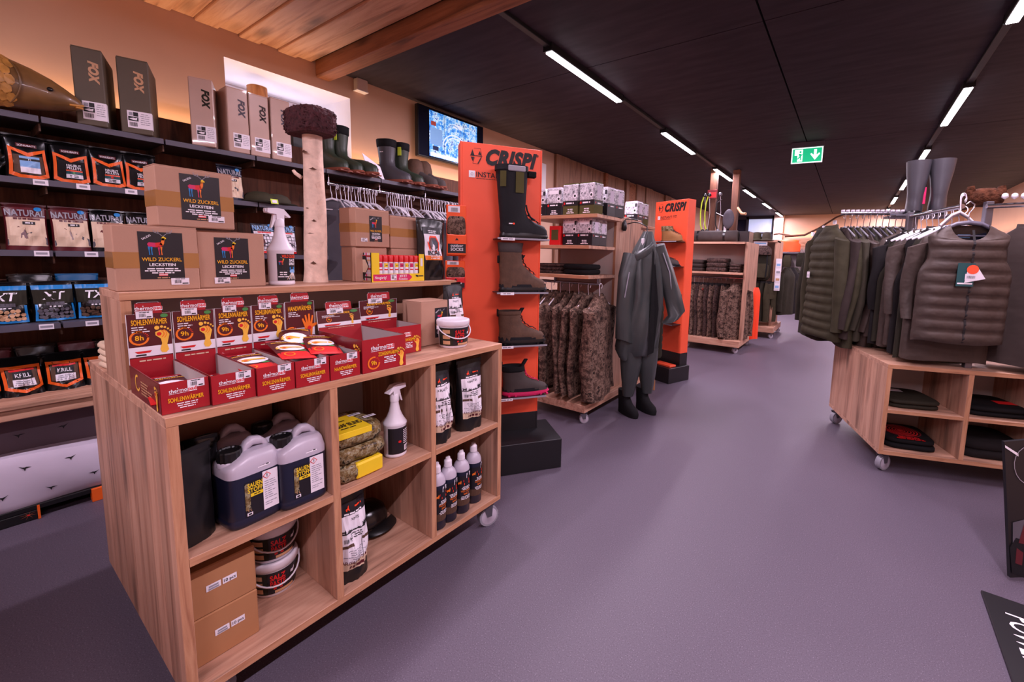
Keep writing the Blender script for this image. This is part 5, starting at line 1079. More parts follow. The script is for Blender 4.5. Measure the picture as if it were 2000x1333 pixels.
def krill(mb, F):
    w = .13; mb.poly(F, [(-.48, .13), (.48, .13), (.46, .03), (0, .0), (-.46, .03)], 'orange', .001, 1 * w if 0 else .13, 0, .0) if 0 else None
    o = [(-.062, .135), (.062, .135), (.06, .035), (0, .012), (-.06, .035)]; i_ = [(-.052, .122), (.052, .122), (.050, .045), (0, .026), (-.05, .045)]
    for k in range(5): mb.band(F, o[k], o[(k + 1) % 5], i_[(k + 1) % 5], i_[k], 'orange')
    mb.rect(F, -.048, .048, .046, .120, 'leather_brown', .0004); mb.rect(F, -.032, .032, .078, .112, 'ink', .0018, 4, 2); mb.text(F, 'KRILL', 0, .086, .016, 'white_print', .0026, maxw=.05, bold=.03); mb.rect(F, -.034, .036, .045, .076, 'paper', .0018, 4, 2); mb.lines(F, -.03, .03, .070, 3, .008, .004, 'grey_plastic', .0026, 5); mb.rect(F, -.04, .04, .112, .120, 'red_bright', .002, 4, 1)
for i, (y, lb) in enumerate(((.06, 'krill bait bag with orange frame cut by the frame edge, on the bench'), (.185, 'krill bait bag with orange frame and black lettering panel, on the bench'), (.315, 'bait bag with orange frame and white label in the middle of the bench row'), (.445, 'orange-framed bait bag by the cabinet side, on the bench'))):
    pouch('bait_bag', lb, (-3.235, y, .5775), RZ + (.05, .08, -.06, 0)[i], .135, .175, .09, 'pouch_black', krill, 100 + i, lean=.45)
for i, y in enumerate((.10, .24, .38, .50)): pouch('bait_bag', 'plain dark bait bag leaning in the back row on the bench, %s from the left' % ORD[i], (-3.37, y, .5775), RZ, .135, .215, .06, 'pouch_black' if i % 2 else 'maroon', None, 110 + i)
# caps
for i, (x, y, r) in enumerate(((-3.20, 1.20, .075), (-3.23, 1.305, .08))):
    t = thing('sun_hat', ('flat green cap with lime price tag, front one on the second shelf', 'green cap lying behind the tagged cap on the second shelf')[i], 'cap', (x, y, 1.5928), RZ + i)
    mb = MB(); mb.loft([ring(0, 0, r * q * 1.25, r * q, z, 22, 2.2, .04, i) for q, z in ((.95, 0), (1.0, .018), (.96, .04), (.75, .062), (.4, .075), (.05, .078))], 'khaki_cloth' if i else 'olive'); mb.build('crown', t)
    mb = MB(); mb.loft([ring(0, -.03, r * q * 1.5, r * q * 1.1, z, 22, 2.2) for q, z in ((.9, .001), (1.0, .008), (.98, .013), (.6, .017))], 'olive_dark'); mb.build('brim', t)
    if i == 0:
        mb = MB(); mb.add([(.01, -.115, .028), (.052, -.115, .028), (.052, -.125, -.002), (.01, -.125, -.002)], [(0, 3, 2, 1)], 'lime'); mb.add([(.018, -.118, .022), (.044, -.118, .022), (.044, -.1245, .004), (.018, -.1245, .004)], [(0, 3, 2, 1)], 'paper'); mb.build('price_tag', t)
# ---- top shelf
ZT = 1.8762
def tackle_box(label, y, w, h, mat, txt, rot=0):
    t = thing('tackle_carton', label, 'box', (-3.108 - .004, y, ZT), RZ + rot)
    mb = MB(); mb.box(-w / 2, w / 2, 0, .27, 0, h, mat, .004); mb.build('body', t)
    mb = MB(); mb.box(-w / 2 + .002, w / 2 - .002, .004, .13, h - .001, h + .003, mat); mb.box(-w / 2 + .002, w / 2 - .002, .14, .266, h - .001, h + .003, mat); mb.build('lid_flap', t)
    mb = MB(); F = flat(0); mb.text(F, 'FOX', w * .04, h * .845, .030, txt, .001, 'l', bold=.11, rot=-pi / 2, shear=.25); mb.poly(F, [(0, 0), (.006, .006), (0, .012), (-.006, .006)], txt, .001, 1, w * .16, h * .62); mb.build('printed_logo', t)
    mb = MB(); a0 = -w / 2 + w * .22; mb.box(a0, w / 2 + .0008, -.0008, .03, .028, .112, 'paper'); F = flat(-.0009)
    mb.rect(F, a0 + .006, a0 + .02, .088, .104, 'grey_plastic', .0006); mb.rect(F, a0 + .022, a0 + .040, .086, .106, 'ink', .0006); mb.rect(F, a0 + .003, a0 + .040, .062, .083, 'ink', .0006); mb.poly(F, [(-.016, 0), (0, .006), (.006, .004), (.014, .007), (.012, -.005), (.0, -.006)], 'paper', .0012, 1, a0 + .022, .072); mb.barcode(F, a0 + .006, a0 + .036, .036, .056, .0008, 4); mb.lines(F, a0 + .044, w / 2 - .003, .102, 6, .010, .003, 'grey_plastic', .0008, 3); mb.build('shipping_label', t)
    return t
M('fox_dark', (86, 74, 58), .6, var=.06); M('fox_light', (186, 154, 138), .35, .5, var=.05, coat=.25)
for i, (y, w, h, m, x, r) in enumerate(((.473, .102, .356, 'fox_dark', 'tan', -.30), (.629, .116, .366, 'fox_dark', 'tan', -.32), (.901, .106, .368, 'fox_light', 'olive_dark', -.38), (1.072, .104, .368, 'fox_light', 'grey_cloth', -.02), (1.182, .104, .366, 'fox_light', 'leather_grey', 0), (1.302, .112, .376, 'fox_light', 'grey_cloth', .02))):
    tackle_box(('tall dark brown tackle carton right behind the mounted carp', 'tall dark brown tackle carton, second one beside the carp', 'tall pale tackle carton standing alone in front of the warm glow', 'tall pale tackle carton at the left edge of the bright window niche', 'tall pale tackle carton in front of the niche, middle of three', 'tall pale tackle carton in front of the niche, right beside the salt lick')[i], y, w, h, m, x, r)
# carp
t = thing('carp_model', 'mounted carp with golden brown scales on the top shelf', 'fish', (-3.145, -.005, 1.877), -.12); t.scale = (.95, .95, .95)
sec = [(-.50, .12, .015, .01), (-.40, .125, .05, .03), (-.2, .130, .10, .06), (0, .128, .122, .075), (.15, .125, .122, .078), (.24, .122, .115, .076), (.32, .112, .096, .068), (.38, .102, .075, .058), (.42, .093, .054, .048), (.45, .086, .036, .036), (.468, .082, .022, .024), (.474, .081, .006, .008)]
mb = MB(); mb.loft([[(hx * cos(a), y, zc + hz * sin(a) * (1.0 if sin(a) > 0 else .95)) for a in [2 * pi * k / 28 for k in range(28)]] for y, zc, hz, hx in sec[:6]], 'skin_scale', True, False); mb.build('body', t)
M('carp_head', (112, 80, 44), .35, .5, var=.35, scale=10, coat=.3); M('carp_lip', (206, 140, 56), .35, var=.2); M('scale_gold', (172, 122, 58), .35, .5, var=.25, scale=30, coat=.3)
mb = MB(); mb.loft([[(hx * cos(a), y, zc + hz * sin(a) * (1.0 if sin(a) > 0 else .95)) for a in [2 * pi * k / 28 for k in range(28)]] for y, zc, hz, hx in sec[5:]], 'carp_head', False, True); mb.build('head', t)
CF = lambda a, b, o: (lambda s: ((s[3] + .002 + o) * cos(b), a, s[1] + (s[2] + .002 + o) * sin(b)))((lambda y: next((tuple(p[i] + (q[i] - p[i]) * (y - p[0]) / (q[0] - p[0]) for i in range(4)) for p, q in zip(sec, sec[1:]) if p[0] <= y <= q[0])))(a))
for r in range(7):
    for c in range(17):
        y = -.12 + c * .023 + (r % 2) * .0115; b = -1.05 + r * .36
        if y > .262: continue
        mb = MB(); vs = [CF(y + .016 * cos(k * pi / 4 + pi / 8), b + .22 * sin(k * pi / 4 + pi / 8), .0035 if cos(k * pi / 4 + pi / 8) < 0 else .0005) for k in range(8)]; mb.add(vs, [tuple(range(8))], 'scale_gold'); mb.build('scale', t)
mb = MB(); mb.tube([CF(.245 + .045 * (1 - ((b - .1) / 1.15) ** 2), b, .001) for b in [-.95 + k * .15 for k in range(14)]], .0035, 'carp_head', 6); mb.build('gill_cover', t)
mb = MB(); mb.lathe([(.001, -.004), (.009, 0), (.010, .004), (.001, .007)], 'black_plastic', 12); mb.v = [(.057 + z, .375 + x, .118 + y) for x, y, z in mb.v]; mb.build('eye', t)
mb = MB(); mb.tube([(.0, .474, .082), (.018, .466, .076), (.028, .452, .072), (.034, .43, .070)], .007, 'carp_lip', 6); mb.tube([(.0, .472, .068), (.018, .464, .066), (.028, .45, .064)], .006, 'carp_lip', 6); mb.build('mouth', t)
mb = MB(); mb.loft([[(s * .004, y, .1 + .12 + h_) for y, h_ in ((-.2, 0), (-.12, .05), (.05, .035), (.12, 0))] for s in (-1, 1)], 'carp_head', closed=False); mb.build('dorsal_fin', t)
mb = MB(); mb.lathe([(.06, 0), (.05, .004), (.02, .02), (.018, .04)], 'beam_wood', 14, cx=0, cy=.0); mb.build('stand', t)
# niche: stump and dark case
t = thing('wood_stump', 'small brown wooden stump in the white window niche behind the cartons', 'stump', (-3.74, 1.42, NZ0 + .0003))
mb = MB(); mb.loft([ring(.01 * sin(z * 7), 0, .062 + .006 * sin(z * 9), .062, z, 22, 2.2, .05, z * 4) for z in (0, .1, .2, .34, .46, .57)], 'stump_wood'); mb.build('trunk', t); mb = MB(); mb.loft([ring(.0, 0, q, q, .571, 20) for q in (.056, .03, .002)], 'cream', False); mb.build('cut_face', t)
t = thing('goggle_case', 'black and blue case in the window niche half behind the salt lick', 'case', (-3.72, 1.67, NZ0 + .0003), .3)
mb = MB(); mb.box(-.05, .05, -.09, .09, 0, .38, 'black_plastic', .01); mb.box(-.052, .052, -.092, .092, .38, .44, 'light_blue', .008); mb.build('case_body', t); mb = MB(); mb.box(-.053, .053, -.06, .06, .40, .42, 'navy'); mb.build('case_band', t)
# rubber boots on the top shelf
def welly(label, loc, rz, tagc=True, m='rubber_green', logo=False):
    def ex(t):
        if tagc:
            mb = MB(); mb.box(-.0660, -.0625, -.115, -.080, .235, .305, 'lime', .012); mb.build('hang_tag', t); mb = MB(); mb.tube([(-.055, -.10, .335), (-.063, -.120, .31), (-.060, -.128, .285)], .003, 'neoprene', 5); mb.build('draw_cord', t)
        if logo:
            mb = MB(); mb.lines(lambda a, b, o: (-.0585 - o, -a, b), .03, .075, .245, 1, .01, .007, 'white_print', .002, 4); mb.build('printed_logo', t)
        mb = MB()
        for k in range(5): z = .145 + k * .018; mb.loft([ring(0, -.058, .0465, .0665, z + d, 18, 2.3) for d in (0, .003)], m, False, False)
        mb.build('ankle_rib', t)
    return boot('rubber_boot', label, loc, rz, WELLY, m, 'rubber_sole', collar=('neoprene', .285), extra=ex, sole_h=.024)
welly('dark rubber boot mostly hidden behind the salt lick and birch log', (-3.335, 1.655, ZT), RZ + .15, False)
welly('green rubber boot with lime tag directly right of the birch log', (-3.32, 1.735, ZT), RZ + .25)
t = boot('ankle_boot', 'short green rubber ankle boot between the tall boot and the sign card', (-3.28, 1.83, ZT), RZ + .25, WELLY[:5], 'rubber_green', 'rubber_sole', sole_h=.024)
welly('grey shafted rubber boot with small white logo, left of its pair', (-3.32, 2.13, ZT), RZ + .35, False, 'rubber_grey', True)
welly('green rubber boot with lime tag, right beside the grey shafted one', (-3.32, 2.255, ZT), RZ + .35)
for i, y in enumerate((2.40, 2.49)):
    def fold_ex(t):
        mb = MB(); mb.loft([[(x * .058 * q, -.05 + yy * .075 * q, z) for x, yy in [(cos(a), sin(a)) for a in [2 * pi * k / 18 for k in range(18)]]] for z, q in ((.05, 1.25), (.09, 1.22), (.16, 1.12), (.22, .95), (.245, .6), (.25, .1))], 'leather_brown'); mb.build('folded_shaft', t)
    boot('wader_boot', ('brown wader boot with folded down shaft, left of the pair before the screen', 'brown wader boot with folded down shaft, right one nearest the orange display')[i], (-3.31, y, ZT), RZ + .3, WELLY[:6], 'leather_grey', 'rubber_sole', extra=fold_ex, sole_h=.024)
t = thing('card_sign', 'small tilted white card sign with red print between the rubber boots', 'sign', (-3.16, 1.96, ZT), RZ + .25)
mb = MB(); c = [(-.105, .17), (.075, .105), (.125, .002), (-.055, .068)]; mb.add([(p[0], -.0, p[1]) for p in c] + [(p[0], .003, p[1]) for p in c], [(3, 2, 1, 0), (4, 5, 6, 7)] + [(i, (i + 1) % 4, (i + 1) % 4 + 4, i + 4) for i in range(4)], 'white_print'); mb.build('card', t)
mb = MB(); th = -.34; F = lambda a, b, o: (a * cos(th) - b * sin(th) + .012, -.0006 - o, a * sin(th) + b * cos(th) + .085)
mb.lines(F, -.075, -.005, .012, 1, .01, .014, 'ink', .001, 6, 'l'); mb.lines(F, -.002, .07, .012, 1, .01, .014, 'red_bright', .001, 8, 'l'); mb.lines(F, -.06, .06, -.012, 1, .01, .005, 'grey_plastic', .001, 4); mb.poly(F, [(-.008, .02), (0, .032), (.008, .02), (0, .024)], 'red_bright', .001); mb.build('card_print', t)
carton('small_carton', 'small brown carton behind the tilted white card sign', (-3.18, 1.93, ZT), RZ, .09, .08, .05, 'kraft', flap=False)
# screen
t = thing('wall_screen', 'wall mounted screen showing blue camera pictures above the orange display', 'screen', (-3.50, 3.065, 2.47), RZ)
mb = MB(); mb.box(-.43, .43, 0, .05, -.24, .24, 'black_plastic', .006); mb.build('casing', t)
mb = MB(); F = flat(-.0008); mb.rect(F, -.42, .42, -.225, .232, 'screen_dark', .0); mb.rect(F, -.30, .33, -.215, .215, 'flag_screen', .0006)
M('screen_pale', (120, 160, 210), .3, var=.1, emit=.6); M('screen_white', (214, 226, 242), .3, var=.05, emit=.7); M('screen_deep', (16, 30, 76), .3, var=.1, emit=.4); M('screen_red', (170, 70, 60), .3, var=.1, emit=.4)
for a, b, c, d, m in ((-.29, -.14, -.10, .06, 'screen_pale'), (-.28, -.22, .08, .12, 'screen_red'), (-.29, .32, -.21, -.175, 'screen_white'), (-.12, -.115, -.2, .21, 'screen_deep'), (.14, .147, -.2, .21, 'screen_deep'), (-.26, -.19, -.15, -.11, 'screen_deep'), (.0, .12, .12, .16, 'screen_white'), (.18, .3, -.16, -.06, 'screen_pale')): mb.rect(F, a, b, c, d, m, .0012)
for r in (.13, .16): mb.arc(F, .02, -.12, r, r + .012, 20, 160, 'screen_white', .0016, 12)
mb.arc(F, .01, .05, .09, .10, 0, 300, 'screen_pale', .0016, 14); mb.build('picture', t); mb = MB(); mb.box(-.06, .06, .05, .095, -.06, .06, 'black_metal', .004); mb.build('wall_mount', t)
# ---- clothes under the top shelf
R_ = random.Random(11); y = 1.655; k = 0
ysh = []
while y < 2.95 and k < 45:
    ysh.append(y); y += R_.choice((.020, .022, .026, .034)) + (.07 if k in (13, 24) else 0); k += 1
for k, y in enumerate(ysh):
    hanger('white wire hanger on the wall rail, %s from the birch log end' % ORD[k], (-3.20, y, 1.80), R_.uniform(-.35, .25) + (.0 if k else .7), 'white_plastic', .36, True)
for i, (y, r, lb) in enumerate(((1.67, .5, 'long grey shirt on the wall rail just right of the birch log'), (1.80, .2, 'long grey shirt on the wall rail behind the taped salt lick cartons'), (2.55, .1, 'grey shirt on the wall rail beside the black boar pouch'), (2.68, 0, 'grey shirt on the wall rail partly hidden by the orange display'))):
    garment('hanging_shirt', lb, (-3.20, y, 1.665), r, .42, .70, .06, 'grey_cloth', .55, 0, 30 + i, cat='shirt', spread=.02)
# fabric and pallet under the bench
t = thing('black_pallet', 'low black plastic pallet with orange corners on the floor under the bench', 'pallet', (0, 0, 0))
mb = MB(); mb.box(-3.40, -3.10, -.9, 1.0, .045, .07, 'black_plastic', .003); mb.build('deck', t)
for y in (-.62, .06, .62):
    mb = MB(); mb.box(-3.38, -3.096, y - .12 + .02, y + .12, 0, .045, 'black_plastic', .003); mb.build('runner', t)
mb = MB(); mb.box(-3.094, -3.088, .172, .18, .002, .068, 'orange'); mb.build('corner_edge', t)
mb = MB(); mb.box(-3.14, -3.088, .345, .46, .0, .068, 'orange', .002); mb.build('corner_block', t)
mb = MB(); F = lambda a, b, o: (-3.0945 + o, a, b)
for k in range(8):
    a = k * pi / 4 + .3; mb.poly(F, [(-.001, 0), (.001, 0), (.001, .024), (-.001, .024)] if 0 else [(-.0015 * cos(a), .0015 * sin(a)), (.0015 * cos(a), -.0015 * sin(a)), (.03 * sin(a), .022 * cos(a))], 'rubber_sole', .001, 1, .145, .032)
mb.ell(F, .145, .032, .004, .004, 'red_bright', .0016); mb.build('star_print', t)
def bird(mb, F, a, b, s, fl): mb.poly(F, [(-.5 * fl, .12), (-.1 * fl, .05), (.0, -.22), (.06 * fl, -.02), (.42 * fl, .34), (.16 * fl, .2), (.0, .16), (-.14 * fl, .2)], 'ink', .002, s, a, b)
def draped(label, x, z0, z1, bulge, mat, seed):
    t = thing('bird_fabric', label, 'fabric', (0, 0, 0)); n = 30
    def F(a, b, o):
        v = (b - z0) / (z1 - z0); return (x + bulge * sin(pi * min(1, max(0, v))) ** .6 + .008 * sin(a * 14 + v * 4 + seed) * (1 - v) + o, a, b + .016 * sin(a * 7.3 + seed) * v - .012 * abs(sin(a * 9)) * (1 - v))
    mb = MB(); mb.rect(F, -1.0, 1.1, z0, z1, mat, 0, 60, 14, True); mb.rect(lambda a, b, o: (x - .20, a, b), -1.0, 1.1, z0, z1, mat, 0, 60, 1); 
    mb.loft([[F(-1.0 + 2.1 * k / 60, z1, 0) for k in range(61)], [(x - .20, -1.0 + 2.1 * k / 60, z1) for k in range(61)]], mat, closed=False); mb.build('cover', t)
    mb = MB(); R = random.Random(seed)
    for i in range(14):
        for j in range(2):
            bird(mb, F, -.9 + i * .14 + j * .07, z0 + (z1 - z0) * (.32 + .42 * j) + R.uniform(-.015, .015), .042, 1 if (i + j) % 2 else -1)
    mb.build('bird_print', t); return t
draped('white fabric bolster with small flying birds in front under the bench', -3.115, .072, .305, .03, 'fabric_white', 1)
draped('white bird fabric further back under the bench, shade painted into its colour', -3.24, .074, .495, .02, 'fabric_white_shaded', 5)
# ================================================================= orange shoe displays
def shoe_display(label, loc, rz, W=.47, wing=.12, H=1.945, bh=.187, bx=(-.47, .11), shelves=(.449, .769, 1.087, 1.402), side='l', swid=(-.29, .02)):
    """origin at the lower right front edge of the panel; panel spans x from -W to 0, base stands in front"""
    t = thing('shoe_display', label, 'display stand', loc, rz)
    mb = MB(); mb.box(-W, 0, 0, .010, .30, H, 'display_orange', .002); mb.build('front_panel', t)
    mb = MB(); mb.box(-W - .004 if side == 'r' else -W - .010, -W, .0, wing, .02, H, 'display_orange'); mb.box(0, .008, .0, wing, .30, H, 'display_orange', .002); mb.build('side_wing', t)
    mb = MB(); mb.box(-W, 0, .0, .012, .02, .30, 'black_metal', .002); mb.box(0, .009, 0, wing, .02, .30, 'black_metal'); mb.build('lower_panel', t)
    mb = MB(); mb.box(bx[0], bx[1], -.205, wing + .01, 0, bh, 'black_metal', .003); mb.build('base_box', t)
    mb = MB(); F = flat(0)
    s = W / .47
    mb.text(F, 'CRISPI', -.395 * s + .060, H - .112, .080, 'ink', .0012, 'l', maxw=.310 * s, bold=.11, shear=.30); mb.text(F, '\u00ae', -.022, H - .045, .014, 'ink', .0012, maxw=.012)
    x, z = -.392 * s, H - .072
    mb.poly(F, [(-.024, -.002), (-.012, .034), (.0, .0)], 'ink', .0012, 1, x - .008, z); mb.poly(F, [(.030, .0), (.018, .026), (.008, .006)], 'ink', .0012, 1, x + .004, z + .002); mb.rect(F, x - .034, x + .036, z - .003, z + .001, 'ink', .0012)
    mb.poly(F, [(-.030, -.008), (-.010, -.008), (-.018, -.034)], 'ink', .0012, 1, x, z); mb.poly(F, [(.034, -.006), (.028, -.006), (.008, -.044), (.016, -.044)], 'ink', .0012, 1, x, z)
    for p, q in (((-.012, .040), (.026, .042)), ((.026, .042), (.032, .010)), ((-.018, -.045), (.014, -.046)), ((-.018, -.045), (-.008, -.01))):
        (x1, z1), (x2, z2) = p, q; nx, nz = -(z2 - z1), x2 - x1; L = sqrt(nx * nx + nz * nz) / .0008; mb.add([F(x + a, z + b, .0012) for a, b in ((x1 - nx / L, z1 - nz / L), (x2 - nx / L, z2 - nz / L), (x2 + nx / L, z2 + nz / L), (x1 + nx / L, z1 + nz / L))], [(0, 1, 2, 3)], 'ink')
    mb.rect(F, x - .040, x - .004, z - .124, z - .086, 'white_print', .0012); mb.arc(F, x - .022, z - .105, .006, .008, 20, 330, 'grey_plastic', .0018, 8)
    mb.text(F, 'INSTANT FIT', x + .002, z - .118, .028, 'ink', .0012, 'l', maxw=.24 * s, bold=.02); mb.lines(F, x + .002, x + .17, z - .126, 1, .01, .003, 'ink', .0012, 5, 'l'); mb.build('printed_logo', t)
    for i, z in enumerate(shelves):
        mb = MB(); mb.box(swid[0], swid[1], -.145, .0, z - .006, z, 'black_metal', .001); mb.box(swid[0], swid[1], -.147, -.145, z - .006, z + .004, 'glass' if 0 else 'grey_plastic'); mb.build('shelf_plate', t)
        mb = MB(); G = flat(-.1475); mb.rect(G, swid[0] + .02, swid[0] + .10, z - .012, z + .004, 'white_print', .0006); mb.lines(G, swid[0] + .024, swid[0] + .095, z - .001, 1, .01, .006, 'grey_plastic', .0012, i + 2); mb.build('price_strip', t)
    return t
D1 = Vector((-1.622, 2.107, 0)); D1R = radians(54.0)
def on_d(D, R, x, y, z): return (D[0] + x * cos(R) - y * sin(R), D[1] + x * sin(R) + y * cos(R), z)
shoe_display('tall orange boot display with black base behind the oak cabinet', D1, D1R)
def hike_extra(badge):
    def ex(t):
        mb = MB(); mb.box(-.014, .014, .040, .048, .17, .215, 'neoprene', .003); mb.v = [(x, y - .035, z) for x, y, z in mb.v]; mb.build('pull_loop', t)
        mb = MB(); mb.loft([[(.0482 * cos(a) * 1.02, -.142 + .146 * sin(a), z) for a in [2 * pi * k / 24 for k in range(24)]] for z in (.028, .048)], badge, False, False); mb.build('rand', t)
        mb = MB(); mb.loft([ring(0, -.10 - dz * .6, .016, .012, .15 + dz, 10) for dz in (0, .03, .07)], 'neoprene'); mb.build('tongue', t)
    return ex
def tall_ex(t):
    mb = MB(); mb.loft([ring(0, -.065, .070, .098, z, 24, 2.3) for z in (.385, .388, .41, .415)], 'boot_black', False, False); mb.build('cuff_strap', t)
    mb = MB(); mb.box(-.0745, -.066, -.13, -.03, .377, .408, 'grey_plastic', .004); mb.build('cuff_badge', t); mb = MB(); mb.box(-.02, .02, -.21, -.160, .36, .395, 'neoprene', .004); mb.build('strap_end', t)
    mb = MB(); F = lambda a, b, o: (-(.0535 + (b - .1) * .052) * (1 - abs((a + .063) / .105) ** 2.3) ** .43 - o, a, b); mb.rect(F, -.125, -.075, .26, .375, 'boot_olive', .003, 6, 6, True); mb.rect(F, -.02, .012, .29, .375, 'boot_olive', .003, 4, 6, True); mb.build('olive_insert', t)
    mb = MB(); G = lambda a, b, o: (-.0495 - o, a, b); mb.ell(G, -.07, .085, .006, .006, 'flame_orange', .004); mb.lines(G, -.062, -.03, .088, 1, .01, .006, 'white_print', .004, 3, 'l'); mb.build('printed_logo', t)
    mb = MB(); mb.tube([(-.01, -.152, .20), (-.018, -.158, .165), (-.02, -.176, .13), (-.024, -.205, .112)], .005, 'boot_black', 6); mb.build('zip_puller', t)
BR = D1R + pi / 2
for i, (z, fn) in enumerate(((1.4025, 0), (1.0875, 1), (.7695, 2), (.4495, 3))):
    p = on_d(D1, D1R, (-.262, -.262, -.262, -.235)[i], -.072, z)
    if fn == 0: boot('winter_boot', 'tall black winter boot with olive insert on the top plate of the orange display', p, BR, TALL, 'boot_black', 'black_plastic', extra=tall_ex, laces=('neoprene', lace_pts(TALL, 3, .09, .14)), sole_h=.034)
    elif fn == 1: boot('hiking_boot', 'high brown leather boot with padded cuff on the second plate of the orange display', p, BR, [(z * (1.25 if z > .1 else 1.05), a, b, w * 1.02) for z, a, b, w in HIKE] + [(.285, -.135, .010, .047)], 'leather_brown', 'black_plastic', collar=('leather_grey', .235), laces=('ink', lace_pts([(z * (1.25 if z > .1 else 1.05), a, b, w) for z, a, b, w in HIKE], 6, .10, .22)), extra=hike_extra('boot_black'), sole_h=.030)
    elif fn == 2: boot('hiking_boot', 'brown mountain boot with black rubber rand on the third plate of the orange display', p, BR, HIKE, 'leather_brown', 'black_plastic', collar=('leather_brown', .18), laces=('ink', lace_pts(HIKE, 6, .085, .17)), extra=hike_extra('boot_black'), sole_h=.030)
    else: boot('hiking_boot', 'dark grey hiking shoe with pink laces and sole edge on the lowest plate', p, BR, [(z * .9, a, b, w) for z, a, b, w in HIKE], 'leather_grey', 'magenta', collar=('neoprene', .15), laces=('magenta', lace_pts([(z * .9, a, b, w) for z, a, b, w in HIKE], 6, .078, .15)), extra=hike_extra('boot_black'), sole_h=.026)
# sock packs hanging at the display's left wing
for i, (x, z, h) in enumerate(((-.505, 1.292, .29), (-.512, 1.10, .165))):
    t = thing('sock_pack', ('orange outdoor sock pack with camouflage socks hanging on the orange display', 'lower orange sock pack partly behind the black boar pouch')[i], 'socks', on_d(D1, D1R, x, -.014, z), D1R)
    mb = MB(); mb.box(-.055, .055, -.006, 0, 0, h, 'hiviz', .002); mb.build('backing_card', t)
    mb = MB(); mb.loft([ring(.0, -.016, .052 * q, .018 * q, zz, 18, 2.8, .06, i) for q, zz in ((.8, h * .40), (1, h * .45), (1, h * .62), (.9, h * .74), (.7, h * .78))], 'camo_brown'); mb.build('sock', t)
    mb = MB(); mb.box(-.054, .054, -.036, -.004, h * .02, h * .42, 'hiviz' if i == 0 else 'red_bright', .003); F = flat(-.0365); mb.rect(F, -.050, .050, h * .06, h * .24, 'ink', .0006); mb.text(F, 'outdoor', .0, h * .185, .014, 'white_print', .0012, maxw=.07); mb.text(F, 'SOCKS', .0, h * .105, .017, 'white_print', .0012, maxw=.07, bold=.04); mb.poly(F, [(-.01, 0), (0, .014), (.01, 0)], 'ink', .0008, 1, 0, h * .31); mb.build('printed_wrap', t)
    mb = MB(); F = flat(-.006); mb.rect(F, -.045, .02, h * .86, h * .98, 'paper', .001); mb.barcode(F, -.03, .01, h * .87, h * .95, .0016, 4); mb.build('price_tag', t)
# ================================================================= clothes gondolas
def caster4(t, pts, h):
    for x, y, r in pts: castor(t, x, y, h, r)
g2 = thing('clothes_gondola', 'oak clothes gondola with camera cartons on top and camouflage jackets below', 'rack', (0, 0, 0))
GX0, GX1, GY0, GY1 = -2.30, -1.63, 2.735, 4.06
mb = MB(); mb.box(GX0, GX1, GY0, GY1, .092, .150, 'oak_y', .002); mb.build('base_board', g2)
for y in (3.262, 3.742):
    mb = MB(); mb.box(GX0 + .04, -1.702, y - .008, y + .008, .15, 1.66, 'panel_white'); mb.build('white_panel', g2)
for x in (-1.702, GX0 + .02):
    mb = MB(); mb.box(x, x + .024, 3.25, 3.755, .15, 1.668, 'oak_side', .002); mb.box(x + .002, x + .022, 3.249, 3.25, .15, 1.666, 'oak_edge_z'); mb.build('side_panel', g2)
for z, x1 in ((1.638, -1.62), (1.400, -1.685), (1.165, -1.68)):
    mb = MB(); mb.box(GX0, x1, 2.812, 3.252, z - .027, z, 'oak_x', .002); mb.box(GX0, x1 + .0005, 2.8115, 2.8125, z - .026, z - .001, 'oak_edge_x'); mb.build('shelf', g2)
mb = MB(); mb.box(GX0, -1.72, 3.757, 4.20, 1.611, 1.638, 'oak_x', .002); mb.build('shelf', g2)
mb = MB(); mb.tube([(-2.28, 2.97, 1.095), (-1.66, 2.97, 1.095)], .012, 'chrome', 8)
for x in (-2.1, -1.675): mb.box(x - .008, x + .008, 2.955, 2.985, 1.09, 1.138, 'chrome')
mb.build('hanging_rail', g2)
caster4(g2, ((-1.655, 2.775, .7), (-2.22, 2.775, .7), (-1.67, 4.0, .2), (-2.22, 4.0, .2)), .0915)
def cam_box(label, x, y, z, rz=0, w=.142, h=.222, d=.115, style=0):
    t = thing('camera_carton', label, 'box', (x, y, z), rz); mb = MB()
    mb.box(-w / 2, w / 2, 0, d, 0, h * .46, ('label_black', 'boot_olive', 'label_black')[style], .002); mb.box(-w / 2, w / 2, 0, d, h * .46, h, 'camera_photo', .002); mb.build('body', t)
    mb = MB(); mb.box(-w / 2 + .006, w / 2 - .006, .004, d - .004, h, h + .010, ('fabric_white', 'boot_olive', 'lime')[style]); mb.build('lid_flap', t)
    mb = MB(); F = flat(0)
    if style == 0: mb.rect(F, -w * .34, w * .28, h * .80, h * .93, 'white_print', .001); mb.rect(F, w * .32, w * .44, h * .78, h * .94, 'ink', .001)
    mb.arc(F, w * .30, h * .62, .010, .019, 0, 360, 'white_print', .001, 12); mb.ell(F, w * .30, h * .62, .010, .010, 'ink', .0012)
    mb.rect(F, -w / 2, w / 2, h * .30, h * .46, 'label_black', .0008); mb.ell(F, -w * .40, h * .38, .008, .011, 'red_bright', .0014); mb.lines(F, -w * .28, w * .40, h * .41, 1, .01, h * .05, 'white_print', .0014, 12, 'l')
    mb.lines(F, -w * .26, w * .26, h * .20, 3, h * .06, h * .03, 'white_print', .0014, 4); mb.build('front_print', t)
    mb = MB(); G = side_r(w / 2); mb.rect(G, .002, d - .002, h * .30, h * .44, 'label_black', .0006); mb.ell(G, .02, h * .37, .005, .008, 'red_bright', .0012); mb.lines(G, .03, d - .01, h * .38, 1, .01, h * .04, 'white_print', .0012, 3); mb.rect(G, d * .3, d * .8, h * .52, h * .92, 'fabric_white', .0008); mb.build('side_print', t)
    return t
T2 = 1.6385
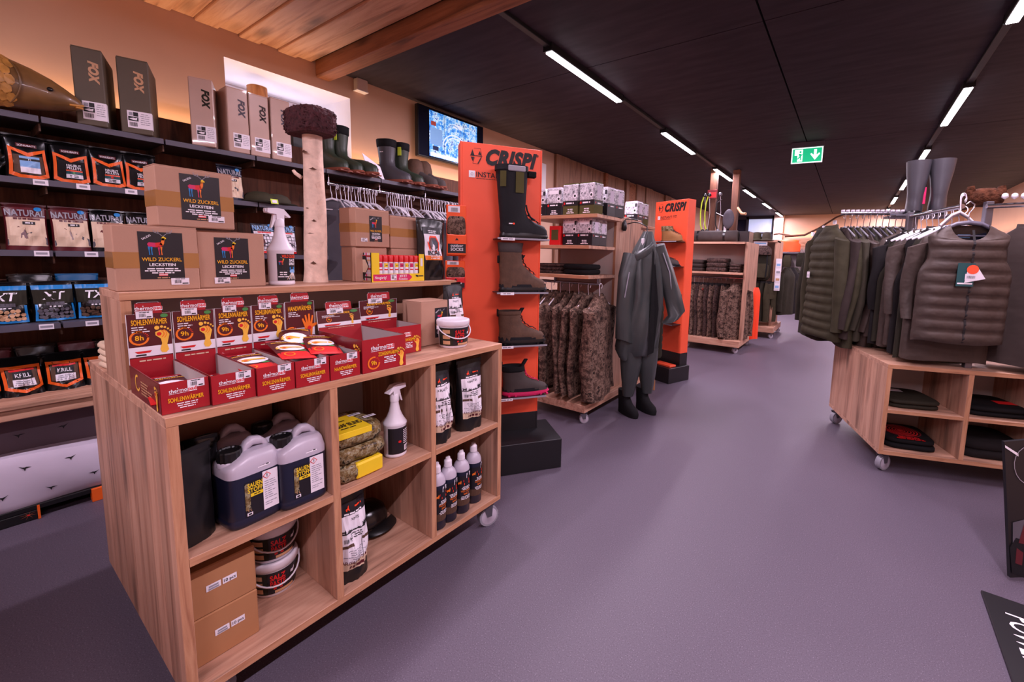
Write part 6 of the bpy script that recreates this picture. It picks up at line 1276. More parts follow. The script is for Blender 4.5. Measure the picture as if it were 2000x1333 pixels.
for i, (x, y, rz, st) in enumerate(((-2.215, 2.86, 0, 0), (-2.05, 2.85, .04, 0), (-1.885, 2.84, -.03, 1), (-1.730, 2.835, -.12, 1), (-1.70, 2.99, -.1, 0), (-1.695, 3.125, -.2, 0))):
    cam_box(('trail camera carton on the gondola top, right beside the orange display edge', 'trail camera carton on the gondola top, second from the orange display', 'trail camera carton with olive flap on the gondola top, third in the row', 'olive edged trail camera carton at the front corner of the gondola top', 'trail camera carton directly behind the corner one on the gondola top', 'trail camera carton behind two others near the oak side panel')[i], x, y, T2, rz, style=st, h=.235 if st else .215)
for i, (x, y) in enumerate(((-1.81, 3.79), (-1.815, 3.93))): cam_box('trail camera carton on the rear half of the gondola top, %s' % ('next to the side panel', 'last one')[i], x, y, T2, -.1, style=0 if i == 0 else 1, h=.21)
for i, (x, y) in enumerate(((-1.895, 2.86), (-1.752, 2.855), (-1.760, 2.985))): cam_box('trail camera carton on the second gondola shelf, %s' % ('left of two', 'front corner', 'behind the corner one')[i], x, y, 1.4005, -.02, w=.14, h=.205)
t = thing('red_box', 'small red window box on the second gondola shelf', 'box', (-2.03, 2.84, 1.4005), 0)
mb = MB(); mb.box(-.055, .055, 0, .09, 0, .155, 'red_bright', .003); mb.build('body', t); mb = MB(); mb.box(-.034, .036, -.001, .01, .04, .125, 'boot_olive', .002); mb.build('window', t)
folded('folded dark garments with white pattern on the third gondola shelf', (-2.12, 2.86, 1.1655), 0, .26, .30, .085, 'camo_dark', 3, 3)
folded('two folded black garments on the third gondola shelf', (-1.86, 2.86, 1.1655), 0, .24, .30, .085, 'black_cloth', 4, 2)
R_ = random.Random(8)
for i in range(7):
    x = -2.225 + i * .092 + (.015 if i > 5 else 0)
    garment('camouflage_jacket', 'brown camouflage jacket on the gondola rail, %s from the orange display' % ORD[i], (x, 2.955, 1.005), -pi / 2 + R_.uniform(-.12, .12) + pi + (.22 if i == 6 else 0), .46, .80 + R_.uniform(-.03, .04), .055 if i < 6 else .14, 'camo_brown' if i % 3 else 'brown_cloth' if i < 3 else 'camo_brown', .70, 0, 40 + i, spread=.03, hem=.98, fold=.10, arms=1.0)
    hanger('white plastic hanger on the gondola rail, %s from the orange display' % ORD[i], (x, 2.962, 1.108), pi / 2, 'white_plastic', .36, False)
t = thing('paper_tag', 'white and red paper tag on the last camouflage jacket of the gondola', 'tag', (-1.60, 2.93, .63), 1.2)
mb = MB(); mb.box(-.03, .03, 0, .002, 0, .12, 'paper'); mb.box(-.02, .02, -.001, 0, .02, .09, 'light_blue'); mb.build('front_leaf', t); mb = MB(); mb.box(-.02, .04, .004, .006, .02, .11, 'red_bright'); mb.build('rear_leaf', t)
# waders and rain coat on the aisle side
t = thing('chest_waders', 'grey green rubber rain suit with boots hanging on the aisle side of the gondola', 'waders', (-1.42, 3.25, 0), radians(62))
mb = MB(); mb.loft([[(cx + w_ * abs(cos(a)) ** .8 * sgn(cos(a)) + .014 * sin(z * 8), -.01 + d_ * abs(sin(a)) ** .8 * sgn(sin(a)) * (1 + .26 * sin(5 * a + z * 6) + .16 * sin(9 * a - z * 3)), z + .02 * sin(3 * a) * (z < .6)) for a in [2 * pi * k / 48 for k in range(48)]] for z, w_, d_, cx in ((.50, .17, .07, -.03), (.56, .20, .09, -.03), (.70, .195, .10, -.02), (.85, .185, .095, -.01), (1.0, .175, .09, 0), (1.15, .165, .08, .01), (1.28, .15, .07, .02), (1.38, .115, .06, .03), (1.46, .07, .05, .03), (1.53, .035, .03, .03))], 'rain_grey'); mb.build('coat', t)
mb = MB(); F = lambda a, b, o: (.02 + a + .012 * sin(b * 8), -.115 + .05 * max(0, b - .9) - o, b); mb.poly(F, [(-.015, .52), (.05, .54), (.06, .9), (.035, 1.30), (.012, 1.40), (-.012, 1.1), (-.02, .8)], 'black_cloth', .0); mb.build('dark_gap_strip', t)  # black strip laid on the coat for the shade in its open front
for s, pts in ((-1, [(-.11, 0, 1.33), (-.175, -.02, 1.15), (-.195, -.03, .90), (-.185, -.04, .64)]), (1, [(.12, -.01, 1.42), (.20, -.03, 1.22), (.275, -.06, 1.0), (.31, -.09, .86), (.24, -.10, .80)])):
    mb = MB(); rr = []
    for i, p in enumerate(pts): q = i / 3; rr.append([(p[0] + (.078 - .004 * q) * cos(a) * (1 + .14 * sin(3 * a + i * 1.7)), p[1] + .060 * sin(a) * (1 + .12 * sin(4 * a + i)), p[2] + .025 * cos(a) * s) for a in [2 * pi * k / 22 for k in range(22)]])
    mb.loft(rr, 'rain_grey'); mb.build('sleeve', t)
for s in (-1, 1):
    mb = MB(); mb.loft([[(s * .095 + .015 * sin(z * 6 + s) + r * cos(a), r * .8 * sin(a) * (1 + .12 * sin(4 * a + z * 8)), z) for a in [2 * pi * k / 18 for k in range(18)]] for z, r in ((.16, .048), (.22, .060), (.32, .078), (.45, .095), (.56, .10))], 'rain_grey'); mb.build('trouser_leg', t)
    mb = MB(); mb.loft([ring(s * .095, (a + b) / 2 + .08, w_, (b - a) / 2, z, 18) for z, a, b, w_ in ((0, -.21, .03, .045), (.03, -.215, .03, .047), (.06, -.20, .03, .046), (.09, -.13, .03, .043), (.13, -.09, .03, .043), (.20, -.09, .03, .046))], 'neoprene'); mb.build('boot_foot', t)
mb = MB(); mb.loft([[(-.04 + .085 * q * cos(a), -.05 + .05 * q * sin(a) , z + .05 * cos(a)) for a in [2 * pi * k / 22 for k in range(22)]] for q, z in ((1.0, 1.34), (1.1, 1.38), (.95, 1.41), (.75, 1.40), (.7, 1.33))], 'rain_grey', False, False); mb.build('collar', t)
mb = MB(); mb.tube([(-.20, -.085, 1.2), (-.235, -.085, 1.0)], .005, 'grey_plastic', 6, flat=.4); mb.tube([(.13, -.085, 1.36), (.20, -.10, 1.20), (.225, -.105, 1.06)], .005, 'grey_plastic', 6, flat=.4); mb.build('reflective_piping', t)
mb = MB(); mb.tube([(.03, .0, 1.50), (.02, .0, 1.57), (-.01, .05, 1.60), (-.02, .12, 1.61), (-.03, .2, 1.60)], .005, 'black_plastic', 6); mb.box(-.06, -.036, -.05, -.034, 1.36, 1.47, 'white_plastic', .003); mb.build('hanging_hook', t)
t = thing('clip_on_gadget', 'small black clip hanging at the top of the oak side panel', 'clip', (-1.672, 3.36, 1.545), RZ)
mb = MB(); mb.loft([ring(0, -.014, r, r * .7, z, 12, 2.2, .1, z * 50) for r, z in ((.018, 0), (.030, .02), (.026, .06), (.012, .09))], 'black_plastic'); mb.build('clip_body', t); mb = MB(); mb.tube([(0, -.014, .085), (0, -.02, .10), (.05, -.05, .105), (.12, -.08, .10)], .005, 'black_plastic', 6); mb.build('hook_arm', t)
# ================================================================= second orange display
D2R = radians(-20); D2 = Vector((-1.46, 4.42, 0))
shoe_display('second orange shoe display further along the aisle behind the rain suit', D2, D2R, W=.44, bh=.165, bx=(-.50, .04), shelves=(.62, .94, 1.24, 1.50), side='r', swid=(-.40, -.01))
for i, (x, z, pr, up, sl, lb) in enumerate(((-.10, 1.5005, [(z * .95, a, b, w) for z, a, b, w in HIKE[:7]], 'leather_tan', 'leather_tan', 'tan camouflage ankle boot on the second orange display'), (-.12, 1.2405, LOW, 'leather_grey', 'boot_black', 'low grey shoe with black toe on the second orange display'), (-.16, .9405, LOW, 'boot_black', 'black_plastic', 'dark low shoe on the lower plate of the second orange display'))):
    boot('outdoor_shoe', lb, on_d(D2, D2R, x - .16, -.075, z), D2R + pi / 2 - .1, pr, up, sl, laces=('ink', lace_pts(pr, 4, .07, .09 if i else .12)), collar=('camo_leaf', .11) if i == 0 else None, sole_h=.026, cat='shoe')
garment('quilted_vest', 'dark brown quilted vest hanging in front of the second orange display', on_d(D2, D2R, -.20, -.30, 1.16), D2R - .2, .46, .86, .13, 'olive_dark', None, 11, 5, vest=True, hem=.98, tagm=(-.16, -.62, 'red_bright'), cat='vest')
carton('open_carton', 'low orange printed carton on the base of the second orange display', on_d(D2, D2R, -.10, -.16, .1655), D2R, .22, .10, .02, 'display_orange', flap=False)
carton('open_carton', 'white leaflet carton beside the orange one on the display base', on_d(D2, D2R, -.33, -.18, .1655), D2R, .18, .10, .035, 'paper', flap=False)
carton('small_carton', 'small printed brown carton on the floor beside the rain suit boots', (-1.575, 3.90, 0), .5, .11, .09, .10, 'kraft', flap=True)
# ================================================================= third gondola
g3 = thing('clothes_gondola', 'oak clothes gondola with camouflage trousers further down the aisle', 'rack', (0, 0, 0))
HX0, HX1, HY0 = -2.15, -1.245, 6.20
mb = MB(); mb.box(HX0, HX1 + .03, HY0, 7.25, .10, .19, 'oak_x', .003); mb.build('base_board', g3)
mb = MB(); mb.box(HX0 + .03, HX1, 6.72, 6.74, .19, 1.56, 'panel_white'); mb.build('white_panel', g3)
mb = MB(); mb.box(HX1, HX1 + .035, 6.32, 7.15, .19, 1.585, 'oak_side', .002); mb.build('side_panel', g3)
for z in (1.585, 1.155):
    mb = MB(); mb.box(HX0, HX1, 6.26, 6.72, z - .03, z, 'oak_x', .002); mb.build('shelf', g3)
mb = MB(); mb.tube([(HX0, 6.45, 1.07), (HX1, 6.45, 1.07)], .013, 'chrome', 8); mb.build('hanging_rail', g3)
caster4(g3, ((-1.28, 6.30, .8), (-1.98, 6.30, .8), (-1.28, 7.1, .2), (-2.0, 7.1, .2)), .0995)
for i in range(11):
    x = -2.09 + i * .066 + (.045 if i > 9 else 0)
    if i < 10: trousers('brown camouflage trousers on the third gondola rail, %s from the orange display' % ORD[i], (x, 6.42, .98), pi / 2 + R_.uniform(-.5, -.1), .34, .80 + R_.uniform(-.03, .03), .055, 'camo_brown' if i % 2 else 'camo_dark', 60 + i)
    hanger(('white' if i < 5 else 'red clipped') + ' hanger on the third gondola rail, %s from the orange display' % ORD[i], (x, 6.44, 1.082), pi / 2 - .3, 'white_plastic' if i < 5 else 'red_bright', .30, False)
garment('camouflage_jacket', 'brown camouflage jacket at the aisle end of the third gondola rail', (-1.335, 6.42, .985), .9, .46, .80, .14, 'camo_brown', .66, 0, 77)
for i, (x, w_) in enumerate(((-1.93, .24), (-1.63, .30), (-1.37, .16))): folded('pile of folded dark camouflage clothes on the third gondola shelf, %s of three' % ORD[i], (x, 6.30, 1.1555), 0, w_, .34, (.17, .20, .12)[i], 'camo_dark' if i else 'brown_cloth', 80 + i, 3)
t = thing('foam_roll', 'thick grey green rolled mat with black straps on the third gondola', 'rolled mat', (-1.72, 6.45, 1.5855), 0)
mb = MB(); mb.loft([[(x, .085 * q * cos(a), .085 + .085 * q * sin(a)) for a in [2 * pi * k / 26 for k in range(26)]] for x, q in ((-.36, .85), (-.355, 1), (.33, 1), (.335, .85), (.335, .3))], 'leather_grey'); mb.build('mat', t)
for x in (-.22, .16):
    mb = MB(); mb.loft([[(x + d, .0875 * cos(a), .0855 + .0865 * sin(a)) for a in [2 * pi * k / 26 for k in range(26)]] for d in (-.015, .015)], 'black_plastic', False, False); mb.build('strap', t)
carton('black_case', 'black case lying at the end of the third gondola top', (-1.32, 6.5, 1.5855), 0, .16, .3, .16, 'black_plastic', flap=False)
# archery corner on top, standing behind the roll
t = thing('timber_post', 'timber post carrying compound bows behind the rolled mat', 'post', (-1.90, 6.95, 0))
mb = MB(); mb.box(-.05, .05, -.05, .05, .19, CEIL - .001, 'back_wood', .004); mb.build('post', t); mb = MB(); mb.box(-.075, .075, -.07, -.05, 2.28, 2.42, 'red_dark', .003); mb.box(-.05, .06, -.073, -.07, 2.30, 2.38, 'red_bright'); mb.build('sign_board', t)
t = thing('timber_post', 'second timber post behind the round bow target', 'post', (-1.62, 7.2, 0))
mb = MB(); mb.box(-.05, .05, -.05, .05, .0, CEIL - .001, 'back_wood', .004); mb.build('post', t); mb = MB(); mb.tube([(.05, -.03, 2.16), (.13, -.10, 2.06), (.20, -.14, 2.05)], .022, 'tan', 8); mb.build('brace', t)
for i, (x, y, m) in enumerate(((-2.04, 6.86, 'lime'), (-1.965, 6.84, 'lime'), (-1.80, 6.85, 'black_metal'))):
    t = thing('hunting_bow', ('yellow green bow limb hanging left at the timber post', 'yellow green bow hanging close to the timber post', 'black compound bow with bright cams on the timber post')[i], 'bow', (x, y, 1.76), .2)
    mb = MB(); mb.tube([(.03, 0, .0), (-.01, 0, .12), (-.02, 0, .3), (-.01, 0, .46), (.03, 0, .60)], .010, m, 6); mb.build('limb', t); mb = MB(); mb.tube([(.03, 0, .0), (.055, 0, .3), (.03, 0, .60)], .003, 'white_plastic', 4); mb.build('bow_string', t)
    for z in (.02, .58):
        mb = MB(); mb.loft([[(.03 + r * cos(a), d, z + r * sin(a)) for a in [2 * pi * k / 14 for k in range(14)]] for r, d in ((.01, -.012), (.030, -.012), (.030, .012), (.01, .012))], 'steel' if i == 2 else 'black_plastic'); mb.build('cam_wheel', t)
    if i == 2:
        mb = MB(); mb.tube([(-.02, 0, .3), (.14, -.05, .22)], .006, 'white_plastic', 6); mb.tube([(-.01, 0, .45), (.06, -.02, .5)], .006, 'steel', 6); mb.build('stabiliser', t)
t = thing('disc_target', 'round grey purple disc target on a white stand above the rolled mat', 'target', (-1.60, 6.75, 1.5855), -.4)
mb = MB(); mb.loft([[(r * .62 * cos(a), d, .36 + r * sin(a)) for a in [2 * pi * k / 24 for k in range(24)]] for r, d in ((.02, -.035), (.08, -.04), (.13, -.03), (.15, 0), (.13, .03), (.02, .035))], 'grey_cloth'); mb.build('disc', t)
mb = MB(); mb.box(-.07, -.03, -.01, .01, 0, .26, 'white_plastic', .004); mb.box(-.08, .06, -.03, .03, 0, .012, 'white_plastic'); mb.box(.0, .06, -.01, .01, 0, .16, 'tan', .003); mb.build('stand', t)
# ================================================================= fourth stand: packs, hats and trousers
g4 = thing('clothes_gondola', 'oak clothes stand with backpack and hats behind the third gondola', 'rack', (0, 0, 0))
mb = MB(); mb.box(-1.56, -1.02, 7.95, 8.9, .10, .20, 'oak_x', .003); mb.build('base_board', g4)
mb = MB(); mb.box(-1.12, -1.08, 8.10, 8.85, .20, 1.70, 'oak_side', .002); mb.build('side_panel', g4); mb = MB(); mb.box(-1.56, -1.12, 8.50, 8.52, .2, 1.66, 'panel_white'); mb.build('white_panel', g4)
mb = MB(); mb.box(-1.56, -1.08, 8.08, 8.5, 1.66, 1.69, 'oak_x', .002); mb.build('shelf', g4)
caster4(g4, ((-1.06, 8.0, .8), (-1.5, 8.0, .8), (-1.06, 8.85, .3), (-1.5, 8.85, .3)), .0995)
t = thing('backpack', 'large olive brown hunting backpack hanging on the fourth stand', 'backpack', (-1.32, 8.02, 1.00), .15)
mb = MB(); mb.loft([ring(0, .06, w_, d_, z, 24, 3, .03, z * 9) for z, w_, d_ in ((0, .13, .07), (.05, .17, .10), (.3, .18, .115), (.48, .16, .10), (.56, .10, .06))], 'olive_dark'); mb.build('bag_body', t)
mb = MB(); mb.loft([ring(.01, -.06, w_, .05, z, 18, 3) for z, w_ in ((.05, .10), (.08, .13), (.25, .13), (.29, .10))], 'olive'); mb.build('front_pocket', t); mb = MB(); mb.loft([ring(0, .03, .175 * q, .13 * q, z, 20, 3) for z, q in ((.44, 1), (.54, .98), (.60, .6))], 'camo_dark'); mb.build('top_lid', t)
for s in (-1, 1): mb = MB(); mb.tube([(s * .10, -.05, .56), (s * .11, -.10, .3), (s * .10, -.11, .06)], .012, 'neoprene', 6, flat=.4); mb.build('strap', t)
for i, (x, y, m) in enumerate(((-1.42, 8.12, 'olive'), (-1.27, 8.14, 'khaki_cloth'))):
    t = thing('hunting_hat', ('olive brimmed hat on the fourth stand', 'khaki brimmed hat on the fourth stand beside the olive one')[i], 'hat', (x, y, 1.69), 0)
    mb = MB(); mb.loft([ring(0, 0, .075 * q, .085 * q, z, 20, 2.2, .02) for q, z in ((1.05, .02), (1.0, .06), (.9, .12), (.6, .145), (.05, .15))], m); mb.build('crown', t); mb = MB(); mb.loft([ring(0, 0, .13 * q, .15 * q, z, 22, 2.1, .03, i) for q, z in ((.6, .024), (1, .0), (1.0, .006), (.55, .034))], m); mb.build('brim', t)
t = thing('leaflet', 'white folded leaflet lying on the stand in front of the hats', 'leaflet', (-1.36, 8.07, 1.655), .3)
mb = MB(); mb.box(-.10, .12, -.03, .0, -.06, .02, 'paper', .002); mb.build('page', t); mb = MB(); mb.box(-.08, .1, -.033, -.03, -.03, -.005, 'light_blue'); mb.build('printed_band', t)
for i in range(6): trousers('olive trousers hanging on the fourth stand, %s from the left' % ORD[i], (-1.47 + i * .07, 8.08, .98), .5 + .1 * i, .32, .70, .07, 'olive' if i % 2 else 'olive_dark', 90 + i)
for i, (x, y, lb) in enumerate(((-1.50, 8.05, 'dark green jacket on the left edge of the fourth stand'), (-.93, 8.42, 'dark olive jacket on the aisle side of the fourth stand'), (-.88, 8.60, 'dark jacket on the aisle side, second along the fourth stand'), (-.84, 8.78, 'dark green jacket on the aisle side, last along the fourth stand'))):
    garment('hanging_jacket', lb, (x, y, 1.22 if i else 1.45), 1.2 if i else .4, .46, .82 if i else .95, .16, 'olive_dark' if i != 2 else 'dark_cloth', .66, 0, 95 + i, spread=.05)
garment('safety_trousers', 'bright orange safety trousers hanging between the third and fourth gondola', (-1.195, 7.06, .92), 1.3, .30, .80, .10, 'flame_orange', None, 0, 99, vest=True, collar=False, hem=.8, cat='trousers')
t = thing('leaflet_rack', 'narrow white leaflet board with pictures on the end of the fourth stand', 'board', (-1.03, 8.05, .83), .25)
mb = MB(); mb.box(-.045, .045, 0, .012, 0, .55, 'white_plastic', .003); mb.build('board', t)
for k, m in enumerate(('light_blue', 'tan', 'grey_plastic', 'light_blue')): mb = MB(); mb.box(-.036, .036, -.004, 0, .03 + k * .125, .12 + k * .125, 'paper', .001); mb.box(-.028, .028, -.006, -.004, .05 + k * .125, .09 + k * .125, m); mb.build('leaflet', t)
# ================================================================= far end
t = thing('back_shelving', 'dark shelf with pegboard on the far wall below the lit ledge', 'shelving', (0, 0, 0))
mb = MB(); mb.box(-1.75, 2.1, YB - .36, YB - .31, .12, 1.72, 'board_grey'); mb.build('pegboard', t)
for z in (1.62, .98, .55):
    mb = MB(); mb.box(-1.75, 2.1, YB - .72, YB - .36, z - .03, z, 'anthracite', .002); mb.build('shelf', t)
for x in (-1.70, -.6, .5, 1.6): mb = MB(); mb.box(x - .02, x + .02, YB - .70, YB - .36, 0, 1.62, 'anthracite', .002); mb.build('upright', t)
R_ = random.Random(21)
for i, (x, z, w_, h, m, nm, lb) in enumerate(((-1.55, 1.20, .22, .34, 'olive', 'hanging_bag', 'olive shoulder bag hanging at the far wall'), (-1.2, 1.22, .24, .40, 'olive_dark', 'hanging_bag', 'dark olive game bag hanging at the far wall'), (-.88, 1.18, .12, .42, 'olive', 'hanging_bag', 'narrow olive rifle bag at the far wall'), (-.55, 1.22, .06, .40, 'flame_orange', 'dog_lead', 'orange dog lead hanging at the far wall'), (-.42, 1.25, .08, .34, 'black_cloth', 'dog_lead', 'black dog lead hanging at the far wall'), (-.28, 1.24, .05, .38, 'flame_orange', 'dog_lead', 'second orange dog lead at the far wall'), (-.72, 1.12, .13, .14, 'yellow', 'blister_pack', 'yellow blister pack at the far wall'), (-.9, .99, .2, .16, 'magenta', 'toy_box', 'pink and blue toy box on the far shelf'))):
    t = thing(nm, lb, nm.split('_')[-1], (x, YB - .76, z))
    mb = MB(); mb.loft([ring(0, .04, w_ / 2 * q, .045 * q, zz, 14, 3) for q, zz in ((.8, 0), (1, .03), (1, h * .7), (.7, h))], m); mb.build('body', t); mb = MB(); mb.tube([(-w_ * .3, .04, h * .9), (0, .05, h + .12), (w_ * .3, .04, h * .9)], .006, 'black_plastic', 5); mb.build('loop', t)
t = thing('price_placard', 'white price placard on the far shelf edge', 'sign', (-.95, YB - .735, .55)); mb = MB(); mb.box(-.14, .14, 0, .01, 0, .20, 'paper', .003); mb.build('card', t); mb = MB(); mb.lines(flat(0), -.12, .1, .16, 4, .04, .02, 'ink', .002, 4); mb.build('card_print', t)
garment('safety_jacket', 'bright orange safety vest hanging under the lit far ledge', (-1.55, YB - .6, 2.0), 0, .6, .35, .1, 'hiviz', None, 0, 3, vest=True, collar=False, cat='vest')
t = thing('dark_branch', 'dark branch with small white lamp cups over the lit far ledge', 'branch', (0, YB - .45, 0))
mb = MB(); mb.tube([(-1.7, .0, 2.10), (-1.2, .03, 2.13), (-.85, 0, 2.32), (-.45, .02, 2.62), (-.2, .02, 2.72)], .035, 'bark_dark', 7, r1=.02); mb.tube([(-1.5, 0, 2.11), (-1.85, 0, 2.18), (-2.0, .02, 2.16)], .025, 'bark_dark', 6); mb.build('branch', t)
for x, z in ((-.98, 2.20), (-.72, 2.38), (-.48, 2.52)): mb = MB(); mb.lathe([(.045, -.10), (.05, 0), (.03, .01)], 'white_plastic', 12, cx=x, cy=-.03); mb.v = [(a, b, c + (z if k >= 0 else 0)) for k, (a, b, c) in enumerate(mb.v)]; mb.build('lamp_cup', t)
# ================================================================= clothes island on the right
PR = Vector((.241, 3.228, 0)); RR = atan2(.322, .947)
def L_(x, y, z): return (PR[0] + x * cos(RR) - y * sin(RR), PR[1] + x * sin(RR) + y * cos(RR), z)
ri = thing('clothes_island', 'oak cube clothes island on castors along the right of the aisle', 'rack', PR, RR)
WI, DI, BZ, TZ, th = 1.21, .92, .122, .701, .026
mb = MB(); mb.box(0, WI, 0, DI, TZ - th, TZ, 'oak_x', .0015); mb.box(.001, WI, -.0006, .0004, TZ - th + .001, TZ - .001, 'oak_edge_x'); mb.build('top_panel', ri)
mb = MB(); mb.box(0, WI, 0, DI, BZ, BZ + th, 'oak_x', .0015); mb.box(.001, WI, -.0006, .0004, BZ + .001, BZ + th - .001, 'oak_edge_x'); mb.build('bottom_panel', ri)
for x in (0, .4165 - .013 + .0125, .816, WI - th):
    mb = MB(); mb.box(x, x + th, .0006, DI, BZ + th, TZ - th, 'oak_front' if x == 0 else 'oak_front', .001); mb.box(x + .001, x + th - .001, -.0004, .0006, BZ + th, TZ - th, 'oak_edge_z'); mb.build('side_panel' if x in (0, WI - th) else 'divider', ri)
for a, b in ((th, .416), (.442, .816), (.842, WI - th)):
    mb = MB(); mb.box(a, b, .002, .46, .392, .414, 'oak_x', .001); mb.box(a, b, .0012, .0024, .393, .413, 'oak_edge_x'); mb.build('shelf', ri); mb = MB(); mb.box(a, b, .46, .474, BZ + th, TZ - th, 'panel_white'); mb.build('back_panel', ri)
mb = MB()
for p, q in (((.30, .05, 1.66), (.30, .62, 1.66)), ((-.09, .80, 1.70), (.42, .80, 1.70)), ((.42, .06, 1.66), (1.15, .06, 1.70))): mb.tube([p, q], .014, 'chrome', 8)
mb.build('hanging_rail', ri)
for x, y in ((.30, .64), (.40, .80), (.44, .08), (1.1, .08)): mb = MB(); mb.box(x - .018, x + .018, y - .018, y + .018, TZ, 1.69, 'steel', .003); mb.build('post', ri)
for i in range(13): 
    mb = MB(); x = -.075 + i * .033; mb.loft([[(x + .012 * cos(a), .80 + .02 * sin(a), 1.70 + d) for a in [2 * pi * k / 8 for k in range(8)]] for d in (.012, .026)], 'white_plastic'); mb.build('rail_clip', ri)
for i in range(10): 
    mb = MB(); x = .50 + i * .045; mb.lathe([(.003, 1.70), (.016, 1.712), (.012, 1.73), (.002, 1.735)], 'white_plastic', 10, cx=x, cy=.06); mb.build('rail_clip', ri)
mb = MB(); mb.box(.24, .62, .70, .92, 1.668, 1.684, 'steel', .003); mb.build('top_plate', ri)
for x, y, r in ((.055, .06, .6), (.04, .86, .5), (WI - .06, .06, .3), (WI - .06, .86, .2)): castor(ri, x, y, BZ - .0005, r)
def place(fn, x, y, z, *a, **k):
    n = 1 if fn is hanger else 2
    return fn(*a[:n], L_(x, y, z), RR + a[n], *a[n + 1:], **k)
place(garment, .305, -.03, 1.545, 'quilted_vest', 'brown quilted vest with blue lining and hang tags at the front of the island', .0, .445, .675, .12, 'vest', None, 10, 11, .092, .98, True, False, .085, 'ink', None, 'vest')
t = thing('hang_tag', 'teal and white hang tags with orange dot on the brown quilted vest', 'tag', L_(.285, -.115, 1.20), RR)
mb = MB(); mb.box(-.055, .025, 0, .002, 0, .13, 'teal'); mb.box(-.05, .02, -.001, 0, .012, .02, 'white_print'); mb.build('teal_card', t); mb = MB(); F = flat(-.004); mb.poly(F, [(-.02, .02), (.075, .045), (.03, .115), (-.01, .105)], 'paper', .001); mb.ell(F, .012, .095, .028, .026, 'display_orange', .002); mb.rect(F, -.02, .035, .035, .07, 'paper', .0015); mb.barcode(F, -.012, .028, .045, .06, .002, 4); mb.build('white_card', t)
t = thing('coat_hanger', 'grey wide shouldered hanger carrying the brown quilted vest', 'hanger', L_(.305, -.01, 1.535), RR)
mb = MB(); 
for s in (-1, 1): mb.loft([[(s * x, d, z + e) for d, e in ((-.022, -.004), (.012, -.006), (.016, .012), (-.012, .018))] for x, z in ((0, .02), (.06, .012), (.125, -.022), (.165, -.05))], 'anthracite')
mb.build('shoulder_arm', t); mb = MB(); mb.tube([(0, 0, .03), (0, 0, .08), (.02, 0, .11), (.02, 0, .13), (0, 0, .145), (-.02, 0, .13)], .004, 'chrome', 6); mb.build('hook', t); mb = MB(); mb.tube([(-.13, 0, -.05), (.13, 0, -.05)], .006, 'anthracite', 6); mb.build('trouser_bar', t)
t = thing('lining_panel', 'dark blue lining visible in the neck of the brown quilted vest', 'lining', L_(.305, .004, 1.445), RR)
mb = MB(); mb.loft([[(x, .012 * (1 - (x / .1) ** 2), z) for x in (-.1, -.06, 0, .06, .1)] for z in (0, .05, .10)], 'navy', closed=False); mb.build('cloth', t); mb = MB(); mb.rect(flat(.008), -.03, .03, .03, .05, 'light_blue', .001); mb.build('size_label', t)
R_ = random.Random(5)
for i in range(8):
    y = .075 + i * .068
    place(garment, .305 - .004 * i, y, 1.545 - R_.uniform(0, .02), 'hanging_vest', 'dark brown sleeveless vest on the island rail, %s behind the quilted one' % ORD[i], R_.uniform(-.06, .06), .45, .78 + R_.uniform(-.04, .03), .075, ('vest', 'olive_dark', 'dark_cloth', 'vest')[i % 4], None if i % 3 else .45, 0, 20 + i, .08, 1.0, True, cat='vest', spread=.02, dip=.03)
    place(hanger, .305, y, 1.672, 'white hanger on the island rail, %s behind the quilted vest' % ORD[i], .0, 'white_plastic', .40, False)
for i in range(11):
    x = -.055 + i * .042
    place(garment, x, .80, 1.585, 'hanging_jacket', 'olive brown jacket on the cross rail of the island, %s from the aisle' % ORD[i], -pi / 2 + R_.uniform(-.05, .05), .48, .86 + R_.uniform(-.04, .06), .075, ('brown_cloth', 'olive', 'khaki_cloth', 'vest', 'olive_dark')[i % 5], .66, 0, 130 + i, spread=.03)
    place(hanger, x, .80, 1.712, ('dark' if i % 2 else 'grey') + ' hanger on the cross rail of the island, %s from the aisle' % ORD[i], pi / 2, 'anthracite' if i % 2 else 'grey_plastic', .40, False)
place(garment, -.135, .84, 1.60, 'down_jacket', 'olive quilted down jacket at the aisle end of the island', -pi / 2 + .2, .48, .88, .14, 'olive', .70, 13, 9, spread=.04, tagm=(-.10, -.36, 'paper'))
place(garment, -.13, 1.06, 1.60, 'hooded_jacket', 'dark olive long jacket behind the quilted down jacket', -pi / 2 + .15, .46, .92, .11, 'olive_dark', .70, 0, 10, spread=.05)
for i, (x, y) in enumerate(((.66, .02), (.74, .05), (.83, .04), (.93, .05), (1.03, .05))):
    place(garment, x, y + .03, 1.55 - .01 * i, 'hanging_jacket', 'khaki jacket on the front rail of the island, %s right of the quilted vest' % ORD[i], -pi / 2 + .95 if i == 0 else -pi / 2 + .5, .46, .80, .11, ('brown_cloth', 'olive', 'brown_cloth', 'olive_dark', 'khaki_cloth')[i], .64, 0, 150 + i, spread=.03)
    place(hanger, x, y + .03, 1.68, 'white hanger on the front rail of the island, %s right of the quilted vest' % ORD[i], pi / 2 - .2, 'white_plastic', .40, False)
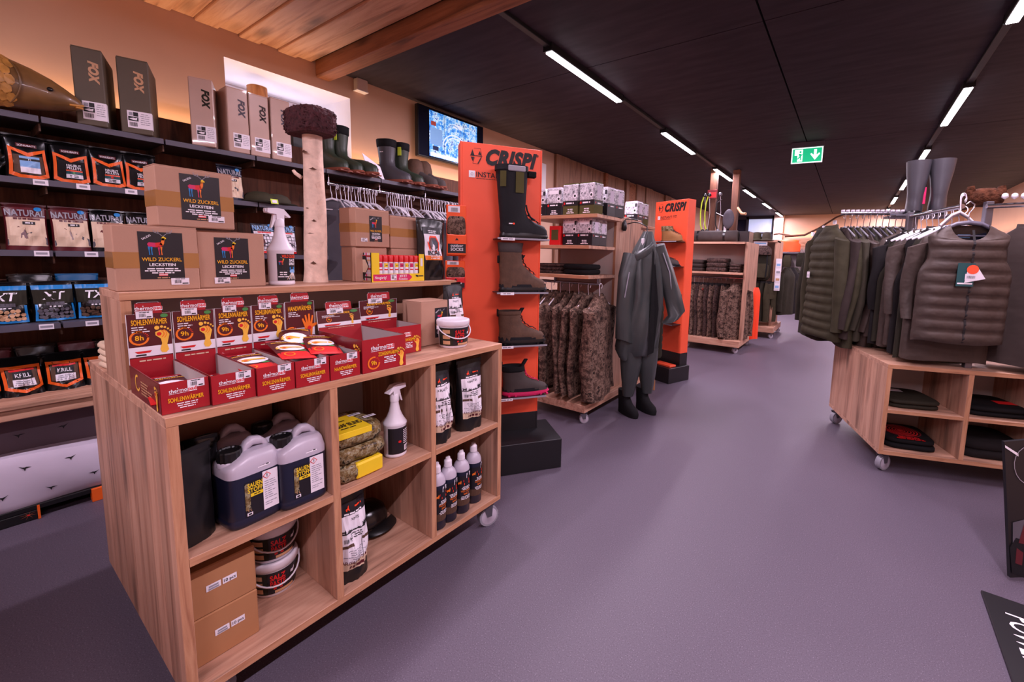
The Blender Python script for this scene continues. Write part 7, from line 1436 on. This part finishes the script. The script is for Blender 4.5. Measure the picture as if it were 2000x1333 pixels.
# boots, fur hat and hangers on top of the island
for i, (x, y) in enumerate(((.345, .83), (.475, .80))):
    boot('rubber_boot', ('tall grey rubber boot on the island top, left of the pair', 'tall grey rubber boot on the island top, right of the pair')[i], L_(x, y - .13, 1.6845), RR + pi - .4, [(z * 1.12, a, b, w * (1.05 + z * .6)) for z, a, b, w in WELLY], 'rubber_grey', 'black_plastic', sole_h=.024)
t = thing('red_label', 'red label strip hanging between the tall grey boots', 'label', L_(.41, .74, 1.76), RR); mb = MB(); mb.box(-.018, .018, 0, .004, 0, .12, 'magenta', .002); mb.build('strip', t); mb = MB(); mb.box(-.014, .014, -.002, 0, .12, .15, 'black_plastic', .002); mb.build('clip', t)
t = thing('fur_hat', 'brown fur hat on the island rail above the quilted vest', 'hat', L_(.46, .16, 1.675), RR)
M('fur', (70, 40, 26), .95, .1, var=.5, scale=40, bump=1.0, bscale=60)
mb = MB(); mb.loft([ring(0, 0, .085 * q, .075 * q, z, 26, 2.2, .05, z * 90, 7) for q, z in ((.8, 0), (1, .02), (1.02, .05), (.9, .08), (.5, .10), (.05, .104))], 'fur'); mb.build('crown', t)
for s in (-1, 1): mb = MB(); mb.loft([ring(s * .075, 0, .022 * q, .03, z, 12, 2, .08, z * 50) for q, z in ((.5, .02), (1, .05), (1.0, .09), (.4, .115))], 'fur'); mb.build('ear_flap', t)
for i in range(6): place(hanger, .275 + .01 * i, .02 + .018 * i, 1.74, 'empty white hanger lying on the island rail end, %s of six' % ORD[i], .5, 'white_plastic', .30, False)
# folded things in the island's cubes
def rings_print(mb, F):
    for k in range(6): mb.arc(F, -.01, .16, .022 + k * .016, .030 + k * .016, 0, 360, 'red_bright' if k < 5 else 'red_dark', .001, 22)
    mb.ell(F, -.01, .16, .018, .018, 'red_bright', .001)
    for k in range(4): mb.lines(F, -.09, .08, .052 - k * .013, 1, .01, .009, 'red_bright', .001, k + 3)
def pl(fn, x, y, z, label, rot, *a, **k): return fn(label, L_(x, y, z), RR + rot, *a, **k)
pl(folded, .20, .05, .4145, 'folded brown trousers with paper tag in the upper left island cube', .05, .30, .32, .055, 'olive_dark', 1, 2, lambda mb, F: (mb.rect(F, -.10, .02, .20, .26, 'paper', .002), mb.rect(F, -.14, -.10, .22, .28, 'red_bright', .002)))
pl(folded, .20, .05, BZ + th + .0005, 'folded black shirt with red ring print in the lower left island cube', -.05, .29, .32, .07, 'black_cloth', 2, 2, rings_print)
pl(folded, .63, .05, .4145, 'folded black trousers with red tag in the upper middle island cube', .03, .33, .32, .06, 'black_cloth', 3, 2, lambda mb, F: (mb.rect(F, .04, .14, .10, .17, 'red_bright', .002), mb.rect(F, -.15, -.05, .22, .27, 'paper', .002)))
pl(folded, .63, .05, BZ + th + .0005, 'folded dark pullover in the lower middle island cube', 0, .34, .34, .11, 'dark_cloth', 4, 2)
pl(folded, 1.01, .05, .4145, 'folded olive shirt in the upper right island cube', 0, .30, .32, .06, 'olive', 5, 2)
# ================================================================= black promotional display at the right edge
t = thing('floor_sign', 'flat black floor sign with white lettering running along its edge', 'sign', (.545, 2.255, 0), atan2(-.45, -.012))
# local x runs toward the viewer, local y to the right in the picture
mb = MB(); mb.box(0, .95, 0, .62, 0, .012, 'black_metal', .002); mb.build('board', t)
mb = MB(); mb.text(topf(.0125), 'POWEROF', .10, .050, .085, 'white_print', .001, 'l', bold=-.0, sx=.62); mb.build('lettering', t)
t = thing('promo_banner', 'tall leaning black banner with printed glove picture at the right edge of the aisle', 'banner', (.665, 2.42, .0), .66)
mb = MB(); mb.add([(0, 0, .013), (.5, 0, .013), (.5, .11, .60), (.02, .11, .56), (0, .012, .013), (.5, .012, .013), (.5, .122, .60), (.02, .122, .56)], [(0, 1, 2, 3), (7, 6, 5, 4), (0, 4, 5, 1), (3, 2, 6, 7), (0, 3, 7, 4), (1, 5, 6, 2)], 'black_metal'); mb.build('panel', t)
mb = MB(); F = lambda a, b, o: (a + .03 * b, .200 * b - .002 - o, .013 + b)
mb.poly(F, [(.012, .08), (.4, .16), (.4, .30), (.02, .22)], 'grey_cloth', .001); mb.poly(F, [(.004, .02), (.06, .0), (.09, .06), (.085, .14), (.03, .16), (.0, .12)], 'boot_black', .002); mb.poly(F, [(.04, .14), (.12, .12), (.16, .2), (.07, .215)], 'maroon', .003); mb.poly(F, [(.02, .06), (.05, .05), (.06, .10), (.03, .12)], 'maroon', .003); mb.arc(F, .12, .45, .08, .083, 60, 280, 'grey_plastic', .002, 12); mb.poly(F, [(.0, .535), (.06, .500), (.06, .488), (.0, .525)], 'white_print', .002); mb.build('picture_print', t)
# ================================================================= repeats carry a common group
GROUPS = (('strip_lamp', '', 'strip lamps on the ceiling tracks'), ('lick_box', '', 'salt lick cartons on the front cabinet'), ('lip_balm', '', 'lip balms in the yellow counter display'), ('warmer_box', '', 'warmer boxes on the cabinet top'),
    ('warmer_packet', '', 'foot warmer packets'), ('herb_bag', '', 'black herb bags in the front cabinet'), ('jerrycan', '', 'jerrycans in the upper left cell'), ('bucket', '', 'white salt paste buckets'), ('shipping_carton', '', 'shipping cartons in the lower left cell'),
    ('leaf_blind_package', '', 'leaf blind packages in the upper middle cell'), ('lure_bottle', '', 'lure bottles in the lower right cell'), ('bait_bag', 'bench', 'bait bags on the timber bench'), ('bait_bag', '', 'bait bags on the second wall shelf'), ('fish_food_bag', '', 'fish food bags on the wall shelves'),
    ('boilie_bag', '', 'boilie bags on the fourth wall shelf'), ('tackle_carton', '', 'tackle cartons on the top wall shelf'), ('rubber_boot', 'island', 'tall grey boots on the clothes island'), ('rubber_boot', '', 'rubber boots on the top wall shelf'), ('wader_boot', '', 'wader boots on the top wall shelf'),
    ('clothes_hanger', 'wall rail', 'white hangers on the wall rail'), ('clothes_hanger', 'third gondola', 'hangers on the third gondola rail'), ('clothes_hanger', 'gondola rail', 'hangers on the first gondola rail'), ('clothes_hanger', 'island', 'hangers on the clothes island'), ('hanging_shirt', '', 'grey shirts on the wall rail'),
    ('hiking_boot', '', 'hiking boots on the orange display'), ('sock_pack', '', 'sock packs on the orange display'), ('camera_carton', '', 'trail camera cartons on the gondola'), ('camouflage_jacket', '', 'camouflage jackets on the gondolas'), ('outdoor_shoe', '', 'shoes on the second orange display'),
    ('trousers', 'camouflage', 'camouflage trousers on the third gondola'), ('trousers', '', 'olive trousers on the fourth stand'), ('hanging_vest', '', 'vests on the island rail'), ('hanging_jacket', 'cross rail', 'jackets on the cross rail of the island'), ('hanging_jacket', 'front rail', 'jackets on the front rail of the island'),
    ('hanging_jacket', '', 'jackets on the fourth stand'), ('folded_garment', 'island', 'folded clothes in the island cubes'), ('folded_garment', '', 'folded clothes on the gondola shelves'), ('hunting_hat', '', 'hats on the fourth stand'), ('sun_hat', '', 'caps on the second wall shelf'), ('hunting_bow', '', 'bows on the timber post'),
    ('dog_lead', '', 'dog leads on the far wall'), ('hanging_bag', '', 'bags on the far wall'), ('bird_fabric', '', 'bird fabric under the bench'), ('shoe_display', '', 'orange shoe displays'), ('clothes_gondola', '', 'oak clothes gondolas'))
for o in list(COL.objects):
    if o.parent is None and o.get('category') and not o.get('group'):
        n = o.name.split('.')[0]
        for nm, key, g in GROUPS:
            if nm == n and key in o.get('label', ''): o['group'] = g; break
